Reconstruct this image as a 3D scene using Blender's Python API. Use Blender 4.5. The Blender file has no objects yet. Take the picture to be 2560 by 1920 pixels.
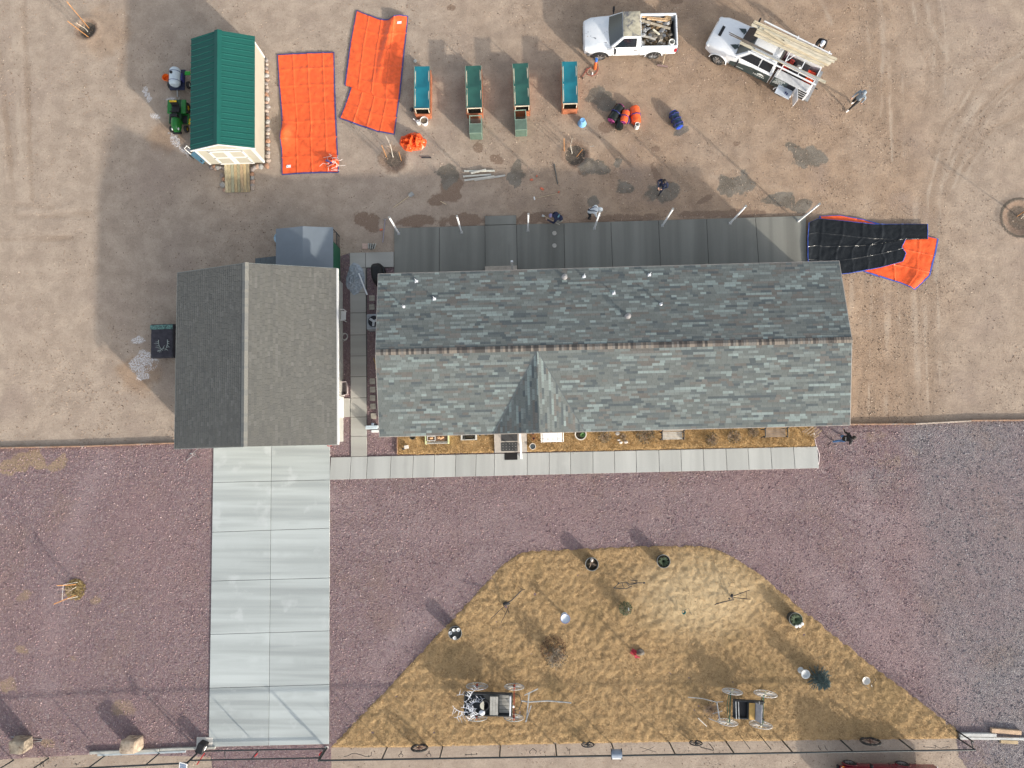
import bpy, bmesh, math, random
import numpy as np
from mathutils import Vector, Matrix, noise
from mathutils.geometry import delaunay_2d_cdt
random.seed(7); RNG = np.random.default_rng(7)
S = bpy.context.scene; C = S.collection
PI = math.pi; rad = math.radians

# ------------------------------------------------------------ camera, sky, sun, exposure
H, FPX = 38.0, 1775.0                      # drone height in metres, focal length in photo pixels
_U = -Vector((27, -155, -FPX)).normalized()
_X = (Vector((1, 0, 0)) - _U * _U.x).normalized(); _Y = _U.cross(_X)
CR = Matrix((_X, _Y, _U))
cd = bpy.data.cameras.new('camera'); cam = bpy.data.objects.new('camera', cd); C.objects.link(cam)
cd.sensor_width = 36; cd.lens = FPX / 2560 * 36; cd.clip_start = .5; cd.clip_end = 1500
cam.matrix_world = Matrix.Translation((0, 0, H)) @ CR.to_4x4()
S.camera = cam
SUN_EL, SH_AZ = rad(17.6), rad(135.8)      # shadows fall towards SH_AZ
w = bpy.data.worlds.new('World'); S.world = w; w.use_nodes = True
nt = w.node_tree; bg = nt.nodes['Background']; sky = nt.nodes.new('ShaderNodeTexSky')
sky.sky_type = 'NISHITA'; sky.sun_disc = False; sky.sun_elevation = SUN_EL
sx, sy = -math.cos(SH_AZ), -math.sin(SH_AZ)
sky.sun_rotation = math.atan2(sx, sy); sky.air_density = 1.0; sky.dust_density = 2.5; sky.ozone_density = 1.0
hz = nt.nodes.new('ShaderNodeHueSaturation'); hz.inputs['Saturation'].default_value = .42   # thin high haze: a whiter sky
nt.links.new(sky.outputs[0], hz.inputs['Color']); nt.links.new(hz.outputs[0], bg.inputs[0]); bg.inputs[1].default_value = .15
sl = bpy.data.lights.new('sun', 'SUN'); so = bpy.data.objects.new('sun', sl); C.objects.link(so)
sl.energy = 2.5; sl.angle = rad(1.5); sl.color = (1, .91, .79)
so.rotation_euler = Vector((-sx * math.cos(SUN_EL), -sy * math.cos(SUN_EL), -math.sin(SUN_EL))).to_track_quat('-Z', 'Y').to_euler()
so.location = (40, -40, 30)
S.view_settings.view_transform = 'Standard'; S.view_settings.look = 'None'
S.view_settings.gamma = 1; S.view_settings.use_curve_mapping = False
S.view_settings.exposure = 1.02

def P(px, py, z=0.0):
    """photo pixel -> world point on the level plane at height z"""
    v = CR @ Vector(((px - 1280) / FPX, -(py - 960) / FPX, -1))
    t = (z - H) / v.z
    return Vector((v.x * t, v.y * t, z))
YAW = rad(1.4)                              # the plot's own axis

# ------------------------------------------------------------ materials
def _nodes(name):
    m = bpy.data.materials.new(name); m.use_nodes = True
    return m, m.node_tree, m.node_tree.nodes['Principled BSDF']
def nn(t, typ, **k):
    n = t.nodes.new(typ)
    for a, b in k.items():
        if a.startswith('i_'): n.inputs[a[2:].replace('_', ' ')].default_value = b
        else: setattr(n, a, b)
    return n
def ln(t, a, b): t.links.new(a, b)
def noise_tex(t, co, scale, detail=4, rough=.55, dist=0):
    n = nn(t, 'ShaderNodeTexNoise'); n.inputs['Scale'].default_value = scale; n.inputs['Detail'].default_value = detail
    n.inputs['Roughness'].default_value = rough; n.inputs['Distortion'].default_value = dist
    ln(t, co, n.inputs['Vector']); return n.outputs['Fac']
def mix(t, fac, a, b, mode='MIX'):
    n = nn(t, 'ShaderNodeMix', data_type='RGBA', blend_type=mode)
    for s, v in ((0, fac), (6, a), (7, b)):
        if hasattr(v, 'links') or isinstance(v, bpy.types.NodeSocket): ln(t, v, n.inputs[s])
        elif s == 0: n.inputs[0].default_value = v
        else: n.inputs[s].default_value = (*v, 1) if len(v) == 3 else v
    return n.outputs[2]
def ramp(t, fac, lo, hi, a=0., b=1.):
    n = nn(t, 'ShaderNodeMapRange', interpolation_type='SMOOTHSTEP'); ln(t, fac, n.inputs[0])
    n.inputs[1].default_value = lo; n.inputs[2].default_value = hi; n.inputs[3].default_value = a; n.inputs[4].default_value = b
    return n.outputs[0]
def math_(t, op, a, b=0.):
    n = nn(t, 'ShaderNodeMath', operation=op)
    for i, v in enumerate((a, b)):
        if isinstance(v, bpy.types.NodeSocket): ln(t, v, n.inputs[i])
        else: n.inputs[i].default_value = v
    return n.outputs[0]
def bump_(t, h, bs, strength, dist=.02):
    n = nn(t, 'ShaderNodeBump'); n.inputs['Strength'].default_value = strength; n.inputs['Distance'].default_value = dist
    ln(t, h, n.inputs['Height']); ln(t, n.outputs[0], bs.inputs['Normal'])
def coords(t, kind='Object', scale=None):
    c = nn(t, 'ShaderNodeTexCoord').outputs[kind]
    if scale:
        m = nn(t, 'ShaderNodeMapping'); m.inputs['Scale'].default_value = scale; ln(t, c, m.inputs[0]); c = m.outputs[0]
    return c
MATS = {}
def mat(name, col=None, rough=.7, metal=0, var=.14, vs=5., bump=.15, bs_=45., stretch=None, attr=False, coat=0, spec=.4, trans=0, alpha=1, dirt=None, dscale=3., dlo=.5, dhi=.7):
    """plain painted / wood / metal / cloth surface with uneven tone, relief and optional worn patches"""
    if name in MATS: return MATS[name]
    m, t, b = _nodes(name); co = coords(t, 'Object', stretch)
    if attr:
        a = nn(t, 'ShaderNodeAttribute', attribute_name='Col').outputs['Color']
    else:
        a = nn(t, 'ShaderNodeRGB').outputs[0]; a.default_value = (*col, 1)
    f = noise_tex(t, co, vs, 5, .6)
    f2 = ramp(t, f, .25, .75, 1 - var, 1 + var)
    g = nn(t, 'ShaderNodeCombineColor')
    for i in range(3): ln(t, f2, g.inputs[i])
    out = mix(t, 1., a, g.outputs[0], 'MULTIPLY')
    if dirt:
        d = ramp(t, noise_tex(t, co, dscale, 6, .65, .4), dlo, dhi)
        out = mix(t, d, out, dirt)
    ln(t, out, b.inputs['Base Color'])
    b.inputs['Roughness'].default_value = rough; b.inputs['Metallic'].default_value = metal
    b.inputs['Specular IOR Level'].default_value = spec
    if coat: b.inputs['Coat Weight'].default_value = coat; b.inputs['Coat Roughness'].default_value = .08
    if trans: b.inputs['Transmission Weight'].default_value = trans
    if alpha < 1: b.inputs['Alpha'].default_value = alpha
    if bump: bump_(t, noise_tex(t, co, bs_, 4, .6), b, bump)
    MATS[name] = m; return m

# ------------------------------------------------------------ mesh and object helpers
class MB:
    """collects shapes; .obj() links them as one mesh object"""
    def __init__(s): s.v = []; s.f = []; s.m = []; s.k = 0
    def add(s, vs, fs):
        n = len(s.v); s.v += [tuple(x) for x in vs]; s.f += [tuple(n + i for i in q) for q in fs]; s.m += [s.k] * len(fs); return s
    def box(s, c, d, R=None):
        c = Vector(c); vs = [Vector((x * d[0] / 2, y * d[1] / 2, z * d[2] / 2)) for z in (-1, 1) for y in (-1, 1) for x in (-1, 1)]
        if R is not None: vs = [R @ q for q in vs]
        return s.add([q + c for q in vs], [(0, 2, 3, 1), (4, 5, 7, 6), (0, 1, 5, 4), (2, 6, 7, 3), (0, 4, 6, 2), (1, 3, 7, 5)])
    def bx(s, x0, x1, y0, y1, z0, z1): return s.box(((x0 + x1) / 2, (y0 + y1) / 2, (z0 + z1) / 2), (x1 - x0, y1 - y0, z1 - z0))
    def bar(s, a, b, w, h=None, roll=0):
        a = Vector(a); b = Vector(b); d = b - a
        R = d.to_track_quat('X', 'Z').to_matrix() @ Matrix.Rotation(roll, 3, 'X')
        return s.box((a + b) / 2, (d.length, w, h or w), R)
    def tube(s, pts, r, n=8, closed=False):
        pts = [Vector(p) for p in pts]; N = len(pts); rs = r if isinstance(r, (list, tuple)) else [r] * N
        prev = None; rings = []
        for i, p in enumerate(pts):
            d = (pts[(i + 1) % N] - pts[i - 1]) if closed else (pts[min(i + 1, N - 1)] - pts[max(i - 1, 0)])
            if d.length < 1e-9: d = Vector((0, 0, 1))
            d.normalize()
            if prev is None: u = d.orthogonal().normalized()
            else:
                u = prev - d * prev.dot(d)
                u = u.normalized() if u.length > 1e-6 else d.orthogonal().normalized()
            prev = u; q = d.cross(u)
            rings.append([p + (u * math.cos(2 * PI * k / n) + q * math.sin(2 * PI * k / n)) * rs[i] for k in range(n)])
        vs = [x for g in rings for x in g]; fs = []
        for i in range(N if closed else N - 1):
            j = (i + 1) % N
            for k in range(n): fs.append((i * n + k, i * n + (k + 1) % n, j * n + (k + 1) % n, j * n + k))
        if not closed: fs += [tuple(range(n - 1, -1, -1)), tuple((N - 1) * n + k for k in range(n))]
        return s.add(vs, fs)
    def lathe(s, prof, n=20, c=(0, 0, 0), R=None, cap=True):
        vs = []; c = Vector(c)
        for r, z in prof:
            for k in range(n):
                q = Vector((r * math.cos(2 * PI * k / n), r * math.sin(2 * PI * k / n), z))
                vs.append((R @ q if R is not None else q) + c)
        fs = [(i * n + k, i * n + (k + 1) % n, (i + 1) * n + (k + 1) % n, (i + 1) * n + k) for i in range(len(prof) - 1) for k in range(n)]
        if cap: fs += [tuple(range(n - 1, -1, -1)), tuple((len(prof) - 1) * n + k for k in range(n))]
        return s.add(vs, fs)
    def ball(s, c, r, n=10, m=7, jit=0, sd=0):
        rx, ry, rz = r if isinstance(r, (tuple, list)) else (r, r, r); vs = []; c = Vector(c); rr = random.Random(sd)
        for i in range(m + 1):
            a = PI * i / m
            for k in range(n):
                b = 2 * PI * k / n; j = 1 + jit * (rr.random() - .5) * 2
                vs.append(c + Vector((rx * math.sin(a) * math.cos(b) * j, ry * math.sin(a) * math.sin(b) * j, rz * math.cos(a) * j)))
        return s.add(vs, [(i * n + k, (i + 1) * n + k, (i + 1) * n + (k + 1) % n, i * n + (k + 1) % n) for i in range(m) for k in range(n)])
    def prism(s, poly, z0, z1):
        n = len(poly); z0 = z0 if callable(z0) else (lambda x, y, q=z0: q); z1 = z1 if callable(z1) else (lambda x, y, q=z1: q)
        vs = [(x, y, z0(x, y)) for x, y in poly] + [(x, y, z1(x, y)) for x, y in poly]
        return s.add(vs, [tuple(range(n - 1, -1, -1)), tuple(range(n, 2 * n))] + [(i, (i + 1) % n, n + (i + 1) % n, n + i) for i in range(n)])
    def loft(s, rings, cap=True):
        n = len(rings[0]); vs = [p for g in rings for p in g]
        fs = [(i * n + k, i * n + (k + 1) % n, (i + 1) * n + (k + 1) % n, (i + 1) * n + k) for i in range(len(rings) - 1) for k in range(n)]
        if cap: fs += [tuple(range(n - 1, -1, -1)), tuple((len(rings) - 1) * n + k for k in range(n))]
        return s.add(vs, fs)
    def grid(s, fn, nu, nv):
        vs = [fn(i / nu, j / nv) for j in range(nv + 1) for i in range(nu + 1)]; w = nu + 1
        return s.add(vs, [(j * w + i, j * w + i + 1, (j + 1) * w + i + 1, (j + 1) * w + i) for j in range(nv) for i in range(nu)])
    def mesh(s, name, mats, smooth=False, fix=True):
        me = bpy.data.meshes.new(name); me.from_pydata(s.v, [], s.f)
        for q in (mats if isinstance(mats, (list, tuple)) else [mats]): me.materials.append(q)
        if any(s.m): me.polygons.foreach_set('material_index', s.m)
        if fix:
            b = bmesh.new(); b.from_mesh(me); bmesh.ops.recalc_face_normals(b, faces=b.faces); b.to_mesh(me); b.free()
        if smooth: me.polygons.foreach_set('use_smooth', [True] * len(me.polygons))
        me.update(); return me
    def obj(s, name, mats, parent=None, smooth=False, bev=0, fix=True, seg=2):
        o = bpy.data.objects.new(name, s.mesh(name, mats, smooth, fix)); C.objects.link(o)
        if parent: o.parent = parent
        if bev:
            d = o.modifiers.new('bevel', 'BEVEL'); d.width = bev; d.segments = seg; d.limit_method = 'ANGLE'; d.angle_limit = rad(35)
        if smooth:
            # sharp edges stay sharp
            b = bmesh.new(); b.from_mesh(o.data)
            for e in b.edges:
                if len(e.link_faces) == 2 and e.calc_face_angle(0) > rad(42): e.smooth = False
            b.to_mesh(o.data); b.free()
        return o
def tag(o, label, cat, group=None):
    o['label'] = label; o['category'] = cat
    if group: o['group'] = group
    return o
def thing(name, label, cat, loc=(0, 0, 0), rz=0., group=None):
    o = bpy.data.objects.new(name, None); C.objects.link(o); o.empty_display_size = .2
    o.location = loc; o.rotation_euler = (0, 0, rz); return tag(o, label, cat, group)
def struct(o): o['kind'] = 'structure'; return o
def stuff(o): o['kind'] = 'stuff'; return o
def copy_tree(o, parent=None):
    c = o.copy(); C.objects.link(c); c.parent = parent
    for ch in list(o.children): copy_tree(ch, c)
    return c
def dup(o, loc, rz=None, label=None, group=None, scale=None):
    c = copy_tree(o); c.location = loc
    if rz is not None: c.rotation_euler = (0, 0, rz)
    if label: c['label'] = label
    if group: c['group'] = group
    if scale: c.scale = scale if isinstance(scale, (tuple, list)) else (scale,) * 3
    return c
def loc_(root):
    """world -> local of a root placed by thing()"""
    Mi = (Matrix.Translation(root.location) @ Matrix.Rotation(root.rotation_euler[2], 4, 'Z')).inverted()
    return lambda p: Mi @ Vector(p)
def vnoise(x, y, s, oct=3, seed=0.):
    """smooth value noise on numpy arrays, about -1..1"""
    out = np.zeros_like(x); amp = 1.; tot = 0
    for k in range(oct):
        xs = x * s + seed * 17.3 + k * 31.7; ys = y * s - seed * 9.1 + k * 11.9
        xi = np.floor(xs).astype(np.int64); yi = np.floor(ys).astype(np.int64); fx = xs - xi; fy = ys - yi
        fx = fx * fx * (3 - 2 * fx); fy = fy * fy * (3 - 2 * fy)
        def h(a, b):
            n = (a * 374761393 + b * 668265263 + 1442695) & 0x7fffffff
            n = ((n ^ (n >> 13)) * 1274126177) & 0x7fffffff
            return (n ^ (n >> 16)) % 65536 / 32768. - 1
        v = (h(xi, yi) * (1 - fx) + h(xi + 1, yi) * fx) * (1 - fy) + (h(xi, yi + 1) * (1 - fx) + h(xi + 1, yi + 1) * fx) * fy
        out += v * amp; tot += amp; amp *= .55; s *= 2.03
    return out / tot
def sstep(a, b, x):
    t = np.clip((x - a) / (b - a), 0, 1); return t * t * (3 - 2 * t)
def set_attr(me, name, arr):
    a = me.attributes.new(name, 'FLOAT_COLOR', 'POINT'); a.data.foreach_set('color', np.ascontiguousarray(arr, dtype=np.float32).ravel())
def np_mesh(name, verts, faces, mats, smooth=True):
    me = bpy.data.meshes.new(name); verts = np.asarray(verts, np.float32); faces = np.asarray(faces, np.int32); k = faces.shape[1]
    me.vertices.add(len(verts)); me.vertices.foreach_set('co', verts.ravel())
    me.loops.add(faces.size); me.loops.foreach_set('vertex_index', faces.ravel())
    me.polygons.add(len(faces)); me.polygons.foreach_set('loop_start', np.arange(0, faces.size, k, dtype=np.int32))
    me.update(calc_edges=True)
    me.polygons.foreach_set('use_smooth', np.full(len(faces), smooth))
    for q in (mats if isinstance(mats, (list, tuple)) else [mats]): me.materials.append(q)
    me.validate(); return me
def link(name, me, parent=None):
    o = bpy.data.objects.new(name, me); C.objects.link(o)
    if parent: o.parent = parent
    return o
def inside(poly, x, y):
    r = np.zeros(x.shape, bool); n = len(poly); j = n - 1
    for i in range(n):
        xi, yi = poly[i]; xj, yj = poly[j]
        c = ((yi > y) != (yj > y)) & (x < (xj - xi) * (y - yi) / (yj - yi + 1e-12) + xi); r ^= c; j = i
    return r
def seg_dist(x, y, pts):
    d = np.full(x.shape, 1e9)
    for (ax, ay), (bx, by) in zip(pts[:-1], pts[1:]):
        vx, vy = bx - ax, by - ay; t = np.clip(((x - ax) * vx + (y - ay) * vy) / (vx * vx + vy * vy + 1e-9), 0, 1)
        d = np.minimum(d, np.hypot(x - ax - t * vx, y - ay - t * vy))
    return d
def px(pts, z=0.): return [tuple(P(a, b, z)[:2]) for a, b in pts]
def sheet(name, poly, step, hfn, mats, z0, rim=.0):
    """a piece of ground with a sharp outline: outline + jittered inner points, triangulated"""
    poly = [Vector(p) for p in poly]; bp = []
    for a, b in zip(poly, poly[1:] + poly[:1]):
        k = max(1, int((b - a).length / (step * 1.5))); bp += [a + (b - a) * i / k for i in range(k)]
    xs = [p.x for p in bp]; ys = [p.y for p in bp]
    gx, gy = np.meshgrid(np.arange(min(xs), max(xs), step), np.arange(min(ys), max(ys), step)); gx = gx.ravel(); gy = gy.ravel()
    gx = gx + RNG.uniform(-.3, .3, gx.size) * step; gy = gy + RNG.uniform(-.3, .3, gy.size) * step
    pp = [(p.x, p.y) for p in bp]; k = inside(pp, gx, gy) & (seg_dist(gx, gy, pp + pp[:1]) > step * .5)
    pts = bp + [Vector((a, b)) for a, b in zip(gx[k], gy[k])]; n = len(bp)
    vo, _, fo, *_ = delaunay_2d_cdt(pts, [(i, (i + 1) % n) for i in range(n)], [], 1, 1e-5)
    V = np.array([(q.x, q.y) for q in vo]); z = z0 + hfn(V[:, 0], V[:, 1])
    if rim: z = z - rim * (1 - sstep(0, rim * 2.5, seg_dist(V[:, 0], V[:, 1], pp + pp[:1])))
    me = np_mesh(name, np.c_[V, z], np.array([f if len(f) == 3 else f[:3] for f in fo]), mats)
    return link(name, me), V
# ============================================================ THE SETTING
def ground_material():
    m, t, b = _nodes('bare_dirt'); co = coords(t, 'Object')
    z = nn(t, 'ShaderNodeAttribute', attribute_name='Zone'); s = nn(t, 'ShaderNodeSeparateColor'); ln(t, z.outputs['Color'], s.inputs[0])
    z2 = nn(t, 'ShaderNodeAttribute', attribute_name='Wet'); s2 = nn(t, 'ShaderNodeSeparateColor'); ln(t, z2.outputs['Color'], s2.inputs[0])
    big = noise_tex(t, co, .22, 5, .6, .3); mid = noise_tex(t, co, 1.1, 6, .62); fine = noise_tex(t, co, 9, 6, .7); grit = noise_tex(t, co, 42, 3, .7)
    pale = mix(t, ramp(t, mid, .3, .7), (.3, .235, .182), (.43, .346, .27))
    warm = mix(t, ramp(t, mid, .3, .7), (.24, .155, .095), (.385, .262, .168))
    col = mix(t, math_(t, 'MULTIPLY', s.outputs[0], ramp(t, big, .25, .62, .55, 1)), pale, warm)
    col = mix(t, ramp(t, big, .5, .72, 0, .6), col, (.265, .2, .165))
    col = mix(t, ramp(t, fine, .5, .74, 0, .7), col, (.2, .15, .118))
    col = mix(t, ramp(t, fine, .48, .22, 0, .4), col, (.48, .4, .325))
    # tyre tracks: scraped lighter or pressed darker
    col = mix(t, ramp(t, math_(t, 'ADD', s.outputs[1], math_(t, 'MULTIPLY', fine, .25)), .26, .85, 0, .62), col, (.235, .165, .112))
    col = mix(t, ramp(t, math_(t, 'ADD', s.outputs[2], math_(t, 'MULTIPLY', fine, .25)), .3, .95, 0, .5), col, (.46, .38, .3))
    # damp earth, grey concrete slurry, dark mulch in the tree wells, white crumbs
    brk = math_(t, 'ADD', math_(t, 'MULTIPLY', fine, .75), math_(t, 'MULTIPLY', mid, .35))
    col = mix(t, ramp(t, math_(t, 'ADD', s2.outputs[0], brk), .72, 1.2, 0, .88), col, (.17, .105, .068))
    col = mix(t, ramp(t, math_(t, 'ADD', s2.outputs[1], brk), .7, 1.15, 0, .92), col, mix(t, ramp(t, mid, .35, .65), (.075, .068, .052), (.15, .14, .116)))
    col = mix(t, ramp(t, math_(t, 'ADD', s2.outputs[2], math_(t, 'MULTIPLY', fine, .3)), .5, .72, 0, .96), col, (.035, .03, .022))
    w = math_(t, 'MULTIPLY', nn(t, 'ShaderNodeAttribute', attribute_name='Crumb').outputs['Fac'], 1.)
    spk = noise_tex(t, co, 16, 4, .8)
    col = mix(t, ramp(t, math_(t, 'ADD', math_(t, 'MULTIPLY', w, .32), spk), .78, .84), col, (.72, .72, .74))
    col = mix(t, ramp(t, grit, .3, .72, .0, .4), col, mix(t, ramp(t, noise_tex(t, co, 60, 2), .45, .55), (.15, .11, .09), (.62, .54, .46)))
    ln(t, col, b.inputs['Base Color'])
    rg = ramp(t, math_(t, 'ADD', s2.outputs[1], brk), .9, 1.45, .95, .62); ln(t, rg, b.inputs['Roughness'])
    b.inputs['Specular IOR Level'].default_value = .2
    h = math_(t, 'ADD', math_(t, 'MULTIPLY', mid, .3), math_(t, 'ADD', math_(t, 'MULTIPLY', fine, .5), math_(t, 'MULTIPLY', grit, .22)))
    bump_(t, h, b, .8, .06)
    return m
def blob(x, y, c, rx, ry=None, rot=0., n=.3, seed=1.):
    cx, cy = P(*c)[:2]; ry = ry or rx; u = x - cx; v = y - cy
    a, q = u * math.cos(rot) + v * math.sin(rot), -u * math.sin(rot) + v * math.cos(rot)
    d = np.hypot(a / rx, q / ry); d = d + n * 1.25 * vnoise(x, y, 2.4, 4, seed)
    return 1 - sstep(.55, 1.1, d)
WELLS = [((216, 73), .5, .16), ((984, 398), .62, .05), ((1438, 386), .62, .12), ((2550, 545), .85, .06)]
def build_ground():
    xs = np.concatenate([-np.geomspace(420, 34, 14), np.arange(-32, 31, .13), np.geomspace(33, 420, 14)])
    ys = np.concatenate([-np.geomspace(420, 20, 14), np.arange(-18.6, 28, .13), np.geomspace(30, 420, 14)])
    X, Y = np.meshgrid(xs, ys); x = X.ravel(); y = Y.ravel(); n = x.size
    z = .012 * vnoise(x, y, .8, 4, 3) + .006 * vnoise(x, y, 3.3, 2, 5)
    # tyre tracks (photo pixels of their centre lines)
    dark = np.zeros(n); light = np.zeros(n)
    D = [[(2560, 120), (2450, 200), (2370, 330), (2330, 480), (2320, 700), (2330, 1040)], [(2560, 190), (2480, 260), (2400, 380), (2360, 480)], [(2560, 290), (2470, 330), (2400, 430)],
         [(2170, 0), (2185, 130), (2180, 300)], [(2290, 0), (2300, 60), (2350, 160)], [(2330, 0), (2345, 120), (2340, 260)], [(2230, 120), (2240, 400)], [(2260, 560), (2255, 760), (2270, 1040)],
         [(2190, 640), (2180, 1040)], [(0, 130), (40, 560)], [(60, 0), (80, 500)], [(130, 520), (0, 505)], [(220, 535), (0, 545)], [(0, 600), (180, 595)], [(175, 270), (215, 205)], [(300, 190), (320, 45)],
         [(1285, 60), (1400, 30), (1440, 20)], [(1600, 330), (1720, 470)], [(1940, 620), (2000, 760), (1995, 1000)], [(2140, 840), (2150, 1040)]]
    L = [[(2560, 150), (2470, 220), (2390, 340), (2345, 480), (2340, 700)], [(2560, 330), (2440, 400), (2390, 480)], [(2200, 0), (2215, 160)], [(2290, 480), (2285, 760), (2300, 1040)], [(2220, 700), (2215, 1040)],
         [(30, 0), (60, 560)], [(150, 380), (160, 480)], [(0, 523), (215, 540)], [(1780, 440), (1960, 470)], [(2050, 0), (2080, 60)], [(2130, 700), (2120, 1040)], [(2080, 900), (2090, 1040)]]
    for q in D[:9]:
        for of in (-.55, -.2, .15, .5):
            qq = [(a + of, b + of * .4) for a, b in px(q)]; dd = seg_dist(x, y, qq) + .05 * vnoise(x, y, 2.5, 2, of * 9)
            (light if of in (-.2, .5) else dark)[:] = np.maximum(light if of in (-.2, .5) else dark, (1 - sstep(.02, .16, dd)) * (.5 + .6 * vnoise(x, y, .7, 2, of * 5)))
    for q in D[:9]: dark = np.maximum(dark, .42 * (1 - sstep(.25, 1.2, seg_dist(x, y, px(q)) + .5 * vnoise(x, y, .8, 3, 3))))
    for q in D: dark = np.maximum(dark, (1 - sstep(.05, .34, seg_dist(x, y, px(q)) + .1 * vnoise(x, y, 1.5, 2, 9))) * (.55 + .45 * vnoise(x, y, .5, 2, len(q))))
    for q in L: light = np.maximum(light, (1 - sstep(.05, .3, seg_dist(x, y, px(q)) + .1 * vnoise(x, y, 1.5, 2, 4))) * (.5 + .5 * vnoise(x, y, .5, 2, 2)))
    z -= .02 * np.clip(dark, 0, 1)
    warm = sstep(-8, 7, x + 3 * vnoise(x, y, .12, 3, 8)) * (1 - .75 * sstep(19.5, 24.5, x + 1.8 * vnoise(x, y, .2, 3, 6))) * sstep(-13, -6, y)
    warm = np.maximum(warm, .8 * blob(x, y, (255, 80), 1.7)); warm = np.maximum(warm, blob(x, y, (345, 935), 1.3)); warm = np.maximum(warm, .9 * blob(x, y, (410, 345), 1.1))
    # damp soil
    wet = np.zeros(n)
    for c, rx, ry, ro in [((1130, 470), .7, .95, 0), ((1240, 398), .45, .25, -.5), ((1642, 440), .24, .9, .4), ((1668, 462), .4, .35, 0), ((1640, 372), .28, .22, 0), ((1520, 318), .5, .35, 0), ((1690, 2), .4, .25, 0), ((1195, 368), .3, .3, 0),
                          ((1128, 18), .25, .22, 0), ((1840, 358), .3, .2, 0), ((1460, 430), .3, .3, 0), ((905, 545), .45, .5, 0), ((1040, 553), 1.6, .42, .02), ((1160, 552), 1.4, .42, .02), ((1345, 545), 1.5, .42, .02), ((1560, 545), 3, .26, .03), ((1800, 535), 3, .26, .02), ((930, 560), .5, .7, 0), ((1090, 500), .5, .4, 0), ((1760, 500), .6, .2, .5)]:
        wet = np.maximum(wet, blob(x, y, c, rx, ry, ro, .5, rx * 7))
    gry = np.zeros(n)
    for c, rx, ry, ro in [((1497, 242), .75, .55, -.2), ((1520, 262), .55, .4, .2), ((2025, 395), .95, .7, -.3), ((1985, 370), .5, .3, -.6), ((1487, 415), .8, .65, 0), ((1289, 437), .45, .8, 0), ((1545, 405), .26, .35, -.5), ((1120, 440), .6, .7, .2), ((1835, 460), 1.1, .7, .1), ((1960, 500), .8, .5, 0),
                          ((2000, 515), .7, .4, 0), ((1650, 480), 1.0, .6, .2), ((1560, 470), .7, .4, 0), ((1700, 330), .5, .2, .4), ((1480, 505), .4, .4, 0), ((1940, 500), .9, .35, 0)]:
        gry = np.maximum(gry, blob(x, y, c, rx, ry, ro, .55, ry * 9))
    hole = np.zeros(n)
    for c, r, d in WELLS:
        cx, cy = P(*c)[:2]; dd = np.hypot(x - cx, y - cy); q = 1 - sstep(.7, 1.08, dd / r + .12 * vnoise(x, y, 3, 2, r))
        hole = np.maximum(hole, q * (.95 if r < .8 and d > .06 else .5)); z -= d * q; z += .05 * np.exp(-((dd - r * 1.25) / .2) ** 2)
        wet = np.maximum(wet, .6 * (1 - sstep(1., 1.7, dd / r + .3 * vnoise(x, y, 2, 3, r))))
    ring = np.exp(-((np.hypot(x - P(2550, 545).x, y - P(2550, 545).y) - 1.05) / .16) ** 2); hole = np.maximum(hole, .62 * ring)
    crumb = np.zeros(n)
    for c, rx, ry, ro in [((368, 240), .28, .75, .25), ((385, 290), .35, .3, 0), ((440, 355), .35, .8, .7), ((462, 380), .35, .5, .6), ((365, 905), .9, .7, .3), ((345, 850), .5, .25, 0), ((355, 945), .6, .4, .4), ((430, 250), .5, .2, 0), ((490, 395), .3, .3, 0)]:
        crumb = np.maximum(crumb, blob(x, y, c, rx, ry, ro, .7, rx * 5))
    nx = len(xs); i, j = np.meshgrid(np.arange(nx - 1), np.arange(len(ys) - 1)); a = (j * nx + i).ravel()
    me = np_mesh('ground', np.c_[x, y, z], np.c_[a, a + 1, a + nx + 1, a + nx], ground_material())
    on = np.ones(n); set_attr(me, 'Zone', np.c_[warm, np.clip(dark, 0, 1), np.clip(light, 0, 1), on]); set_attr(me, 'Wet', np.c_[wet, gry, hole, on]); set_attr(me, 'Crumb', np.c_[crumb, crumb, crumb, on])
    struct(link('ground', me))
build_ground()

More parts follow.
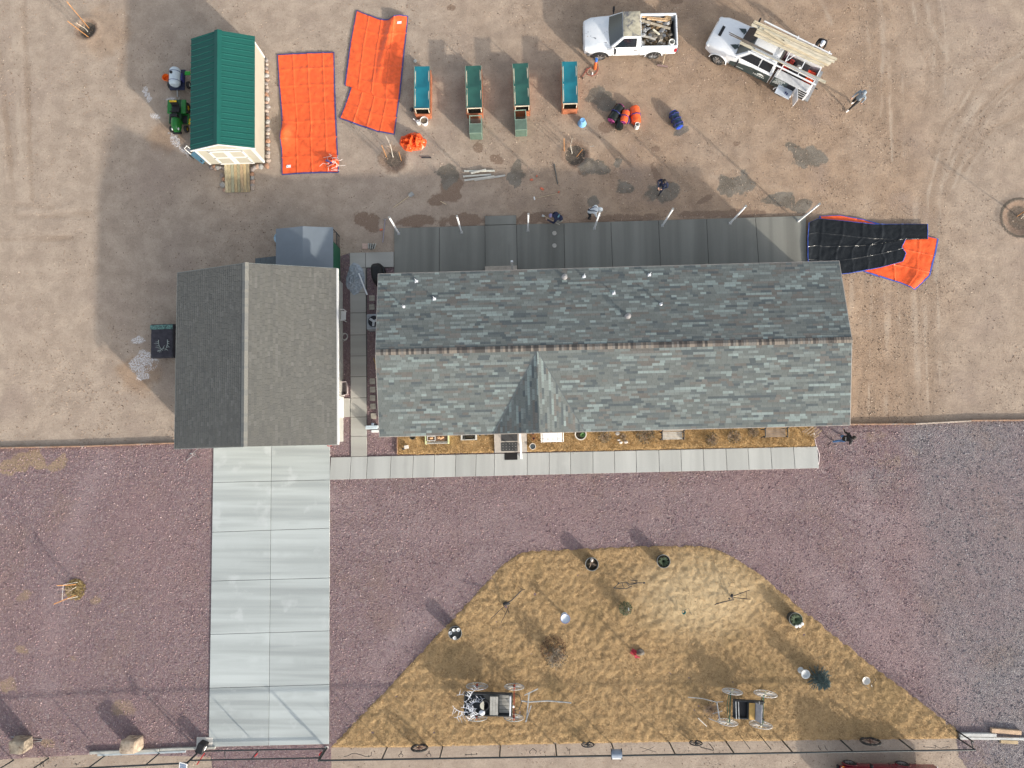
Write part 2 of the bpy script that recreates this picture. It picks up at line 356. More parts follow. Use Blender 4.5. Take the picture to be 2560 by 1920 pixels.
def gravel_material(name):
    m, t, b = _nodes(name); co = coords(t, 'Object')
    def vor(s):
        v = nn(t, 'ShaderNodeTexVoronoi'); v.inputs['Scale'].default_value = s; ln(t, co, v.inputs['Vector']); return v
    v1 = vor(30); v2 = vor(12)
    g = nn(t, 'ShaderNodeAttribute', attribute_name='Zone'); s = nn(t, 'ShaderNodeSeparateColor'); ln(t, g.outputs['Color'], s.inputs[0])
    sp = nn(t, 'ShaderNodeSeparateColor'); ln(t, v1.outputs['Color'], sp.inputs[0]); sq = nn(t, 'ShaderNodeSeparateColor'); ln(t, v2.outputs['Color'], sq.inputs[0])
    def pal(sock, cols):
        r = nn(t, 'ShaderNodeValToRGB'); r.color_ramp.interpolation = 'CONSTANT'; ln(t, sock, r.inputs[0]); e = r.color_ramp.elements
        while len(e) < len(cols): e.new(.5)
        for k, q in enumerate(cols): e[k].position = k / len(cols); e[k].color = (*q, 1)
        return r.outputs[0]
    red = [(.2, .13, .145), (.28, .195, .21), (.32, .225, .23), (.25, .18, .21), (.37, .275, .265), (.27, .19, .205), (.24, .165, .175), (.44, .37, .37), (.3, .22, .22), (.33, .235, .205)]
    gry = [(.17, .16, .18), (.25, .235, .255), (.29, .275, .285), (.22, .205, .235), (.34, .32, .32), (.26, .235, .25), (.225, .2, .22), (.42, .41, .41), (.275, .26, .27), (.3, .25, .235)]
    red_c = mix(t, .45, pal(sp.outputs[0], red), pal(sq.outputs[1], red)); gry_c = mix(t, .45, pal(sp.outputs[0], gry), pal(sq.outputs[1], gry))
    n0 = noise_tex(t, co, .35, 5, .6); n1 = noise_tex(t, co, 2.2, 5, .6)
    col = mix(t, s.outputs[0], red_c, gry_c)
    col = mix(t, ramp(t, math_(t, 'ADD', s.outputs[1], math_(t, 'MULTIPLY', n1, .6)), .55, .95, 0, .8), col, (.43, .315, .2))
    col = mix(t, ramp(t, n0, .5, .72, 0, .28), col, (.31, .215, .15)); col = mix(t, ramp(t, n1, .55, .75, 0, .3), col, (.1, .07, .075))
    col = mix(t, math_(t, 'MULTIPLY', s.outputs[2], ramp(t, n1, .25, .6, .3, .75)), col, (.12, .105, .12))
    col = mix(t, math_(t, 'MULTIPLY', g.outputs['Alpha'], ramp(t, n1, .3, .65, .25, .6)), col, (.45, .35, .355))
    col = mix(t, ramp(t, noise_tex(t, co, .12, 4, .6, .5), .42, .68, 0, .35), col, (.36, .235, .235))
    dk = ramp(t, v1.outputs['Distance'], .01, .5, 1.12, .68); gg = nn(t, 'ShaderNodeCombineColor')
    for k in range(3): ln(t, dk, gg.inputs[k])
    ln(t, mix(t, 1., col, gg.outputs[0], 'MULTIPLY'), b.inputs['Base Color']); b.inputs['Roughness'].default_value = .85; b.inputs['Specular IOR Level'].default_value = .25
    h = math_(t, 'ADD', math_(t, 'MULTIPLY', v1.outputs['Distance'], -1.), math_(t, 'ADD', math_(t, 'MULTIPLY', v2.outputs['Distance'], -.7), math_(t, 'MULTIPLY', n1, .7)))
    bump_(t, h, b, .75, .045); return m
GRAVEL = px([(-260, 1128), (440, 1107), (851, 1100), (851, 640), (877, 632), (992, 655), (1010, 1086), (2110, 1063), (2420, 1053), (2900, 1040), (2900, 2060), (2520, 2000), (2440, 1945), (2396, 1895), (2390, 1838), (1280, 1850), (842, 1862), (828, 1872), (832, 2060), (545, 2060), (528, 1892), (225, 1886), (0, 1899), (-260, 1912)])
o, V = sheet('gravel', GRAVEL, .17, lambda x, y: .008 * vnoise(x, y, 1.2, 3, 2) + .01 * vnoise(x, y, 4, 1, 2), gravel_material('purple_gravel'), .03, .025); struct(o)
x, y = V[:, 0], V[:, 1]
gr = sstep(0, 3.6, x - 19.3 + 2.2 * vnoise(x, y, .25, 3, 1) + .10 * (y + 6)) * .85; gr = np.maximum(gr, .5 * sstep(14, 18, x) * sstep(.1, .5, vnoise(x, y, .35, 3, 4)))
sand = np.zeros_like(x)
for c, rx, ry, ro in [((40, 1160), 1.1, .55, .3), ((95, 1150), .7, .45, -.6), ((150, 1155), .7, .35, .6), ((60, 1490), .6, .35, .3), ((55, 1625), .5, .3, 0), ((180, 1645), .45, .2, -.4), ((15, 1715), .7, .6, 0), ((300, 1530), .3, .12, 0), ((310, 1770), .8, .5, 0), ((2295, 1125), .7, .4, 0), ((2220, 1160), 1.4, .7, 0), ((2190, 1090), 1.2, .6, 0), ((2480, 1925), 2.2, .8, 0), ((2440, 1880), .5, .5, 0), ((120, 1860), .5, .3, 0), ((240, 1500), .4, .3, 0)]:
    sand = np.maximum(sand, blob(x, y, c, rx, ry, ro, .5, rx * 3) * (1. if c[1] < 1170 and c[0] < 400 else (.36 if c[0] > 1000 else .55)))
trk = np.zeros_like(x)
for q in [[(2315, 1100), (2335, 1200), (2370, 1310), (2410, 1440), (2470, 1640)], [(2390, 1220), (2420, 1330), (2450, 1440), (2500, 1600)], [(2430, 1230), (2470, 1380), (2500, 1460)], [(2350, 1320), (2390, 1420), (2440, 1560)], [(2480, 1440), (2510, 1560)], [(2540, 1440), (2560, 1500)], [(2370, 1470), (2410, 1580)], [(2450, 1440), (2480, 1540), (2490, 1700)]]:
    trk = np.maximum(trk, 1 - sstep(.02, .2, seg_dist(x, y, px(q))))
for q in [[(1000, 1215), (1500, 1260), (2100, 1230)], [(1000, 1280), (1560, 1320), (2000, 1330)]]: trk = np.maximum(trk, .35 * (1 - sstep(.1, .6, seg_dist(x, y, px(q)))))
bnd = np.zeros_like(x)
for q in [[(830, 1260), (1100, 1300), (1500, 1250), (2000, 1240), (2250, 1320), (2350, 1500)], [(900, 1720), (1090, 1490), (1280, 1335), (1700, 1300), (2000, 1390), (2260, 1650)], [(840, 1350), (980, 1330), (1200, 1330)], [(2150, 1200), (2200, 1500), (2420, 1750)], [(250, 1150), (150, 1400), (120, 1750)]]:
    bnd = np.maximum(bnd, (1 - sstep(.2, 1.1, seg_dist(x, y, px(q)) + .5 * vnoise(x, y, .7, 3, 5))) * (.6 + .6 * vnoise(x, y, .3, 2, 1)))
set_attr(o.data, 'Zone', np.c_[gr, sand, trk * .45, np.clip(bnd, 0, 1)])

# ---- lawn: straw-coloured winter turf, lumpy, with real blades
def straw_material(name, warm=0.):
    m, t, b = _nodes(name); co = coords(t, 'Object')
    n0 = noise_tex(t, co, .3, 4, .6); n1 = noise_tex(t, co, 2.6, 6, .65, .6); n2 = noise_tex(t, co, 12, 5, .7, .8)
    c = mix(t, ramp(t, n2, .28, .72), (.19, .122, .06), (.45, .312, .168))
    c = mix(t, ramp(t, n1, .36, .68, 0, .65), c, (.46, .315, .16)); c = mix(t, ramp(t, n0, .5, .7, 0, .4), c, (.2, .145, .07))
    if warm: c = mix(t, warm, c, (.52, .3, .1))
    else:   # the low mound of paler, longer straw
        v = nn(t, 'ShaderNodeVectorMath', operation='DISTANCE'); mp = nn(t, 'ShaderNodeMapping'); mp.inputs['Scale'].default_value = (.6, 1, 0); ln(t, co, mp.inputs[0]); ln(t, mp.outputs[0], v.inputs[0]); q = P(1745, 1485); v.inputs[1].default_value = (q.x * .6, q.y, 0)
        c = mix(t, ramp(t, math_(t, 'ADD', v.outputs['Value'], math_(t, 'MULTIPLY', n1, 1.6)), 3.8, 1.4, 0, .75), c, (.56, .435, .265))
    ln(t, c, b.inputs['Base Color']); b.inputs['Roughness'].default_value = .95; b.inputs['Specular IOR Level'].default_value = .1
    bump_(t, math_(t, 'ADD', math_(t, 'MULTIPLY', n1, .8), n2), b, .8, .05); return m
def blade_material():
    m, t, b = _nodes('straw_blade'); a = nn(t, 'ShaderNodeAttribute', attribute_name='Col').outputs['Color']
    ln(t, a, b.inputs['Base Color']); b.inputs['Roughness'].default_value = .9; b.inputs['Specular IOR Level'].default_value = .1; return m
BLADE = blade_material()
def blades(name, poly, n, hfn, z0, lo, hi, pal, seed, wd=.012):
    r = np.random.default_rng(seed); P0 = np.array(poly); mn = P0.min(0); mx = P0.max(0); x = np.empty(0); y = np.empty(0)
    while x.size < n:
        a = r.uniform(mn[0], mx[0], n * 2); b = r.uniform(mn[1], mx[1], n * 2); k = inside(poly, a, b)
        k &= (vnoise(a, b, 5.3, 2, 5) + r.uniform(-.8, .8, a.size)) > -.2; x = np.r_[x, a[k]]; y = np.r_[y, b[k]]
    x = x[:n] + r.normal(0, .03, n); y = y[:n] + r.normal(0, .03, n); z = z0 + hfn(x, y) - .008; L = r.uniform(lo, hi, n)
    fl = 3.5 * vnoise(x, y, 1.3, 2, 7) + r.normal(0, 2.2, n); le = r.uniform(.25, .95, n)
    dx = np.cos(fl); dy = np.sin(fl); qx = -dy * wd; qy = dx * wd
    V = np.empty((n, 3, 3)); V[:, 0] = np.c_[x - qx, y - qy, z]; V[:, 1] = np.c_[x + qx, y + qy, z]; V[:, 2] = np.c_[x + dx * L * le, y + dy * L * le, z + L * np.sqrt(1 - le ** 2 * .9)]
    me = np_mesh(name, V.reshape(-1, 3), np.arange(n * 3).reshape(n, 3), BLADE, False)
    c = np.array(pal)[r.integers(0, len(pal), n)] * r.uniform(.75, 1.2, (n, 1)); c = c * (1 + .25 * vnoise(x, y, .45, 3, 3) + (.28 * np.exp(-(((x - P(1745, 1485).x) / 3.4) ** 2 + ((y - P(1745, 1485).y) / 1.9) ** 2)) if name == 'grass' else 0))[:, None]
    set_attr(me, 'Col', np.repeat(np.c_[c, np.ones(n)], 3, 0)); return me
LAWN = px([(828, 1868), (842, 1851), (1000, 1688), (1074, 1608), (1227, 1443), (1262, 1406), (1284, 1391), (1304, 1382), (1330, 1376), (1454, 1371), (1598, 1365), (1714, 1363.6), (1750, 1365), (1786, 1372), (1816, 1384), (1844, 1400), (1902, 1437), (1920, 1452), (2166, 1651), (2389, 1820), (2396, 1834), (2393, 1846), (1960, 1851), (1640, 1855), (1280, 1861), (1000, 1868)])
lawn_h = lambda x, y: .016 * vnoise(x, y, 1.9, 3, 12) + .045 * vnoise(x, y, 5.0, 2, 13) + .12 * np.exp(-(((x - P(1745, 1480).x) / 2.6) ** 2 + ((y - P(1745, 1480).y) / 1.5) ** 2))
o, V = sheet('lawn', LAWN, .075, lawn_h, straw_material('straw_turf'), .07, .05); struct(o)
STRAW = [(.45, .308, .16), (.38, .255, .125), (.55, .4, .225), (.26, .168, .08), (.48, .335, .175), (.34, .24, .13)]
g = link('grass', blades('grass', LAWN, 80000, lawn_h, .07, .035, .075, STRAW, 3, .011)); stuff(g); tag(g, 'dry straw coloured grass of the front lawn', 'grass')

# ---- loose stones: real pebbles over the gravel and clods on the dirt
def pebbles(name, ok, n, lo, hi, z, pal, seed, label):
    r = np.random.default_rng(seed); x = np.empty(0); y = np.empty(0)
    while x.size < n:
        a = r.uniform(-31, 29, n * 3); b = r.uniform(-17.5, 27, n * 3); k = ok(a, b, r); x = np.r_[x, a[k]]; y = np.r_[y, b[k]]
    x = x[:n]; y = y[:n]; q = lo + (hi - lo) * r.random(n) ** 3; th = r.uniform(0, 6.28, n); V = np.empty((n, 5, 3))
    for k in range(4):
        a = th + k * PI / 2 + r.normal(0, .25, n); d = q * r.uniform(.75, 1.25, n); V[:, k] = np.c_[x + np.cos(a) * d, y + np.sin(a) * d, np.full(n, z - .006)]
    V[:, 4] = np.c_[x + r.normal(0, .25, n) * q, y + r.normal(0, .25, n) * q, z + q * r.uniform(.5, 1., n)]
    F = (np.arange(n)[:, None, None] * 5 + np.array([(0, 1, 4), (1, 2, 4), (2, 3, 4), (3, 0, 4)])[None]).reshape(-1, 3)
    me = np_mesh(name, V.reshape(-1, 3), F, BLADE, False); c = np.array(pal)[r.integers(0, len(pal), n)] * r.uniform(.7, 1.25, (n, 1))
    if name == 'gravel_stones': k = (.9 * sstep(0, 3.6, x - 19.3 + 2.2 * vnoise(x, y, .25, 3, 1) + .10 * (y + 6)))[:, None]; c = c * (1 - k) + k * (c.mean(1, keepdims=True) * np.array([[1.0, .96, 1.0]]))
    set_attr(me, 'Col', np.repeat(np.c_[c, np.ones(n)], 5, 0))
    o = link(name, me); stuff(o); return tag(o, label, 'stones')
NOGO = [px(q) for q in ([(524, 1060), (826, 1060), (826, 1862), (522, 1868)], [(826, 1142), (2046, 1114), (2046, 1172), (826, 1201)], [(874, 630), (988, 630), (988, 672), (920, 674), (920, 1143), (876, 1143), (876, 1044), (855, 1044), (855, 994), (874, 994)], [(984, 569), (1210, 563), (1210, 538), (1293, 536), (1293, 561), (2015, 538), (2020, 720), (984, 750)], [(992, 1060), (2040, 1040), (2040, 1118), (992, 1138)])] + [[(-17.2, .3), (-9.75, .2), (-9.9, 8.7), (-17.4, 8.6)], [(-7, .9), (15.8, 1.4), (15.6, 8.7), (-7, 8.2)]]
free = lambda a, b: ~np.any([inside(q, a, b) for q in NOGO], axis=0)
pebbles('gravel_stones', lambda a, b, r: inside(GRAVEL, a, b) & ~inside(LAWN, a, b) & free(a, b), 70000, .012, .046, .036, [(.3, .205, .215), (.36, .25, .25), (.21, .14, .155), (.42, .32, .31), (.26, .18, .2), (.3, .2, .205), (.33, .225, .205), (.17, .115, .13)], 5, 'loose purple and pale stones of the gravel drive')
pebbles('dirt_clods', lambda a, b, r: ~inside(GRAVEL, a, b) & ~inside(LAWN, a, b) & free(a, b) & ((vnoise(a, b, .5, 3, 31) + .5 * sstep(-6, 8, a) * (1 - sstep(17, 22, a)) + r.uniform(-.5, .5, a.size)) > .1), 50000, .01, .04, .004, [(.3, .22, .16), (.4, .31, .24), (.22, .155, .11), (.47, .38, .3), (.17, .12, .09), (.34, .25, .18)], 6, 'small clods and stones scattered over the bare dirt')
# ---- concrete
def concrete(name, col, band=(1.2, 9, 1), dark=.25, stain=(.7, .7, .7), slo=.62):
    m, t, b = _nodes(name); oi = nn(t, 'ShaderNodeObjectInfo').outputs['Random']; co = nn(t, 'ShaderNodeNewGeometry').outputs['Position']; mp = nn(t, 'ShaderNodeMapping'); mp.inputs['Scale'].default_value = band; ln(t, co, mp.inputs[0]); cb = mp.outputs[0]
    st = noise_tex(t, cb, .9, 3, .5); cl = noise_tex(t, co, .7, 5, .6); fi = noise_tex(t, co, 25, 4, .7)
    k = math_(t, 'ADD', ramp(t, st, .3, .7, 1 - dark, 1 + dark * .5), math_(t, 'ADD', ramp(t, oi, 0, 1, -.07, .07), ramp(t, fi, .2, .8, -.05, .05)))
    g = nn(t, 'ShaderNodeCombineColor')
    for i in range(3): ln(t, k, g.inputs[i])
    c = mix(t, 1., (*col,), g.outputs[0], 'MULTIPLY')
    c = mix(t, ramp(t, cl, slo, slo + .13, 0, .5), c, stain)
    c = mix(t, math_(t, 'MULTIPLY', ramp(t, noise_tex(t, cb, .45, 5, .65), .5, .66), ramp(t, noise_tex(t, co, .35, 4, .6), .42, .62, .1, .5)), c, tuple(q * .6 for q in col))
    c = mix(t, ramp(t, noise_tex(t, co, 4, 6, .75), .66, .74, 0, .3), c, tuple(q * .55 for q in col))
    ln(t, c, b.inputs['Base Color']); b.inputs['Roughness'].default_value = .8; b.inputs['Specular IOR Level'].default_value = .3; bump_(t, fi, b, .2, .01); return m
M_DRIVE = concrete('driveway_concrete', (.40, .435, .43), (.12, 2.3, 1), .22, (.5, .53, .53), .57)
M_WALK = concrete('walkway_concrete', (.40, .41, .395), (1.7, .12, 1), .13, (.46, .455, .43))
M_PATH = concrete('path_concrete', (.40, .39, .355), (.12, 1.2, 1), .16, (.44, .43, .4))
M_PATIO = concrete('fresh_patio_concrete', (.2, .2, .178), (1.5, .06, 1), .24, (.145, .14, .13), .66)
M_JOINT = mat('joint_sand', (.085, .08, .075), .95, var=.3)
M_BASE = mat('slab_base', (.16, .15, .14), .95, var=.3)
def slab(parent, quad, z0, z1, m, gap=.011):
    """one slab from four ground pixels (in order), held off its neighbours by the joint"""
    c = [P(*q) for q in quad]; n = len(c); ins = []
    for i in range(n):
        a = c[i]; p = (c[i - 1] - a).normalized(); q = (c[(i + 1) % n] - a).normalized(); ins.append(a + (p + q) * gap)
    mid = sum(ins, Vector()) / n; mb = MB().prism([(v.x - mid.x, v.y - mid.y) for v in ins], z0, z1)
    o = mb.obj('slab', m, parent, bev=.008, seg=1); o.location = (mid.x, mid.y, 0); return o
def base(name, pts, z, m=None):
    o = MB().prism(px(pts), -.05, z).obj(name, m or M_JOINT); return struct(o)
lerp = lambda a, b, t: a + (b - a) * t
# driveway: two columns of six
rows = [(1112, 1104), (1206, 1199.5), (1330, 1320), (1452, 1444), (1585, 1576), (1719, 1710), (1866, 1859)]
dl = lambda y: lerp(535, 523, (y - 1113) / 750); dr = lambda y: lerp(826, 824, (y - 1105) / 750); dm = lambda y: lerp(680, 673, (y - 1110) / 750)
drv = base('driveway', [(536, 1075), (825, 1070), (824, 1858), (524, 1865)], .055)
for (a, b), (c, d) in zip([(1074, 1066)] + rows[1:-1], rows[1:]):
    am, cm = (a + b) / 2, (c + d) / 2
    slab(drv, [(dl(a), a), (dm(am), am), (dm(cm), cm), (dl(c), c)], .0, .085, M_DRIVE); slab(drv, [(dm(am), am), (dr(b), b), (dr(d), d), (dm(cm), cm)], .0, .085, M_DRIVE)
# front walkway
wx = [826, 877, 918, 977, 1033, 1086, 1139, 1190, 1236, 1318, 1373, 1426, 1482, 1536, 1590, 1647, 1702, 1758, 1815, 1870, 1927, 1984, 2044]
wt = lambda x: lerp(1143, 1116, (x - 826) / 1218); wb = lambda x: lerp(1199.5, 1170.6, (x - 826) / 1218)
wk = base('walkway', [(828, wt(828) + 1), (2042, wt(2042) + 1), (2042, wb(2042) - 1), (828, wb(828) - 1)], .055)
for a, b in zip(wx, wx[1:]):
    sk = lambda v: (v - 1400) * .0035
    slab(wk, [(a - sk(a), wt(a)), (b - sk(b), wt(b)), (b + sk(b), wb(b)), (a + sk(a), wb(a))], .0, .085, M_WALK)
# path between garage and house
pth = base('path', [(877, 634), (984, 633), (984, 669), (918, 671), (918, 1141), (878, 1142), (878, 1042), (857, 1042), (857, 997), (878, 996)], .05)
py = [671, 732, 783, 838, 890.6, 942, 995, 1043, 1091, 1142]
for a, b in zip(py, py[1:]):
    slab(pth, [(lerp(875.5, 877.5, (a - 671) / 470), a), (lerp(915, 918.5, (a - 671) / 470), a - .8), (lerp(915, 918.5, (b - 671) / 470), b - .8), (lerp(875.5, 877.5, (b - 671) / 470), b)], 0, .075, M_PATH)
slab(pth, [(875, 632.5), (914.5, 631.5), (914.5, 670), (875, 671)], 0, .075, M_PATH); slab(pth, [(914.5, 631.5), (985.5, 630), (985.5, 668.5), (914.5, 670)], 0, .075, M_PATH)
slab(pth, [(854.5, 995.5), (876.5, 995), (877, 1042.5), (854.5, 1043.5)], 0, .075, M_PATH)
# dark fresh patio
qx = [(986, 986), (1099, 1099), (1212.5, 1213.5), (1291, 1294), (1409.5, 1412), (1526.5, 1531), (1645, 1651), (1765, 1771), (1887, 1896), (2013, 2016)]
ptop = lambda x: lerp(571.5, 540.5, (x - 986) / 1027)
pat = base('patio', [(988, 574), (2010, 543), (2012, 700), (988, 730)], .07)
for (a, a2), (b, b2) in zip(qx, qx[1:]):
    slab(pat, [(a, ptop(a)), (b, ptop(b)), (b2 + (b2 - b) * .35, ptop(b) + 165), (a2 + (a2 - a) * .35, ptop(a) + 165)], 0, .1, M_PATIO)
slab(pat, [(1212, 541), (1291, 539), (1291, ptop(1291) - .3), (1212.5, ptop(1212) - .3)], 0, .1, M_PATIO)
M_DISC = mat('pale_plaster', (.42, .4, .36), .8)
for c in [(1386, 583), (1386, 614)]:
    p = P(*c, .1); tag(MB().lathe([(.12, 0), (.12, .012), (.1, .02)], 16, (0, 0, 0)).obj('floor_drain', M_DISC), 'small pale round disc set in the dark patio slab beside a thin white post', 'drain cover', 'pale round discs on the patio').location = p + Vector((0, 0, .001))

# timber and steel edging along the gravel
M_EDGE = mat('weathered_edging', (.33, .2, .13), .85, var=.3, dirt=(.3, .26, .23)); M_EDGE2 = mat('pale_edging', (.46, .38, .31), .85, var=.25)
for a, b, m, lb in [((-60, 1121), (222, 1115.5), M_EDGE, 'long rusty brown edging board along the gravel left of the grey garage'), ((222, 1115.5), (441, 1107.5), M_EDGE, 'rusty brown edging board meeting the grey garage corner at the gravel'),
                 ((2122, 1061), (2285, 1060), M_EDGE, 'rusty edging board starting at the house corner between dirt and gravel'), ((2286, 1060), (2424, 1052.5), M_EDGE2, 'pale timber edging board between dirt and gravel'), ((2424, 1051.5), (2640, 1050), M_EDGE, 'rusty steel edging strip with a soil step beyond the pale board')]:
    p, q = P(*a), P(*b); mid = (p + q) / 2
    o = MB().bar((p - mid).to_tuple(), (q - mid).to_tuple(), .07, .22).obj('edging_board', m, bev=.008); o.location = mid + Vector((0, 0, .05)); tag(o, lb, 'edging')
# ============================================================ BUILDINGS
M_SHING = mat('asphalt_shingle', attr=True, rough=.95, var=.1, vs=30, bump=.35, bs_=90, spec=.15)
def clip_poly(poly, half):
    for (nx, ny, d) in half:
        out = []
        for i in range(len(poly)):
            a, b = poly[i - 1], poly[i]; da = nx * a[0] + ny * a[1] - d; db = nx * b[0] + ny * b[1] - d
            if (da <= 0) != (db <= 0):
                t = da / (da - db); out.append((a[0] + (b[0] - a[0]) * t, a[1] + (b[1] - a[1]) * t))
            if db <= 0: out.append(b)
        poly = out
        if len(poly) < 3: return []
    return poly
class Roofing:
    """lays real overlapping shingle tabs over roof planes; nearest 300 become parts, the rest one joined part"""
    def __init__(s, roof, root, pal, wts, exp=.122, thick=.016):
        s.roof, s.root, s.pal, s.wts, s.exp, s.th = roof, root, pal, wts, exp, thick; s.whole = []; s.cut = []
    def plane(s, o, u, v, n, U, Vh, half=(), u0=0., runs=.35):
        o, u, v, n = Vector(o), Vector(u), Vector(v), Vector(n); j = 0; W = (.24, .27, .3); e = s.exp
        while j * e < Vh - .02:
            x = u0 - random.random() * .27; ci = 0
            while x < U:
                wi = random.choice((0, 1, 1, 2)); w = W[wi]
                if random.random() > runs: ci = random.choices(range(len(s.pal)), s.wts)[0]
                q = [(x + .005, j * e), (x + w - .005, j * e), (x + w - .005, min((j + 1) * e + .02, Vh)), (x + .005, min((j + 1) * e + .02, Vh))]
                lim = [(-1, 0, -u0), (1, 0, U)] + list(half)
                full = all(nx * a + ny * b - d <= 1e-6 for nx, ny, d in lim for a, b in q) and (j + 1) * e + .02 <= Vh
                M = Matrix(((u.x, v.x, n.x, 0), (u.y, v.y, n.y, 0), (u.z, v.z, n.z, 0), (0, 0, 0, 1))); M.translation = o
                if full: s.whole.append((M @ Matrix.Translation((x, j * e, 0)), wi, ci))
                else:
                    c = clip_poly(q, lim)
                    if c: s.cut.append((M, c, j * e, ci))
                x += w
            j += 1
    def top(s, dv): return .004 + s.th * (1 - dv / (s.exp + .02))
    def tab(s, poly, v0):
        n = len(poly); vs = [(a, b, s.top(b - v0)) for a, b in poly] + [(a, b, -.004) for a, b in poly]
        return vs, [tuple(range(n))] + [(i, n + i, n + (i + 1) % n, (i + 1) % n) for i in range(n)]
    def finish(s, limit=300):
        W = (.24, .27, .3); rm = Matrix.Translation(s.root.location) @ Matrix.Rotation(s.root.rotation_euler[2], 4, 'Z'); eye = Vector((0, 0, H))
        s.whole.sort(key=lambda q: ((rm @ q[0]).translation - eye).length); cache = {}
        for M, wi, ci in s.whole[:limit]:
            if (wi, ci) not in cache:
                w = W[wi]; vs, fs = s.tab([(.005, 0), (w - .005, 0), (w - .005, s.exp + .02), (.005, s.exp + .02)], 0)
                me = MB().add(vs, fs).mesh('shingle', M_SHING, fix=False); set_attr(me, 'Col', np.tile((*s.pal[ci], 1), (len(vs), 1))); cache[wi, ci] = me
            o = link('shingle', cache[wi, ci], s.roof); o.matrix_local = M
        mb = MB(); col = []
        for M, wi, ci in s.whole[limit:]:
            w = W[wi]; vs, fs = s.tab([(.005, 0), (w - .005, 0), (w - .005, s.exp + .02), (.005, s.exp + .02)], 0)
            mb.add([M @ Vector(q) for q in vs], fs); k = random.uniform(.94, 1.06); col += [(*[a * k for a in s.pal[ci]], 1)] * len(vs)
        for M, c, v0, ci in s.cut:
            vs, fs = s.tab(c, v0); mb.add([M @ Vector(q) for q in vs], fs); col += [(*s.pal[ci], 1)] * len(vs)
        me = mb.mesh('shingles', M_SHING, fix=False); set_attr(me, 'Col', np.array(col)); stuff(link('shingles', me, s.roof))
def slope_frame(a, b, c):
    """eave point a, eave end b, ridge point above a: c -> origin, u, v, n, slope length"""
    a, b, c = Vector(a), Vector(b), Vector(c); u = (b - a).normalized(); v = c - a; v -= u * v.dot(u); L = v.length; v.normalize(); return a, u, v, u.cross(v), (b - a).length, L
def caps(roof, p, q, n, wd, drop, cols, mlist):
    """ridge caps: short bent strips lapped along the ridge"""
    p, q = Vector(p), Vector(q); d = (q - p) / n; u = d.normalized(); side = u.cross(Vector((0, 0, 1))).normalized(); meshes = []
    for m in mlist:
        L = d.length * 1.3; vs = []
        for x, zz in ((0, .03), (L, .016)):
            for sgn, dz in ((-1, -drop), (0, 0), (1, -drop)): vs.append(u * x + side * sgn * wd + Vector((0, 0, zz + dz)))
            for sgn, dz in ((-1, -drop), (0, 0), (1, -drop)): vs.append(u * x + side * sgn * wd + Vector((0, 0, zz + dz - .014)))
        meshes.append(MB().add(vs, [(0, 1, 7, 6), (1, 2, 8, 7), (0, 3, 4, 1), (1, 4, 5, 2), (0, 6, 9, 3), (2, 5, 11, 8)]).mesh('ridge_cap', m))
    for i in range(n):
        o = link('ridge_cap', random.choice(meshes), roof); o.location = p + d * i
M_SIDING = mat('pale_siding', (.45, .445, .41), .7, var=.06); M_WHITE = mat('white_paint', (.66, .66, .64), .45, var=.04, bump=.05)
M_GLASS = mat('window_glass', (.03, .04, .05), .08, var=.05, bump=0, spec=.6); M_DECK = mat('roof_underlay', (.08, .085, .085), .95); M_GREYMET = mat('galvanised', (.45, .46, .47), .4, .7)
def wall_box(parent, x0, x1, y0, y1, z, m, gable=None):
    mb = MB().bx(x0, x1, y0, y1, 0, z)
    if gable == 'x':   # ridge along x, gables at both x ends
        mb.add([(x0, y0, z), (x0, y1, z), (x0, 0, z + gz), (x1, y0, z), (x1, y1, z), (x1, 0, z + gz)], [(0, 1, 2), (3, 5, 4)])
    return mb.obj('wall', m, parent)
def window(parent, c, w, h, axis='y', sgn=-1):
    """framed window standing on a wall; axis = wall normal"""
    R = Matrix.Rotation(0 if axis == 'y' else PI / 2, 3, 'Z'); o = sgn
    wn = bpy.data.objects.new('window', MB().box((0, 0, 0), (w, .03, h)).mesh('pane', M_GLASS)); C.objects.link(wn); wn.parent = parent; wn.location = c
    if axis == 'x': wn.rotation_euler = (0, 0, PI / 2)
    mb = MB()
    for x in (-w / 2, w / 2): mb.box((x, 0, 0), (.08, .07, h + .08))
    for z in (-h / 2, 0, h / 2): mb.box((0, 0, z), (w, .06, .07))
    mb.obj('frame', M_WHITE, wn)

# ---------------------------------------------------------------- main house
hs = thing('house', 'long single storey house with mottled grey green shingle roof', 'house', (4.39, 4.85, 0), rad(1.42))
HE, HR, HL, HD = 2.80, 3.6, 11.59, 4.1
mb = MB().bx(-11.4, 11.4, -3.8, 3.8, .0, 2.72)
for x in (-11.4, 11.4): mb.add([(x, -3.8, 2.72), (x, 3.8, 2.72), (x, 0, 3.48)], [(0, 1, 2)])
mb.obj('wall', M_SIDING, hs); MB().bx(-11.43, 11.43, -3.83, 3.83, 0, .6).obj('skirting', mat('skirting', (.4, .39, .36)), hs)
for x in (-9, -2.6, 1.4, 5.2, 8.8): window(hs, (x, -3.815, 1.9), 1.2, 1.1)
for x in (-8, -4.5, 3, 7, 10): window(hs, (x, 3.815, 1.9), 1.1, 1.0)
d = MB().bx(-.48, .48, -.03, .03, 0, 2.05).obj('door', mat('front_door', (.3, .12, .09), .5), hs); d.location = (-5.0, -3.83, .55); MB().ball((.38, -.06, 1.), .035).obj('handle', M_GREYMET, d)
d = MB().bx(-.48, .48, -.03, .03, 0, 2.05).obj('door', M_WHITE, hs); d.location = (-3.3, 3.83, .55); MB().ball((.38, .06, 1.), .035).obj('handle', M_GREYMET, d)
DX, DW, DZ = loc_(hs)(P(1346, 985, 3.8)).x, 2.25, 3.58    # front gable dormer: ridge x, half width, ridge height
mb = MB(); t_ = .06
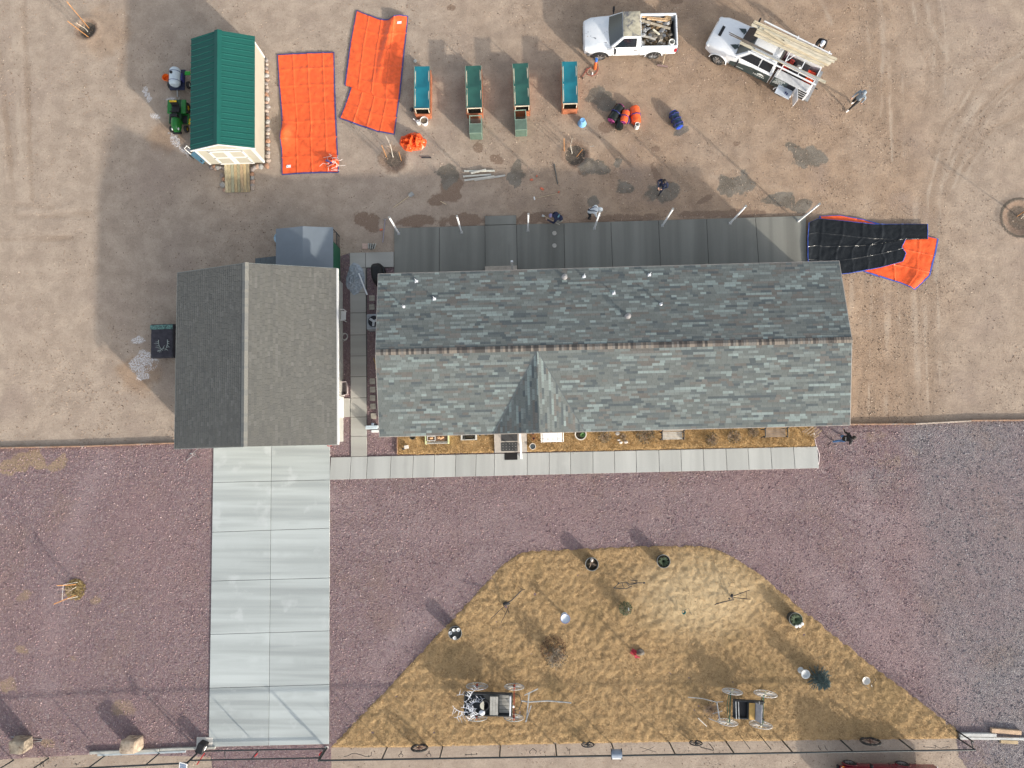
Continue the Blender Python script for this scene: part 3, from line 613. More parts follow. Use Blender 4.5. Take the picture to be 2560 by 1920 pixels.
for sg in (-1, 1):
    a, b, c, d_ = (-HL, sg * HD, HE), (HL, sg * HD, HE), (HL, 0, HR), (-HL, 0, HR)
    mb.add([a, b, c, d_] + [(q[0], q[1], q[2] - t_) for q in (a, b, c, d_)], [(0, 1, 2, 3), (7, 6, 5, 4), (0, 4, 5, 1), (1, 5, 6, 2), (3, 7, 4, 0)])
for sg in (-1, 1):
    a, b, c = (DX + sg * DW, -HD - .002, HE + .01), (DX, -HD - .002, DZ), (DX, -.12, DZ); mb.add([a, b, c], [(0, 1, 2)])
mb.add([(DX - DW, -HD + .01, HE), (DX + DW, -HD + .01, HE), (DX, -HD + .01, DZ - .02)], [(0, 1, 2)])
roof = mb.obj('roof', M_DECK, hs)
fb = MB()
for y in (-HD - .015, HD + .015): fb.bx(-HL - .01, HL + .01, y - .015, y + .015, HE - .17, HE + .004)
for x in (-HL - .015, HL + .015):
    for sg in (-1, 1): fb.bar((x, sg * HD, HE - .08), (x, 0, HR - .08), .03, .16)
fb.obj('fascia', mat('fascia', (.36, .33, .3), .7), hs)
pal = [(.175, .195, .188), (.195, .215, .205), (.31, .375, .36), (.105, .128, .138), (.18, .166, .152), (.235, .268, .256), (.265, .31, .3), (.145, .168, .172), (.205, .195, .18), (.34, .41, .395)]
wts = [22, 20, 6, 9, 7, 14, 9, 11, 7, 3]
pal = [tuple(.78 * (q * .8 + .2 * mnq) for q, mnq in zip(c, (.2, .212, .2))) for c in pal]; rf = Roofing(roof, hs, pal, wts, thick=.009)
for sg in (-1, 1):
    a = (sg * -HL, sg * HD * 1, HE) if False else None
o_, u_, v_, n_, L_, Vh = slope_frame((-HL, -HD, HE), (HL, -HD, HE), (-HL, 0, HR))
# keep the front slope clear of the dormer: two areas left and right of the valleys
vy = lambda k: k  # valley lines in (u,v): from (HL+DX -+ DW, 0) to (HL+DX, Vh*.97)
ux = HL + DX; top_v = Vh * .968
def halfplane(p, q, keep):
    nx, ny = q[1] - p[1], -(q[0] - p[0]); d0 = nx * p[0] + ny * p[1]
    if nx * keep[0] + ny * keep[1] - d0 > 0: nx, ny, d0 = -nx, -ny, -d0
    return (nx, ny, d0)
rf.plane(o_, u_, v_, n_, ux, Vh, [halfplane((ux - DW, 0), (ux, top_v), (0, 0))])
rf.plane(o_, u_, v_, n_, L_, Vh, [halfplane((ux + DW, 0), (ux, top_v), (L_, 0))], u0=ux)
o_, u_, v_, n_, L_, Vh = slope_frame((HL, HD, HE), (-HL, HD, HE), (HL, 0, HR)); rf.plane(o_, u_, v_, n_, L_, Vh)
# dormer slopes, courses parallel to the dormer ridge
for sg in (-1, 1):
    if sg < 0: fr = slope_frame((DX - DW, -.12, HE + .012), (DX - DW, -HD, HE + .012), (DX, -.12, DZ + .002))
    else: fr = slope_frame((DX + DW, -HD, HE + .012), (DX + DW, -.12, HE + .012), (DX, -HD, DZ + .002))
    o_, u_, v_, n_, L_, Vh = fr
    hp = halfplane((L_, 0), (0, Vh), (L_, Vh)) if sg < 0 else halfplane((0, 0), (L_, Vh), (0, Vh))
    rf.plane(o_, u_, v_, n_, L_, Vh, [hp])
rf.finish()
M_CAP = [mat('ridge_cap_%s' % k, c, .9, var=.1) for k, c in (('tan', (.19, .165, .138)), ('brown', (.115, .098, .086)), ('dark', (.065, .06, .056)), ('grey', (.15, .142, .13)))]
caps(roof, (-HL, 0, HR + .012), (HL, 0, HR + .012), 186, .145, .036, None, M_CAP)
# valley metal lines
for sg in (-1, 1):
    MB().bar((DX + sg * DW, -HD, HE + .03), (DX, -.12, DZ + .01), .05, .012).obj('valley_flashing', mat('valley', (.11, .125, .13), .8), roof)
HL_ = loc_(hs)
def on_roof(a, b):
    """pixel -> local point on the roof surface"""
    z = 3.3
    for _ in range(6):
        q = HL_(P(a, b, z)); z = HR - (HR - HE) * abs(q.y) / HD
    return Vector((q.x, q.y, z))
M_BOOT = mat('white_boot', (.62, .64, .67), .35, var=.03)
for c, kind in [((1041, 703), 0), ((1086, 747), 0), ((1460, 691), 0), ((1534, 733), 0), ((1623, 687), 0), ((1009, 767), 1), ((1652, 761), 1), ((1411, 694), 2), ((1569, 792), 2)]:
    q = on_roof(*c); mb = MB()
    if kind == 0:
        mb.lathe([(.105, .01), (.1, .03), (.055, .07), (.05, .16), (.022, .17), (.02, .62)], 12); mb.bx(-.1, -.02, -.12, .02, .01, .05); mb.bx(.03, .11, -.1, .05, .01, .06)
        v = mb.obj('pipe_boot', M_BOOT, roof, smooth=True)
    elif kind == 1: v = mb.lathe([(.11, .005), (.09, .03), (.05, .05), (.05, .36), (.038, .36), (.038, .1)], 12).obj('vent_pipe', M_BOOT, roof, smooth=True)
    else: v = mb.lathe([(.2, .01), (.14, .04), (.1, .1), (.1, .24), (.17, .25), (.17, .31), (.05, .36), (.01, .365)], 16).obj('vent_cap', mat('vent_grey', (.3, .29, .285), .55, .2), roof, smooth=True)
    v.location = q; v.scale = (.8, .8, .85)

# ---------------------------------------------------------------- garage
ga = thing('garage', 'detached garage with plain taupe shingle roof at the driveway head', 'garage', (-13.45, 4.44, 0), rad(1.45))
GE, GR, GX, GY = 2.6, 4.1, 4.07, 4.475
mb = MB().bx(-3.75, 3.75, -4.3, 4.3, 0, 2.58)
for y in (-4.3, 4.3): mb.add([(-3.75, y, 2.58), (3.75, y, 2.58), (0, y, 3.96)], [(0, 1, 2)])
mb.obj('wall', M_SIDING, ga)
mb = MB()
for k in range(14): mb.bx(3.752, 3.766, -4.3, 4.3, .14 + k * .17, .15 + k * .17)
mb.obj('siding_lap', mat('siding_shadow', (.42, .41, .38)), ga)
GM = loc_(ga); p = GM(P(854.6, 1019, 0))
d = MB().bx(0, .04, -.46, .46, 0, 2.03).obj('door', M_WHITE, ga); d.location = (3.755, p.y, .08); MB().bx(.03, .05, -.15, .2, 1.35, 1.75).obj('pane', M_GLASS, d); MB().ball((.08, .38, 1.), .035).obj('handle', M_GREYMET, d)
f = MB().bx(0, .035, -.55, -.46, 0, 2.12).bx(0, .035, .46, .55, 0, 2.12).bx(0, .035, -.46, .46, 2.03, 2.12).obj('door_frame', M_WHITE, ga); f.location = (3.755, p.y, .06)
gd = MB().bx(-2.45, 2.45, -.02, .02, 0, 2.15).obj('garage_door', mat('garage_door', (.62, .6, .55)), ga); gd.location = (0, -4.32, .05)
for k in range(4): MB().bx(-2.42, 2.42, -.035, -.022, .04 + k * .53, .53 + k * .53).obj('panel', M_SIDING, gd)
mb = MB()
for sg in (-1, 1):
    q = [(sg * GX, -GY, GE), (sg * GX, GY, GE), (0, GY, GR), (0, -GY, GR)]; mb.add(q + [(a, b, c - .06) for a, b, c in q], [(0, 1, 2, 3), (7, 6, 5, 4), (0, 4, 5, 1), (1, 5, 6, 2), (3, 7, 4, 0)])
groof = mb.obj('roof', M_DECK, ga)
pal = [(.228, .226, .205), (.243, .24, .215), (.213, .212, .194), (.262, .258, .232), (.232, .228, .202), (.198, .197, .182), (.278, .274, .25)]
pal = [(c[0] * .38 + .058, c[1] * .38 + .057, c[2] * .38 + .053) for c in pal]; rf = Roofing(groof, ga, pal, [20, 18, 16, 9, 14, 8, 5], thick=.026)
for fr in (slope_frame((GX, -GY, GE), (GX, GY, GE), (0, -GY, GR)), slope_frame((-GX, GY, GE), (-GX, -GY, GE), (0, GY, GR))):
    rf.plane(*fr, runs=.15)
rf.finish()
caps(groof, (0, -GY, GR + .012), (0, GY, GR + .012), 62, .15, .056, None, [mat('garage_cap_a', (.2, .2, .185), .9), mat('garage_cap_b', (.23, .225, .2), .9)])
MB().bx(GX + .002, GX + .10, -GY, GY, GE - .12, GE + .015).obj('gutter', M_WHITE, ga, bev=.01)
MB().bx(-GX - .03, -GX - .002, -GY, GY, GE - .15, GE + .01).obj('fascia', mat('drip_edge', (.33, .36, .34)), ga)
for y in (-GY - .012, GY + .012):
    for sg in (-1, 1): MB().bar((sg * GX, y, GE - .07), (0, y, GR - .07), .02, .14).obj('rake_board', mat('drip_edge'), ga)

# ---------------------------------------------------------------- garden shed with green metal roof
sh = thing('garden_shed', 'cream garden shed with ribbed green metal roof and white double doors', 'shed', (-15.86, 18.62, 0), rad(1.75))
SE, SR = 2.12, 2.78
M_CREAM = mat('cream_siding', (.41, .385, .315), .7, var=.05, vs=2, bump=.08)
mb = MB().bx(-1.51, 1.51, -3.05, 3.05, .18, 2.12)
for y in (-3.05, 3.05): mb.add([(-1.51, y, 2.12), (1.51, y, 2.12), (0, y, 2.70)], [(0, 1, 2)])
mb.obj('wall', M_CREAM, sh); MB().bx(-1.45, 1.45, -2.98, 2.98, 0, .18).obj('skid', mat('skid_wood', (.25, .2, .14)), sh)
for n, b in (('corner_trim', (1.44, 1.53, -3.09, -3.055)), ('corner_trim', (-1.53, -1.44, -3.09, -3.055)), ('corner_trim', (1.513, 1.54, -3.07, -2.97)), ('corner_trim', (1.513, 1.54, 2.97, 3.07))):
    MB().bx(*b, .2, 2.1).obj(n, M_WHITE, sh)
MB().bx(-1.44, 1.44, -3.088, -3.056, 2.02, 2.12).obj('frieze_board', M_WHITE, sh)
for sg in (-1, 1): MB().bar((sg * 1.72, -3.09, 2.06), (0, -3.09, 2.70), .03, .1).obj('rake_trim', M_WHITE, sh)
for sg in (-1, 1):
    dr_ = MB().bx(-.46, .46, -.02, .02, 0, 1.72).obj('door', M_CREAM, sh); dr_.location = (.06 + sg * .475, -3.075, .22)
    for b in ((-.46, -.34, 0, 1.72), (.34, .46, 0, 1.72)): MB().bx(b[0], b[1], -.045, -.021, b[2], b[3]).obj('stile', M_WHITE, dr_)
    for z in (0, .82, 1.6): MB().bx(-.339, .339, -.043, -.021, z, z + .12).obj('rail', M_WHITE, dr_)
    for z in (.2, .88, 1.66): MB().bx(sg * .4 - .05, sg * .4 + .05, -.056, -.046, z, z + .05).obj('hinge', mat('black_iron', (.03, .03, .03), .5), dr_)
M_GREEN = mat('green_metal', (.011, .09, .075), .55, .0, var=.07, vs=1.2, bump=.03, spec=.22)
def rib_panel(w, L):
    mb = MB(); prof = [(0, 0), (.025, .0), (.04, .03), (.075, .03), (.09, 0), (w * .5, 0), (w * .5 + .01, .007), (w * .5 + .035, .007), (w * .5 + .045, 0), (w, 0)]
    mb.add([(x, 0, z) for x, z in prof] + [(x, L, z) for x, z in prof], [(i, i + 1, len(prof) + i + 1, len(prof) + i) for i in range(len(prof) - 1)]); return mb
L_ = math.hypot(1.7, SR - SE); n_p = 19; w_p = 6.16 / n_p
pm = rib_panel(w_p, L_ - .1).mesh('roof_panel', M_GREEN, fix=False)
sroof = MB().add([(-1.7, -3.06, SE), (1.7, -3.06, SE), (0, -3.06, SR), (-1.7, 3.1, SE), (1.7, 3.1, SE), (0, 3.1, SR)], [(0, 2, 5, 3), (1, 4, 5, 2), (0, 3, 4, 1)]).obj('roof', mat('green_underside', (.01, .08, .07)), sh); sroof.location.z = -.008
for k in range(n_p):
    for sg in (-1, 1):
        y = -3.07 + k * w_p; o = link('roof_panel', pm, sroof)
        u = Vector((0, 1, 0)) if sg > 0 else Vector((0, -1, 0)); v = Vector((-sg * 1.7, 0, SR - SE)).normalized(); n = u.cross(v)
        M = Matrix(((u.x, v.x, n.x, 0), (u.y, v.y, n.y, 0), (u.z, v.z, n.z, 0), (0, 0, 0, 1))); M.translation = (sg * 1.71, y if sg > 0 else y + w_p, SE + .012); o.matrix_local = M
mb = MB(); dz = .2 * (SR - SE) / 1.7
mb.add([(-.2, -3.09, SR - dz + .055), (0, -3.09, SR + .06), (.2, -3.09, SR - dz + .055), (-.2, 3.12, SR - dz + .055), (0, 3.12, SR + .06), (.2, 3.12, SR - dz + .055)], [(0, 1, 4, 3), (1, 2, 5, 4)]); mb.obj('ridge_cap', M_GREEN, sroof)
# ramp
rp = thing('shed_ramp', 'weathered wooden plank ramp at the shed doors', 'ramp', P(595.5, 447, 0), rad(1.3)); RL = loc_(rp)
W_ = [(.5, .42, .27), (.44, .36, .22), (.33, .32, .22), (.4, .3, .17), (.3, .27, .17), (.42, .3, .18), (.48, .36, .2), (.36, .28, .17)]
for k in range(8):
    x = -.69 + k * .1735; m = mat('plank_%d' % k, W_[k], .85, var=.3, vs=7, stretch=(5, .7, 5), dirt=(.2, .19, .13), dscale=1.2)
    cut = -.05 if k < 3 else 0
    for y0, y1 in (((-.78, cut - .004), (cut + .004, .80)) if k < 3 else ((-.78, .80),)):
        zz = lambda y: .035 + (y + .78) / 1.58 * .19
        MB().bar((x + .08, y0, zz(y0)), (x + .08, y1, zz(y1)), .158, .035).obj('plank', m, rp, bev=.006, seg=1)
for x in (-.62, .62): MB().bar((x, -.7, .015), (x, .78, .17), .05, .06).obj('stringer', mat('skid_wood'), rp)
# border stones round the shed
STN = [mat('stone_%d' % k, c, .9, var=.3, vs=9, bump=.4, bs_=25) for k, c in enumerate([(.36, .25, .19), (.3, .27, .25), (.42, .34, .28), (.26, .22, .2), (.4, .23, .15), (.33, .32, .3)])]
def stone(p, r, k, label, group, name='border_stone'):
    o = MB().ball((0, 0, 0), (r * random.uniform(.9, 1.3), r * random.uniform(.8, 1.1), r * .65), 9, 6, .16, k).obj(name, STN[k % 6], smooth=True)
    o.location = Vector(p) + Vector((0, 0, r * .35)); o.rotation_euler = (0, 0, random.uniform(0, 6)); return tag(o, label, 'stone', group)
k = 0
for i in range(27):
    y = 152 + i * 9.6; k += 1; stone(P(lerp(666, 670.5, i / 27) + random.uniform(-1.5, 2.5), y, 0), random.uniform(.095, .15), k, 'rough stone in the row along the shed\'s long cream wall', 'stones along the shed wall')
for a, b in [(668, 415), (652, 417), (644, 416), (638, 419), (672, 402)]: k += 1; stone(P(a, b), .15, k, 'rounded stone at the shed corner right of the ramp', 'stones at the shed corner by the orange tarps')
for a, b in [(632, 424), (631, 436), (631, 446), (632, 456), (632, 464), (633, 470)]: k += 1; stone(P(a, b), .13, k, 'stone on the tarp side of the wooden ramp', 'stones beside the ramp, tarp side')
for a, b in [(529, 420), (536, 417), (544, 420), (539, 423), (551, 419), (560, 420), (556, 438), (560, 449), (558, 463), (561, 475)]: k += 1; stone(P(a, b), random.uniform(.1, .17), k, 'stone on the wheeled cart side of the wooden ramp', 'stones beside the ramp, cart side')

# ---------------------------------------------------------------- kennel behind the garage
kn = thing('dog_kennel', 'kennel with grey fabric gable roof and green mesh side behind the garage', 'kennel', P(765, 640, 0), rad(1.3)); KL = loc_(kn)
M_TARP = mat('grey_fabric', (.155, .185, .215), .6, var=.05, vs=1.5, bump=.05); M_POST = mat('dark_tube', (.05, .055, .06), .5, .4); M_MESH = mat('green_mesh', (.015, .10, .055), .7, var=.15)
x0, x1, y0, y1 = KL(P(690, 570, 1.5)).x, KL(P(833, 570, 1.5)).x, -1.9, KL(P(760, 570, 1.5)).y; xr = KL(P(757, 566, 1.82)).x
mb = MB(); mb.grid(lambda a, b: (lerp(x0, xr, a), lerp(y0, y1, b), 1.5 + .32 * a - .025 * math.sin(a * PI)), 6, 8); mb.grid(lambda a, b: (lerp(xr, x1, a), lerp(y0, y1, b), 1.82 - .32 * a - .025 * math.sin(a * PI)), 6, 8)
mb.obj('canopy', M_TARP, kn)
for a in (x0 + .05, x1 - .05):
    for b in (y0 + .05, y1 - .05): MB().tube([(a, b, 0), (a, b, 1.5)], .025).obj('post', M_POST, kn)
fr = MB()
for z in (.75, 1.47): fr.tube([(x1 - .03, y0, z), (x1 - .03, y1 - .03, z)], .02); fr.tube([(x0 + .03, y1 - .03, z), (x1 - .03, y1 - .03, z)], .02)
fr.tube([(x1 - .03, y1 - .75, 0), (x1 - .03, y1 - .75, 1.47)], .02); fr.obj('frame', M_POST, kn)
MB().bx(x1 - .02, x1 + .0, y0, y1 - .78, .05, 1.42).obj('mesh_panel', M_MESH, kn)
mb = MB()
for k in range(8): mb.bar((x1 - .02, y1 - .72 + k * .09, .03), (x1 - .02, y1 - .72 + k * .09, .74), .006)
for k in range(9): mb.bar((x1 - .02, y1 - .74, .06 + k * .08), (x1 - .02, y1 - .05, .06 + k * .08), .006)
mb.obj('wire_panel', M_POST, kn)
lt = thing('lean_to', 'low dark slate panel lean-to against the kennel behind the garage', 'lean-to', P(658, 665, 0), rad(1.3)); LL = loc_(lt)
M_SLATE = mat('slate_panel', (.095, .115, .125), .6, var=.15)
for k in range(4):
    a, b = lerp(638, 691, k / 4), lerp(638, 691, (k + 1) / 4)
    q = [LL(P(a, lerp(646, 640, k / 4), 1.0)), LL(P(b - .4, lerp(646, 640, (k + 1) / 4), 1.0)), LL(P(b - .4, 720, 1.12)), LL(P(a, 720, 1.12))]
    MB().add([tuple(v) for v in q] + [(v.x, v.y, v.z - .03) for v in q], [(0, 1, 2, 3), (7, 6, 5, 4), (0, 4, 5, 1), (1, 5, 6, 2), (3, 7, 4, 0), (2, 6, 7, 3)]).obj('panel', M_SLATE, lt)
for a, b in ((640, 648), (690, 643)):
    q = LL(P(a, b, .97)); MB().tube([(q.x, q.y - .1, 0), (q.x, q.y - .1, .97)], .03).obj('post', M_POST, lt)
MB().bar(LL(P(692.5, 641, 1.02)), LL(P(692.5, 676, 1.06)), .05, .04).obj('trim', mat('trim_tan', (.35, .22, .16)), lt)
o = MB().lathe([(.01, .012), (.36, .012), (.42, .1), (.44, .1), (.38, 0), (.01, 0)], 24).obj('wash_tub', mat('pale_blue_plastic', (.42, .58, .68), .4), smooth=True); o.location = P(701, 596, .02); o.scale = (.75, .75, 1); tag(o, 'round pale blue plastic tub under the kennel roof edge', 'tub')
# ============================================================ BACK YARD OBJECTS
M_CEDAR = mat('red_stained_wood', (.36, .125, .06), .75, var=.25, vs=4); M_PINE = mat('pale_batten', (.66, .56, .42), .75, var=.15); M_SOIL = mat('dark_soil', (.035, .028, .018), .95, var=.5, vs=9, bump=.5)
M_TEAL = mat('teal_shade_cloth', (.008, .14, .185), .55, var=.1, vs=2, bump=.1, bs_=160); M_DKG = mat('dark_green_shade_cloth', (.02, .085, .07), .55, var=.1, vs=2, bump=.1, bs_=160)
M_PGREEN = mat('pale_green_frame', (.25, .34, .27), .6); M_SHEER = mat('sheer_green_mesh', (.13, .2, .155), .7, alpha=.72)
def raised_bed(tl, tr, br, bl, m, label):
    """bed with soil, corner battens and a cloth roof; pixels are the cloth corners at the batten tops"""
    zt = .95; c = [P(*q, zt) for q in (tl, tr, br, bl)]; mid = sum(c, Vector()) / 4; ax = (c[0] - c[3]).normalized(); rz = math.atan2(-ax.x, ax.y)
    wd = ((c[1] - c[0]).length + (c[2] - c[3]).length) / 2; Lg = ((c[0] - c[3]).length + (c[1] - c[2]).length) / 2
    t = thing('raised_bed', label, 'raised bed', (mid.x, mid.y, 0), rz, 'covered raised garden beds'); hw, hl = wd / 2 - .01, Lg / 2
    y0, y1 = -hl - .12, hl - .05; zb = .56
    for x in (-hw - .02, hw + .02): MB().bx(x - .02, x + .02, y0, y1, 0, zb).obj('side_board', M_CEDAR, t, bev=.006, seg=1)
    for y in (y0, y1): MB().bx(-hw + .001, hw - .001, y - .02, y + .02, 0, zb - .004).obj('end_board', M_CEDAR, t, bev=.006, seg=1)
    for x in (-hw - .02, hw + .02): MB().bx(x - .035, x + .035, y0 - .02, y1 + .02, zb + .001, zb + .03).obj('top_rail', M_CEDAR, t)
    MB().grid(lambda a, b: (lerp(-hw, hw, a), lerp(y0 + .02, y1 - .02, b), zb - .14 + .03 * noise.noise((a * 3, b * 9, wd * 9))), 6, 18).obj('soil', M_SOIL, t, smooth=True)
    for x in (-hw + .03, hw - .03):
        for y in (y0 + .06, -.1, y1 - .06): MB().bx(x - .02, x + .02, y - .02, y + .02, zb - .15, zt - .01).obj('batten', M_PINE, t)
        MB().bx(x - .018, x + .018, -hl + .02, hl - .02, zt - .045, zt - .012).obj('roof_rail', M_PINE, t)
    MB().bx(-hw - .0, hw, -hl - .03, -hl + .012, zt - .03, zt + .015).obj('roof_rail', M_PINE, t)
    sag = lambda a, b: zt - .005 - .05 * math.sin(a * PI) * (abs(math.sin(b * 2 * PI)) ** .7) - (.10 * max(0, b - .72) / .28 * math.sin(a * PI) ** .5 * 0 + .0) + .012 * noise.noise((a * 4, b * 7, hl))
    MB().grid(lambda a, b: (lerp(-hw - .02, hw + .02, a) + .01 * noise.noise((b * 5, a, 2)), lerp(-hl, hl, b), sag(a, b)), 10, 28).obj('shade_cloth', m, t, smooth=True)
    for x in (-hw - .025, hw + .025): MB().bx(x - .008, x + .008, -hl, hl, zt - .02, zt + .008).obj('edge_strip', M_PGREEN, t)
    return t, hw, hl
b1, _, _ = raised_bed((1037, 166), (1074, 165.5), (1073, 271.5), (1036, 271), M_TEAL, 'raised bed with bright teal cloth roof, white bucket at its foot')
b2, _, _ = raised_bed((1164, 164.5), (1201.5, 164), (1205, 270), (1166.5, 270), M_DKG, 'raised bed with dark green cloth roof, beside the bright teal bed with the bucket')
b3, _, _ = raised_bed((1282, 159), (1318.5, 157.5), (1325, 264), (1286.5, 265.5), M_DKG, 'raised bed with dark green cloth roof, beside the teal bed with the blue bucket')
b4, _, _ = raised_bed((1405.5, 154), (1442, 153.5), (1444, 258.5), (1407.5, 259), M_TEAL, 'raised bed with bright teal cloth roof near the upturned blue bucket')
def cage(c, label, dark):
    """small open frame cage covered with sheer mesh"""
    q = [P(a, b, .78) for a, b in c]; mid = sum(q, Vector()) / 4; ax = q[0] - q[3]; t = thing('mesh_cage', label, 'plant cage', (mid.x, mid.y, 0), math.atan2(-ax.x, ax.y), 'sheer green plant cages')
    hw = (q[1] - q[0]).length / 2; hl = ax.length / 2; z = .8
    for x in (-hw, hw):
        for y in (-hl, 0, hl): MB().bx(x - .02, x + .02, y - .02, y + .02, 0, z).obj('post', M_PGREEN, t)
        MB().bx(x - .019, x + .019, -hl - .02, hl + .02, z, z + .035).obj('rail', M_PGREEN, t)
    for y in (-hl, .02, hl): MB().bx(-hw + .02, hw - .02, y - .018, y + .018, z + .002, z + .033).obj('crossbar', M_PGREEN, t)
    MB().bx(-hw, hw, -hl, 0, z + .036, z + .04).obj('mesh_top', M_SHEER, t); MB().bx(-hw, hw, -hl - .03, -hl - .025, .02, z).obj('mesh_end', M_SHEER, t)
    for x in (-hw - .024, hw + .024): MB().bx(x - .002, x + .002, -hl, hl, .02, z).obj('mesh_side', M_SHEER, t)
    MB().bx(-hw + .05, hw - .05, -hl * .2, hl * .7, .02, .08).obj('tray', mat('terracotta_board', (.4, .2, .13)), t)
cage([(1174, 290), (1203, 290), (1203.5, 333), (1174.5, 333)], 'sheer green mesh cage at the foot of the bed next to the bucket', 0)
cage([(1287, 276.5), (1314.5, 276), (1316, 325), (1289.5, 325)], 'darker mesh cage at the foot of the bed next to the blue bucket', 1)
# bucket, watering can, blue bucket, pipes
M_PLAST = mat('white_plastic', (.8, .8, .78), .35, var=.04)
def bucket(p, r, h, m, label, fill=None, name='bucket'):
    t = thing(name, label, 'bucket', p)
    MB().lathe([(r * .82, 0), (r * .86, .02), (r, h - .03), (r + .012, h - .03), (r + .012, h), (r - .012, h), (r * .8, .02), (.001, .02)], 24).obj('shell', m, t, smooth=True)
    if fill: MB().lathe([(r * .92, h * .8), (r * .5, h * .84), (.001, h * .86)], 16, cap=False).obj('contents', fill, t)
    MB().tube([(r * math.cos(a), r * .35 + .02 * math.sin(a), h - .02 + r * .3 * math.sin(a)) for a in [PI * k / 8 for k in range(9)]], .006, 6).obj('handle', M_GREYMET, t); return t
bucket(P(1062, 308, .0), .215, .36, M_PLAST, 'white bucket half full of soil beside the watering can', mat('brown_soil', (.2, .15, .1), .95, var=.4, vs=20))
wc = thing('watering_can', 'white watering can beside the white bucket', 'watering can', P(1047, 309, 0))
MB().lathe([(.11, 0), (.12, .02), (.11, .26), (.07, .3), (.06, .3), (.09, .26), (.001, .2)], 16).obj('body', M_PLAST, wc, smooth=True); MB().tube([(-.09, .03, .08), (-.22, .12, .27), (-.27, .15, .29)], [.022, .018, .03]).obj('spout', M_PLAST, wc, smooth=True)
MB().tube([(.1, -.02, .08), (.19, -.06, .18), (.13, -.05, .3), (.03, -.01, .31)], .012).obj('handle', M_PLAST, wc, smooth=True)
o = MB().lathe([(.24, 0), (.25, .02), (.2, .16), (.14, .42), (.12, .43), (.11, .41), (.001, .41)], 28).obj('upturned_bucket', mat('sky_blue_plastic', (.2, .43, .72), .35, var=.1), smooth=True); o.location = P(1455, 309, .0); tag(o, 'upturned sky blue bucket on the dirt beside the teal covered bed', 'bucket')
o = MB().ball((0, 0, 0), .1, 14, 10).obj('ball', mat('grey_rubber', (.4, .42, .4), .6), smooth=True); o.location = P(1038, 153, .1); tag(o, 'small grey ball on the dirt behind the teal bed with the white bucket', 'ball')
o = MB().ball((0, 0, 0), (.1, .13, .08), 12, 8, .1).obj('dark_rock', mat('dark_rock', (.1, .1, .1), .9), smooth=True); o.location = P(1029, 274, .06); tag(o, 'small dark stone on the dirt beside the teal bed with the white bucket', 'stone')
def pipe(p, label): t = MB().lathe([(.13, 0), (.13, .42), (.105, .42), (.105, .02), (.001, .02)], 22).obj('pipe_offcut', mat('cut_pvc', (.75, .75, .7), .45), smooth=True); t.location = p; return tag(t, label, 'pipe')
pipe(P(1591, 319, 0), 'short white upright pipe against the orange tarp bundle')

# ---- tarps ---------------------------------------------------------------
def tarp_mat(name, col, rough=.42):
    m, t, b = _nodes(name); co = coords(t, 'Object')
    n1 = noise_tex(t, co, 1.3, 5, .6, .5); n2 = noise_tex(t, co, 5, 4, .6); wv = noise_tex(t, co, 120, 2)
    c = mix(t, ramp(t, n2, .3, .7), tuple(q * .86 for q in col), tuple(min(1, q * 1.1) for q in col)); ln(t, c, b.inputs['Base Color'])
    b.inputs['Roughness'].default_value = rough; b.inputs['Specular IOR Level'].default_value = .35
    bump_(t, math_(t, 'ADD', math_(t, 'MULTIPLY', n1, 1.2), math_(t, 'MULTIPLY', n2, .5)), b, .45, .06); return m
M_OR = tarp_mat('orange_tarp', (.84, .125, .034), .42); M_OR2 = tarp_mat('orange_tarp_shiny', (.84, .12, .032), .26); M_BLK = tarp_mat('black_tarp', (.012, .014, .016), .16); M_HEM = mat('blue_hem', (.05, .06, .2), .55, var=.15); M_HEM2 = mat('bright_blue_hem', (.05, .1, .42), .45)
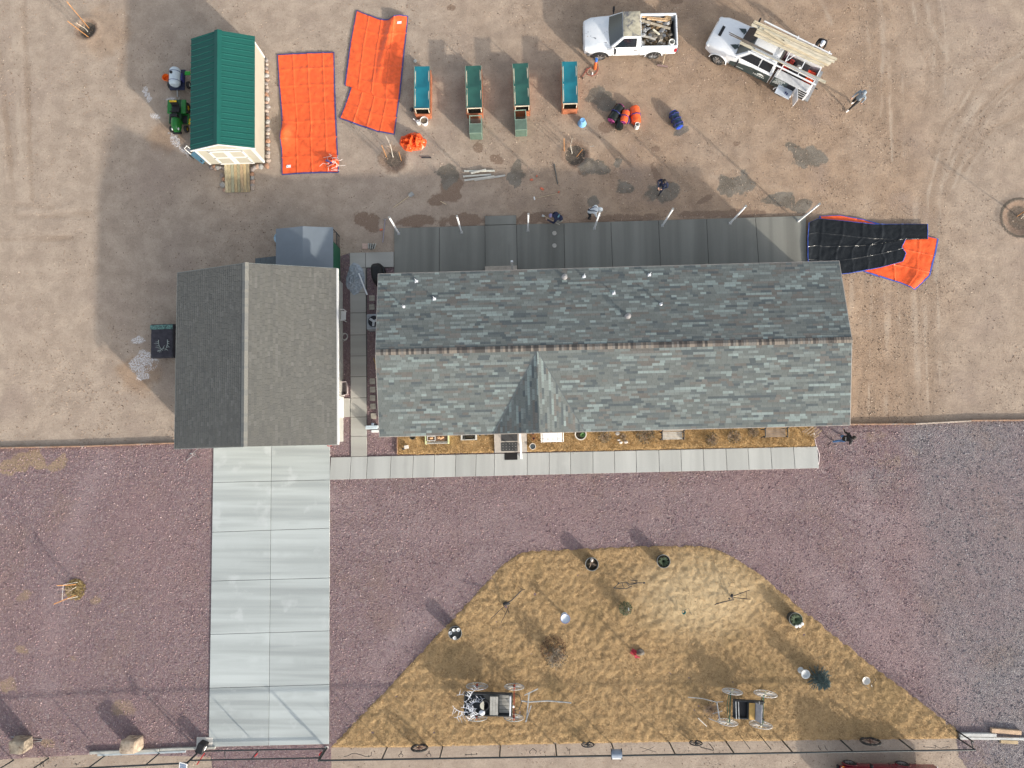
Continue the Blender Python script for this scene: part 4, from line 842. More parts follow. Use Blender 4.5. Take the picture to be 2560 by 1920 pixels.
def tarp(name, outline, folds, m, label, z0=.025, group=None, bulge=None, hem=M_HEM, hw=.075, sides=None, cat='tarp'):
    """cloth lying on the ground: outline sides as pixel polylines (top, right, bottom, left), pressed fold lines as real ridges"""
    top, right, bottom, left = [[P(*q) for q in s] for s in outline]
    def pl(s, t):
        t = min(max(t, 0), 1); ds = [(b - a).length for a, b in zip(s, s[1:])]; T = t * sum(ds)
        for a, b, d in zip(s, s[1:], ds):
            if T <= d or b is s[-1]: return a.lerp(b, min(1, T / max(d, 1e-6)))
            T -= d
    c00, c10, c01, c11 = top[0], top[-1], bottom[0], bottom[-1]
    def xy(u, v):   # Coons patch; v=0 top
        a = pl(top, u) * (1 - v) + pl(bottom, u) * v + pl(left, v) * (1 - u) + pl(right, v) * u
        return a - (c00 * (1 - u) * (1 - v) + c10 * u * (1 - v) + c01 * (1 - u) * v + c11 * u * v)
    root = thing(name, label, cat, (c00 + c10 + c01 + c11) / 4, 0, group); root.location.z = 0; o0 = root.location.copy(); fu, fv = folds
    def h(u, v):
        z = 0
        for k, f in enumerate(fu): z += (.022 + .02 * abs(noise.noise((k * 3.1, v * 2.5, 1)))) * math.exp(-((u - f - .006 * noise.noise((v * 6, k, 0))) / .012) ** 2)
        for k, f in enumerate(fv): z += (.02 + .02 * abs(noise.noise((k * 2.3, u * 2.5, 7)))) * math.exp(-((v - f - .006 * noise.noise((u * 5, k, 3))) / .007) ** 2)
        p = xy(u, v); cz_ = 1.5 if m is M_BLK else 1.; z += cz_ * .03 * abs(noise.noise((p.x * 2.3, p.y * 2.3, 9))) + cz_ * .022 * abs(noise.noise((p.x * 1.1, p.y * 1.1, 5))) + .012 * noise.noise((p.x * 3.2, p.y * 3.2, 2)) + .012
        if bulge: z += bulge(u, v)
        return z
    def pt(u, v): q = xy(u, v) - o0; return (q.x, q.y, z0 + h(u, v))
    MB().grid(lambda a, b: pt(a, b), 120, 130).obj('sheet', m, root, smooth=True)
    n = 60; rim = [(k / n, 0) for k in range(n)] + [(1, k / n) for k in range(n)] + [(1 - k / n, 1) for k in range(n)] + [(0, 1 - k / n) for k in range(n)]
    mb = MB(); vs = []; N = len(rim); ctr = Vector((0, 0, 0))
    for u, v in rim:
        p = Vector(pt(u, v)); q = Vector(pt(min(max(u, .0), 1) * .94 + .03, v * .968 + .016)); d = (p - q); d.z = 0; d = d.normalized() if d.length > 1e-6 else Vector((0, 0, 0))
        vs += [p - d * hw * .75 + Vector((0, 0, .011)), p + d * hw * .3 + Vector((0, 0, .006)), p + d * hw * .3 + Vector((0, 0, -.006))]
    mb.add(vs, [(3 * i, 3 * i + 1, 3 * ((i + 1) % N) + 1, 3 * ((i + 1) % N)) for i in range(N)] + [(3 * i + 1, 3 * i + 2, 3 * ((i + 1) % N) + 2, 3 * ((i + 1) % N) + 1) for i in range(N)]); mb.obj('hem', hem, root)
    return root, pt
t1, pt1 = tarp('tarp', [[(694, 137.5), (772, 133), (836, 131.5)], [(836, 131.5), (838, 230), (842, 330), (847, 432)], [(706, 438), (760, 434), (800, 433), (847, 432)], [(694, 137.5), (699, 220), (708, 322), (704, 345), (706, 438)]],
     ((.27, .53, .8), (.13, .27, .42, .57, .71, .86)), M_OR, 'flat orange tarp with blue hem, the one closest to the green roofed shed', group='orange tarps spread on the dirt', bulge=lambda u, v: .3 * math.exp(-((u - .05) / .12) ** 2 - ((v - .66) / .1) ** 2))
t2, pt2 = tarp('tarp', [[(892, 27), (920, 38), (950, 49), (975, 51), (1000, 44), (1021, 44)], [(1021, 44), (1010, 140), (1001, 230), (986, 337)], [(850, 297), (900, 315), (945, 330), (986, 337)], [(892, 27), (876, 110), (862, 215), (878, 219), (868, 250), (850, 297)]],
     ((.25, .5, .75), (.14, .28, .43, .57, .71, .86)), M_OR, 'creased orange tarp with blue hem next to the teal covered bed', group='orange tarps spread on the dirt', bulge=lambda u, v: .15 * math.exp(-((u - .72 + .25 * v) / .08) ** 2) * (1 - sstep(.1, .75, np.array(v))) + .2 * math.exp(-((u - .85) / .15) ** 2 - (v / .08) ** 2))
def patch(root, pt, u, v, su, sv, m, name):
    q = [pt(u - su, v - sv), pt(u + su, v - sv), pt(u + su, v + sv), pt(u - su, v + sv)]; MB().add([(a, b, max(z for *_, z in q) + .012) for a, b, _ in q], [(0, 1, 2, 3)]).obj(name, m, root)
M_TAG = mat('paper_tag', (.85, .85, .85), .5, var=.03); M_TAGB = mat('tag_mark', (.25, .4, .5), .5)
for r_, p_, u, v in ((t1, pt1, .12, .935), (t2, pt2, .86, .06)):
    patch(r_, p_, u, v, .04, .011, M_TAG, 'care_label'); q = p_(u - .018, v); MB().box((q[0], q[1], q[2] + .04), (.05, .05, .004)).obj('printed_mark', M_TAGB, r_)
# crumpled pile, cord bundle
def crumple(name, c, rx, ry, h, m, label, seed, z=.0, fq=2.2, cat='tarp'):
    o0 = P(*c); t = thing(name, label, cat, o0); t.location.z = z
    def fn(a, b):
        th = a * 2 * PI; rr = b; wob = 1 + .16 * noise.noise((math.cos(th) * 1.5, math.sin(th) * 1.5, seed)); x, y = rx * rr * wob * math.cos(th), ry * rr * wob * math.sin(th)
        n1 = noise.noise((x * fq * 1.6, y * fq * 1.6, seed + 3)); n2 = noise.noise((x * fq * 4, y * fq * 4, seed + 9))
        return (x + .1 * rx * noise.noise((x * 6, y * 6, seed)), y + .1 * ry * noise.noise((y * 6, x * 6, seed + 5)), max(.005, h * (1 - rr ** 2.2) * (.25 + 1.1 * (1 - 2.2 * abs(n1)) ** 2) + .3 * h * (.5 - 2 * abs(n2)) * (1 - rr ** 4)))
    MB().grid(fn, 64, 20).obj('cloth', m, t, smooth=True); return t
cr = crumple('crumpled_tarp', (1030, 356), .72, .56, .42, M_OR2, 'crumpled heap of shiny orange tarp by the staked sapling', 4.)
cb = crumple('tarp_scrap', (833, 409), .36, .3, .24, M_OR2, 'torn orange wrapping with white cords on the corner of the flat tarp', 8., .07, 3., 'wrapping')
M_CORD = mat('white_cord', (.8, .72, .66), .7)
for k in range(9):
    a = random.uniform(0, 6.28); pts = [(random.uniform(-.2, .2) + .55 * (j / 6) * math.cos(a + .35 * math.sin(j)), random.uniform(-.04, .04) + .5 * (j / 6) * math.sin(a + .35 * math.sin(j)), .26 - .032 * j) for j in range(7)]
    MB().tube(pts, .011, 5).obj('cord', M_CORD, cb, smooth=True)
MB().bar((-.32, .06, .27), (.02, -.1, .26), .09, .03).obj('blue_strip', M_HEM, cb)
# black and orange tarp at the end of the patio: orange sheet below, black side folded over it
to, _ = tarp('tarp', [[(2048, 541), (2100, 539), (2160, 550), (2230, 570), (2344, 598)], [(2344, 598), (2338, 632), (2322, 690), (2285, 725)], [(2160, 680), (2200, 694), (2250, 710), (2282, 727)], [(2048, 541), (2060, 600), (2100, 650), (2160, 680)]],
     ((.3, .6, .85), (.3, .6)), M_OR2, 'orange tarp half covered by the black sheet at the patio end', z0=.03, hem=M_HEM2, bulge=lambda u, v: .12 * math.exp(-((u - .9) / .1) ** 2 - ((v - .8) / .3) ** 2))
tb, ptb = tarp('tarp', [[(2018, 560), (2042, 548), (2100, 553), (2180, 562), (2240, 562), (2316, 562)], [(2316, 562), (2316, 600), (2262, 598), (2251, 620), (2262, 635), (2254, 655)], [(2018, 680), (2060, 690), (2120, 685), (2200, 670), (2254, 655)], [(2018, 560), (2015, 600), (2015, 640), (2018, 680)]],
     ((.13, .3, .46, .62, .78), (.24, .5, .76)), M_BLK, 'glossy black creased sheet folded over an orange tarp', z0=.11, hem=M_HEM2, hw=.035, bulge=lambda u, v: .1 * math.exp(-(u / .06) ** 2))
# rolled bundles
M_NAVY = mat('navy_strap', (.025, .03, .16), .5); M_BLKP = tarp_mat('black_sheet', (.014, .018, .016), .25)
def roll(name, a, b, r, m, label, endm=None, straps=2, group=None, zc=None):
    """cloth roll lying from pixel a to pixel b"""
    zc = zc if zc is not None else r * .93; p, q = P(*a, zc), P(*b, zc); mid = (p + q) / 2; t = thing(name, label, 'tarp roll', (mid.x, mid.y, 0), math.atan2(q.y - p.y, q.x - p.x), group); L = (q - p).length
    rings = []; N = 22
    for i in range(N + 1):
        u = i / N; e = min(1, .72 + 1.4 * min(u, 1 - u) ** .5); g = []
        for k in range(20):
            th = 2 * PI * k / 20; rr = r * e * (1 + .09 * noise.noise((u * 5, math.cos(th) * 1.6, math.sin(th) * 1.6 + a[0])) + .03 * math.sin(k * 3))
            g.append((lerp(-L / 2, L / 2, u), rr * math.cos(th) * 1.05, zc + rr * math.sin(th) * .93))
        rings.append(g)
    MB().loft(rings).obj('roll', m, t, smooth=True)
    for s_ in (-1, 1):
        e = MB().lathe([(r * .8, 0), (r * .78, .035), (r * .5, .02), (r * .48, .04), (r * .25, .02), (.001, .01)], 18, (0, 0, 0), Matrix.Rotation(s_ * PI / 2, 3, 'Y'), cap=False).obj('rolled_end', endm or m, t, smooth=True); e.location = (s_ * (L / 2 - .01), 0, zc)
    for k in range(straps):
        x = lerp(-L / 2, L / 2, (k + .6) / (straps + .2)); pts = [(x + .03 * math.sin(3 * j), (r * 1.1) * math.cos(2 * PI * j / 16), zc + r * 1.06 * math.sin(2 * PI * j / 16)) for j in range(16)]
        MB().tube(pts, .028, 5, True).obj('strap', M_NAVY, t, smooth=True)
    return t
M_ENDS = mat('red_blue_ends', (.28, .04, .16), .6, var=.9, vs=14)
G_ = 'rolled tarps heaped on the dirt'
roll('rolled_tarp', (1552, 265), (1528, 302), .26, M_BLKP, 'black tarp roll with red and blue rolled end in the heap', M_ENDS, 1, G_)
roll('rolled_tarp', (1566, 278), (1558, 306), .2, M_OR2, 'short orange tarp roll wedged between two black ones', M_ENDS, 1, G_, .34)
roll('rolled_tarp', (1549, 300), (1548, 322), .2, M_BLKP, 'short black tarp roll at the front of the heap', None, 0, G_)
roll('rolled_tarp', (1586, 268), (1591, 308), .25, M_OR2, 'large orange tarp roll with looping blue hem beside the white pipe', None, 1, G_)
roll('rolled_tarp', (1570, 301), (1574, 303), .17, M_HEM, 'small blue and red tarp roll under the orange one', M_ENDS, 0, G_)
roll('rolled_tarp', (1682, 281), (1699, 318), .25, mat('dark_tarp_blue', (.025, .05, .09), .3, var=.5, vs=3), 'lone dark tarp roll tied with bright blue straps', mat('blue_ends', (.03, .08, .5), .4, var=.7, vs=12), 3)

# ---- saplings with stakes ---------------------------------------------------
M_STAKE = mat('orange_stake', (.46, .22, .08), .8, var=.2); M_BARK = mat('pale_bark', (.62, .58, .5), .85, var=.2); M_TWIG = mat('twig', (.36, .27, .2), .9)
def sapling(base, tip, ht, stakes, label, cl):
    p, q = P(*base, -.05), P(*tip, ht); t = thing('sapling', label, 'sapling', (p.x, p.y, 0)); d = q - Vector((p.x, p.y, 0)); rr = random.Random(base[0]); N = 9
    pts = [(d.x * u + .05 * math.sin(5 * u + base[0]), d.y * u + .05 * math.cos(4 * u), -.12 + (ht + .12) * u) for u in [k / N for k in range(N + 1)]]
    MB().tube(pts, [.024 * (1 - .75 * k / N) for k in range(N + 1)], 7).obj('trunk', M_BARK, t, smooth=True)
    mb = MB()
    for k in range(cl):
        b = Vector(pts[rr.randint(4, N - 1)]); a = rr.uniform(0, 6.28); L = rr.uniform(.25, .6); e = b + Vector((math.cos(a) * L * .55, math.sin(a) * L * .55, L)); mb.tube([b, b.lerp(e, .5) + Vector((.02, .01, .0)), e], [.009, .006, .003], 5)
        for j in range(2): f = b.lerp(e, rr.uniform(.4, .8)); a2 = a + rr.uniform(-1, 1); mb.tube([f, f + Vector((math.cos(a2) * .15, math.sin(a2) * .15, .2))], [.005, .002], 4)
    mb.obj('crown', M_TWIG, t)
    for (a, b, h_) in stakes:
        u, v = P(*a, 0), P(*b, h_); MB().tube([(u.x - p.x, u.y - p.y, -.1), (v.x - p.x, v.y - p.y, h_)], .022, 6).obj('stake', M_STAKE, t)
    return t
sapling((219, 79), (193, 55), 1.9, [((220, 68), (167, 4), 2.6), ((221, 92), (169, 53), 2.3)], 'young sapling with two orange stakes in a dark round well behind the shed', 8)
sapling((985, 396), (965, 337), 1.9, [((966, 392), (954, 363), 1.5), ((1003, 401), (997, 380), 1.2)], 'white stemmed sapling between two stakes next to the crumpled tarp', 6)
sapling((1428, 385), (1430, 344), 1.7, [((1411, 378), (1410, 346), 1.6), ((1442, 390), (1456, 374), 1.1)], 'white stemmed sapling in a dark dug hole near the beds', 8)
sapling((2552, 548), (2580, 520), 2.0, [((2545, 540), (2562, 528), 1.2)], 'sapling in the big round tree basin beyond the black sheet', 12)
sapling((190, 1468), (172, 1478), 1.2, [((190, 1462), (143, 1464), 2.2), ((190, 1487), (135, 1510), 2.4)], 'small sapling with two wide leaning orange stakes in the purple gravel', 14)
tw = thing('tree_guard', 'thin white frame tied between the stakes in the gravel bed', 'tree guard', P(160, 1482, 0)); TL = loc_(tw)
MB().tube([TL(P(158, 1462, .8)), TL(P(155, 1500, .9))], .01, 6).obj('bar', M_PLAST, tw)
for a, b in (((158, 1462), .8), ((155, 1500), .9)): q = TL(P(*a, b)); MB().tube([(q.x + .35, q.y, 0), tuple(q)], .007, 6).obj('leg', M_PLAST, tw)
def litter(c, r, n, cols, label, cat, name, size=.05, z=.06, seed=1):
    rr = random.Random(seed); mb = MB(); col = []
    for k in range(n):
        a = rr.uniform(0, 6.28); q = r * rr.random() ** .6; c0 = Vector((math.cos(a) * q, math.sin(a) * q, z + rr.uniform(0, .05) * (1.3 - q / r))); d = Vector((rr.uniform(-1, 1), rr.uniform(-1, 1), rr.uniform(-.2, .35))) * size; e = Vector((-d.y, d.x, rr.uniform(-.02, .02))) * .35
        mb.add([c0 - d, c0 - e, c0 + d, c0 + e], [(0, 1, 2, 3)]); col += [(*rr.choice(cols), 1)] * 4
    me = mb.mesh(name, BLADE, fix=False); set_attr(me, 'Col', np.array(col)); o = link(name, me); o.location = P(*c, 0); stuff(o); return tag(o, label, cat)
litter((190, 1473), .55, 900, [(.3, .22, .1), (.2, .14, .06), (.38, .29, .14), (.12, .085, .04)], 'brown straw mulch round the sapling in the purple gravel', 'mulch', 'straw_mulch', .06)

# ---- tools, lumber and bits ---------------------------------------------------
M_HAND = mat('ash_handle', (.55, .44, .3), .7); M_STEEL = mat('worn_steel', (.38, .38, .36), .45, .6); M_LUMB = mat('grey_lumber', (.5, .47, .4), .8, var=.2, vs=3)
def stick(name, a, b, r, m, label, cat, za=.03, zb=.03, group=None, head=None):
    p, q = P(*a, za), P(*b, zb); t = thing(name, label, cat, (p.x, p.y, 0), 0, group); e = q - Vector((p.x, p.y, 0)); MB().tube([(0, 0, za), tuple(e)], r, 8).obj('handle', m, t, smooth=True)
    if head: head(t, Vector((0, 0, za)), e)
    return t
def h_shovel(t, a, b):
    d = (b - a).normalized(); s = Vector((-d.y, d.x, 0)); pr = [(0, .03), (.06, .11), (.22, .12), (.3, .1)]
    mb = MB(); vs = []
    for x, w in pr: vs += [b + d * x + s * w + Vector((0, 0, .03)), b + d * x + Vector((0, 0, 0)), b + d * x - s * w + Vector((0, 0, .03))]
    mb.add(vs, [(3 * i + k, 3 * i + k + 1, 3 * i + k + 4, 3 * i + k + 3) for i in range(3) for k in range(2)]); mb.obj('blade', M_STEEL, t)
def h_broom(t, a, b):
    d = (b - a); d.z = 0; d.normalize(); s = Vector((-d.y, d.x, 0)) if abs(d.x) + abs(d.y) > 0 else Vector((1, 0, 0)); MB().bar(b - s * .3 + Vector((0, 0, .03)), b + s * .3 + Vector((0, 0, .03)), .07, .05).obj('head', mat('broom_wood', (.25, .17, .16)), t); MB().bar(b - s * .29 - Vector((0, 0, .02)), b + s * .29 - Vector((0, 0, .02)), .06, .06).obj('bristles', mat('dark_bristle', (.06, .05, .05)), t)
def h_mallet(t, a, b):
    d = (b - a); d.z = 0; d.normalize(); s = Vector((-d.y, d.x, 0)); MB().bar(b - s * .09, b + s * .09, .07, .07).obj('head', M_PLAST, t, bev=.01)
stick('shovel', (983, 519), (1022, 491), .018, M_HAND, 'long handled square shovel lying on the dirt by the trench', 'shovel', head=h_shovel)
stick('push_broom', (1672, 100), (1656, 165), .014, M_HAND, 'push broom leaning on the old white pickup', 'broom', 1.15, .09, head=h_broom)
stick('mallet', (1393, 484), (1336, 496), .012, M_HAND, 'long thin handled tool with white head near the digging worker', 'mallet', head=h_mallet)
stick('digging_bar', (963, 548), (957, 606), .02, mat('bluish_steel', (.3, .29, .36), .5, .3), 'steel digging bar lying beside the patio corner', 'bar', head=lambda t, a, b: MB().bar(a - Vector((.12, 0, 0)), a + Vector((.12, 0, 0)), .03).obj('crossbar', M_STEEL, t))
stick('steel_rod', (1386, 410), (1394, 460), .025, mat('dark_rod', (.12, .13, .12), .6, .3), 'dark steel rod lying on the dirt near the dug sapling', 'rod')
stick('black_pipe', (1054, 394), (1078, 394), .035, mat('black_pipe', (.03, .03, .035), .5), 'short black pipe beside the crumpled orange tarp', 'pipe')
stick('wood_offcut', (1101, 503), (1116, 511), .02, M_HAND, 'small wood offcut in the damp soil patch', 'offcut')
stick('wood_offcut', (1475, 366), (1485, 365), .012, mat('white_stick', (.7, .68, .62)), 'thin white stake lying beyond the dug sapling hole', 'stake', .03, .3)
for i, (a, b) in enumerate([((1160, 428), (1237, 427)), ((1177, 433), (1215, 424)), ((1158, 441), (1228, 436.5)), ((1161, 451), (1236, 440.5)), ((1186, 450.5), (1263, 438.5))]):
    z = .05 + .05 * (i in (1, 3)); p, q = P(*a, z), P(*b, z); m_ = (p + q) / 2
    o = MB().bar(p - m_, q - m_, .1, .05).obj('lumber_board', mat('lumber_%d' % i, (.55 - .03 * i, .54 - .03 * i, .47 - .02 * i), .8, var=.15, vs=3), bev=.005); o.location = m_
    tag(o, ['grey board crossing the far side of the small lumber heap', 'short board laid askew over the lumber heap', 'middle board of the small grey lumber heap', 'long board crossing under another in the grey lumber heap', 'longest board on the sapling side of the grey lumber heap'][i], 'board', 'boards in the small lumber heap')
M_BRK = mat('orange_brick', (.62, .16, .09), .85)
for c, r, s_, lb in [((1329, 449), .1, .16, 'small orange marker block near the digging bar rod'), ((1355, 472), -.5, .2, 'larger tilted orange marker block near the mallet'), ((1342, 440), 1.4, .1, 'tiny orange chip upright near the steel rod'), ((1397, 480), .6, .1, 'tiny orange chip beside the mallet handle'), ((953, 574), .3, .15, 'orange flag scrap beside the digging bar')]:
    o = MB().box((0, 0, 0), (s_, s_ * .55, .06)).obj('marker_block', M_BRK, bev=.005); o.location = P(*c, .035); o.rotation_euler.z = r; tag(o, lb, 'block', 'orange marker blocks')
o = MB().box((0, 0, 0), (.31, .3, .06)).obj('paver', mat('pink_paver', (.55, .4, .33), .9), bev=.008); o.location = P(913, 615.5, .035); tag(o, 'square pinkish paver lying flat near the path corner', 'paver')
for k in range(4):
    o = MB().box((0, 0, 0), (.045, .3, .29), Matrix.Rotation(.25 * (k - 1), 3, 'Y')).obj('paver', mat('grey_paver', (.36, .36, .33), .9)); o.location = P(924 + k * 4, 616, .15); o.rotation_euler.z = -.1 * k; tag(o, 'grey paver on edge in the leaning row beside the flat pinkish paver', 'paver', 'grey pavers standing on edge')
# orange corded tool with blue top beside the pickup
jt = thing('power_tool', 'orange power tool with blue cap and looped red cord by the pickup', 'power tool', P(1487, 172, 0)); JL = loc_(jt)
MB().tube([(0, 0, .0), (0, .02, .35), (0, .03, .75)], [.09, .1, .07], 10).obj('body', mat('orange_paint', (.55, .13, .04), .45), jt, smooth=True); MB().tube([(0, .03, .75), (0, .03, .98)], [.085, .07], 10).obj('cap', mat('blue_paint', (.05, .16, .5), .4), jt, smooth=True)
for s_ in (-1, 1): MB().tube([(0, .03, .85), (s_ * .22, .06, .88)], .016).obj('grip', M_POST, jt)
MB().tube([JL(P(*q, .025)) for q in [(1494, 160), (1496, 172), (1490, 184), (1480, 190), (1470, 187), (1466, 180), (1470, 173), (1478, 168), (1466, 173), (1462, 182), (1456, 192)]], .016, 6).obj('cord', mat('red_cord', (.3, .06, .04), .6), jt, smooth=True); MB().tube([JL(P(1481, 181, .05)), JL(P(1481, 187, .05))], .04, 8).obj('connector', M_PLAST, jt); MB().tube([JL(P(1455, 191, .04)), JL(P(1457, 197, .04))], .03, 8).obj('plug', M_POST, jt)

# ---- patio posts -------------------------------------------------------------
M_POSTW = mat('white_aluminium', (.82, .84, .86), .35, .1, var=.03, bump=.03)
pp = [((997, 584), 'at the path corner of the patio'), ((1154, 581), 'second from the path corner of the patio'), ((1320, 576), 'beside the patio landing slab and the crouching worker'), ((1486, 571), 'next to the worker in white'), ((1656, 564), 'between the white clad worker and the slab in sunlight'), ((1825, 558), 'on the edge of the sunlit patio corner'), ((1996, 553), 'at the black tarp end of the patio')]
proto = None
for c, lb in pp:
    if proto is None:
        proto = thing('patio_post', '', 'post', P(*c, .1), YAW, 'white posts along the patio'); MB().bx(-.038, .038, -.038, .038, 0, 2.75).obj('shaft', M_POSTW, proto, bev=.006, seg=1); MB().bx(-.05, .05, -.05, .05, 2.751, 2.78).obj('bracket', M_STEEL, proto); MB().bx(-.08, .08, -.08, .08, .0, .012).obj('base_plate', M_STEEL, proto); o = proto
    else: o = dup(proto, P(*c, .1))
    o['label'] = 'thin white patio post ' + lb
dp = thing('door_post', 'white upright post at the back door step on the patio', 'post', P(1281, 676, .1), YAW); MB().bx(-.06, .06, -.04, .04, 0, 1.95).obj('shaft', M_POSTW, dp, bev=.006, seg=1); MB().bx(-.09, .09, -.07, .07, 0, .015).obj('base_plate', M_STEEL, dp)
st = thing('door_step', 'tan concrete step below the back door on the patio', 'step', P(1253, 677, .1), YAW); MB().bx(-.87, .87, -.3, .22, 0, .2).obj('tread', mat('tan_concrete', (.42, .37, .31), .85), st, bev=.01); MB().bx(-.87, .87, -.8, -.302, 0, .38).obj('tread', mat('tan_concrete'), st, bev=.01)

# ---- between garage and house --------------------------------------------------
gc = thing('covered_grill', 'grill under a black cover at the house corner', 'grill', P(951, 692, 0), rad(8)); rings = []
for z, wx_, wy_ in ((.02, .36, .55), (.3, .36, .56), (.75, .33, .55), (.98, .3, .5), (1.1, .2, .42), (1.14, .08, .25)):
    rings.append([(wx_ * (1 + .07 * noise.noise((k, z * 4, 1))) * math.copysign(abs(math.cos(2 * PI * k / 24)) ** .6, math.cos(2 * PI * k / 24)), wy_ * (1 + .07 * noise.noise((k, z * 4, 5))) * math.copysign(abs(math.sin(2 * PI * k / 24)) ** .6, math.sin(2 * PI * k / 24)), z) for k in range(24)])
MB().loft(rings).obj('cover', mat('black_cover', (.008, .008, .009), .6, var=.2), gc, smooth=True); MB().bar((.34, -.3, .8), (.34, .3, .8), .05, .05).obj('side_handle', M_POST, gc); MB().tube([(.2, -.4, 0), (.2, -.4, .1)], .06).obj('wheel', M_POST, gc)
ps = crumple('plastic_sheet', (889, 698), .5, .82, .16, mat('clear_plastic', (.52, .6, .68), .18, var=.25, vs=6, alpha=.5, bump=.3, bs_=18), 'crumpled clear plastic sheet lying on the path', 15., .08, 2.4, 'plastic sheet')
p, q = P(897, 683, .2), P(918, 737, .13); m_ = (p + q) / 2; o = MB().bar(p - m_, q - m_, .075, .075).obj('loose_post', M_POSTW, bev=.006); o.location = m_; tag(o, 'white post lying on the clear plastic sheet', 'post')
ac = thing('air_conditioner', 'grey air conditioner unit against the house end wall', 'air conditioner', P(942, 810, 0), rad(1.4)); MB().bx(-.4, .4, -.42, .42, 0, .78).obj('cabinet', mat('ac_grey', (.28, .3, .32), .5, .2), ac, bev=.07); MB().lathe([(.3, .784), (.3, .79), (.01, .786)], 28, cap=False).obj('fan_opening', mat('ac_dark', (.015, .015, .02), .6), ac)
for k in range(3): MB().box((.13, 0, 0), (.26, .13, .01), Matrix.Rotation(.25, 3, 'X')).obj('fan_blade', mat('fan_blade', (.55, .57, .58), .4), ac).matrix_local = Matrix.Translation((0, 0, .8)) @ Matrix.Rotation(2.1 * k + .4, 4, 'Z')
mb = MB()
for r_ in (.1, .2, .3): mb.tube([(r_ * math.cos(2 * PI * k / 24), r_ * math.sin(2 * PI * k / 24), .825) for k in range(24)], .005, 4, True)
mb.obj('fan_guard', M_POST, ac)
M_STEP = mat('stepping_stone', (.36, .33, .28), .9, var=.2)
for i, (c, lb) in enumerate([((930, 745.5), 'square stepping stone closest to the plastic sheet'), ((930, 768), 'square stepping stone beside the air conditioner'), ((931.5, 953), 'square stepping stone behind the ladder rail'), ((932, 974), 'second stepping stone in the row of five in red gravel'), ((932, 995), 'middle stepping stone in the row of five in red gravel'), ((933, 1016), 'stepping stone just inside the house shadow edge'), ((934, 1040), 'stepping stone in the sun at the end of the row')]):
    o = MB().bx(-.15, .15, -.15, .15, 0, .045).obj('stepping_stone', M_STEP, bev=.01); o.location = P(*c, .028); o.rotation_euler.z = random.uniform(-.08, .08); tag(o, lb, 'stepping stone', 'stepping stones beside the house')
# white stacking chair
ch = thing('garden_chair', 'white plastic armchair against the garage wall', 'chair', P(858, 792, 0), rad(-90))
MB().grid(lambda a, b: (lerp(-.23, .23, a), lerp(-.22, .24, b), .42 - .02 * math.sin(a * PI) * math.sin(b * PI)), 6, 6).obj('seat', M_PLAST, ch); MB().bx(-.24, .24, -.23, .25, .38, .405).obj('seat_frame', M_PLAST, ch)
for k in range(5): MB().bar((-.18 + k * .09, -.24, .42), (-.2 + k * .1, -.34, .85), .05, .02).obj('back_slat', M_PLAST, ch)
MB().tube([(-.28, .2, .0), (-.29, .16, .62), (-.29, -.1, .66), (-.26, -.36, .84), (0, -.42, .9), (.26, -.36, .84), (.29, -.1, .66), (.29, .16, .62), (.28, .2, 0)], .024, 8).obj('arm_frame', M_PLAST, ch, smooth=True)
for x in (-.25, .25): MB().tube([(x, -.2, .4), (x * 1.1, -.3, 0)], .02).obj('leg', M_PLAST, ch)
hc = thing('hose_coil', 'pale garden hose coiled on the gravel by the garage', 'hose', P(862, 842, .06)); M_HOSE = mat('grey_hose', (.55, .55, .52), .5)
MB().tube([((.15 + .02 * math.sin(k * .7)) * math.cos(k * .4) + .015 * (k % 7) * .3, (.18 + .02 * math.cos(k * .5)) * math.sin(k * .4), .004 * k * .6) for k in range(48)] + [(-.1, -.3, .03), (-.14, -.42, .0)], .013, 6).obj('coil', M_HOSE, hc, smooth=True); MB().tube([(-.14, -.42, .02), (-.15, -.5, .02)], .025).obj('nozzle', M_STEEL, hc)
tb_ = thing('storage_tub', 'pale oblong plastic tub standing by the garage door', 'tub', P(864, 972, 0), rad(4)); r1 = lambda w, l, z: [(w * math.copysign(abs(math.cos(2 * PI * k / 20)) ** .35, math.cos(2 * PI * k / 20)), l * math.copysign(abs(math.sin(2 * PI * k / 20)) ** .35, math.sin(2 * PI * k / 20)), z) for k in range(20)]
MB().loft([r1(.14, .3, .0), r1(.18, .36, .42), r1(.2, .38, .42), r1(.2, .38, .44), r1(.17, .35, .44), r1(.13, .29, .03)], True).obj('body', mat('pinkish_plastic', (.52, .44, .43), .5), tb_, smooth=True); MB().tube([(.0, -.37, .44), (0, -.41, .46)], .03).obj('handle', M_PLAST, tb_)
bn = thing('utility_box', 'pale blue and white utility box at the front house corner', 'utility box', P(934, 1072, 0), rad(1.4)); MB().bx(-.33, .3, -.02, .17, 0, .5).obj('cabinet', mat('pale_blue_metal', (.5, .58, .62), .4), bn, bev=.02); MB().bx(-.05, .4, -.2, -.06, 0, .35).obj('lower_box', M_WHITE, bn, bev=.02); MB().bx(.0, .12, .175, .3, 0, .6).obj('conduit_box', mat('blue_grey_metal', (.2, .24, .3), .5), bn, bev=.02)
o = MB().tube([P(934 + 6 * math.sin(k * .5), 895 + k * 7, .05 + .0 * k) - P(934, 895) for k in range(5)], .035, 8).obj('bent_hose', mat('tan_hose', (.36, .24, .1), .7), smooth=True); o.location = P(934, 895, 0); tag(o, 'curved tan pipe against the house end wall', 'pipe')
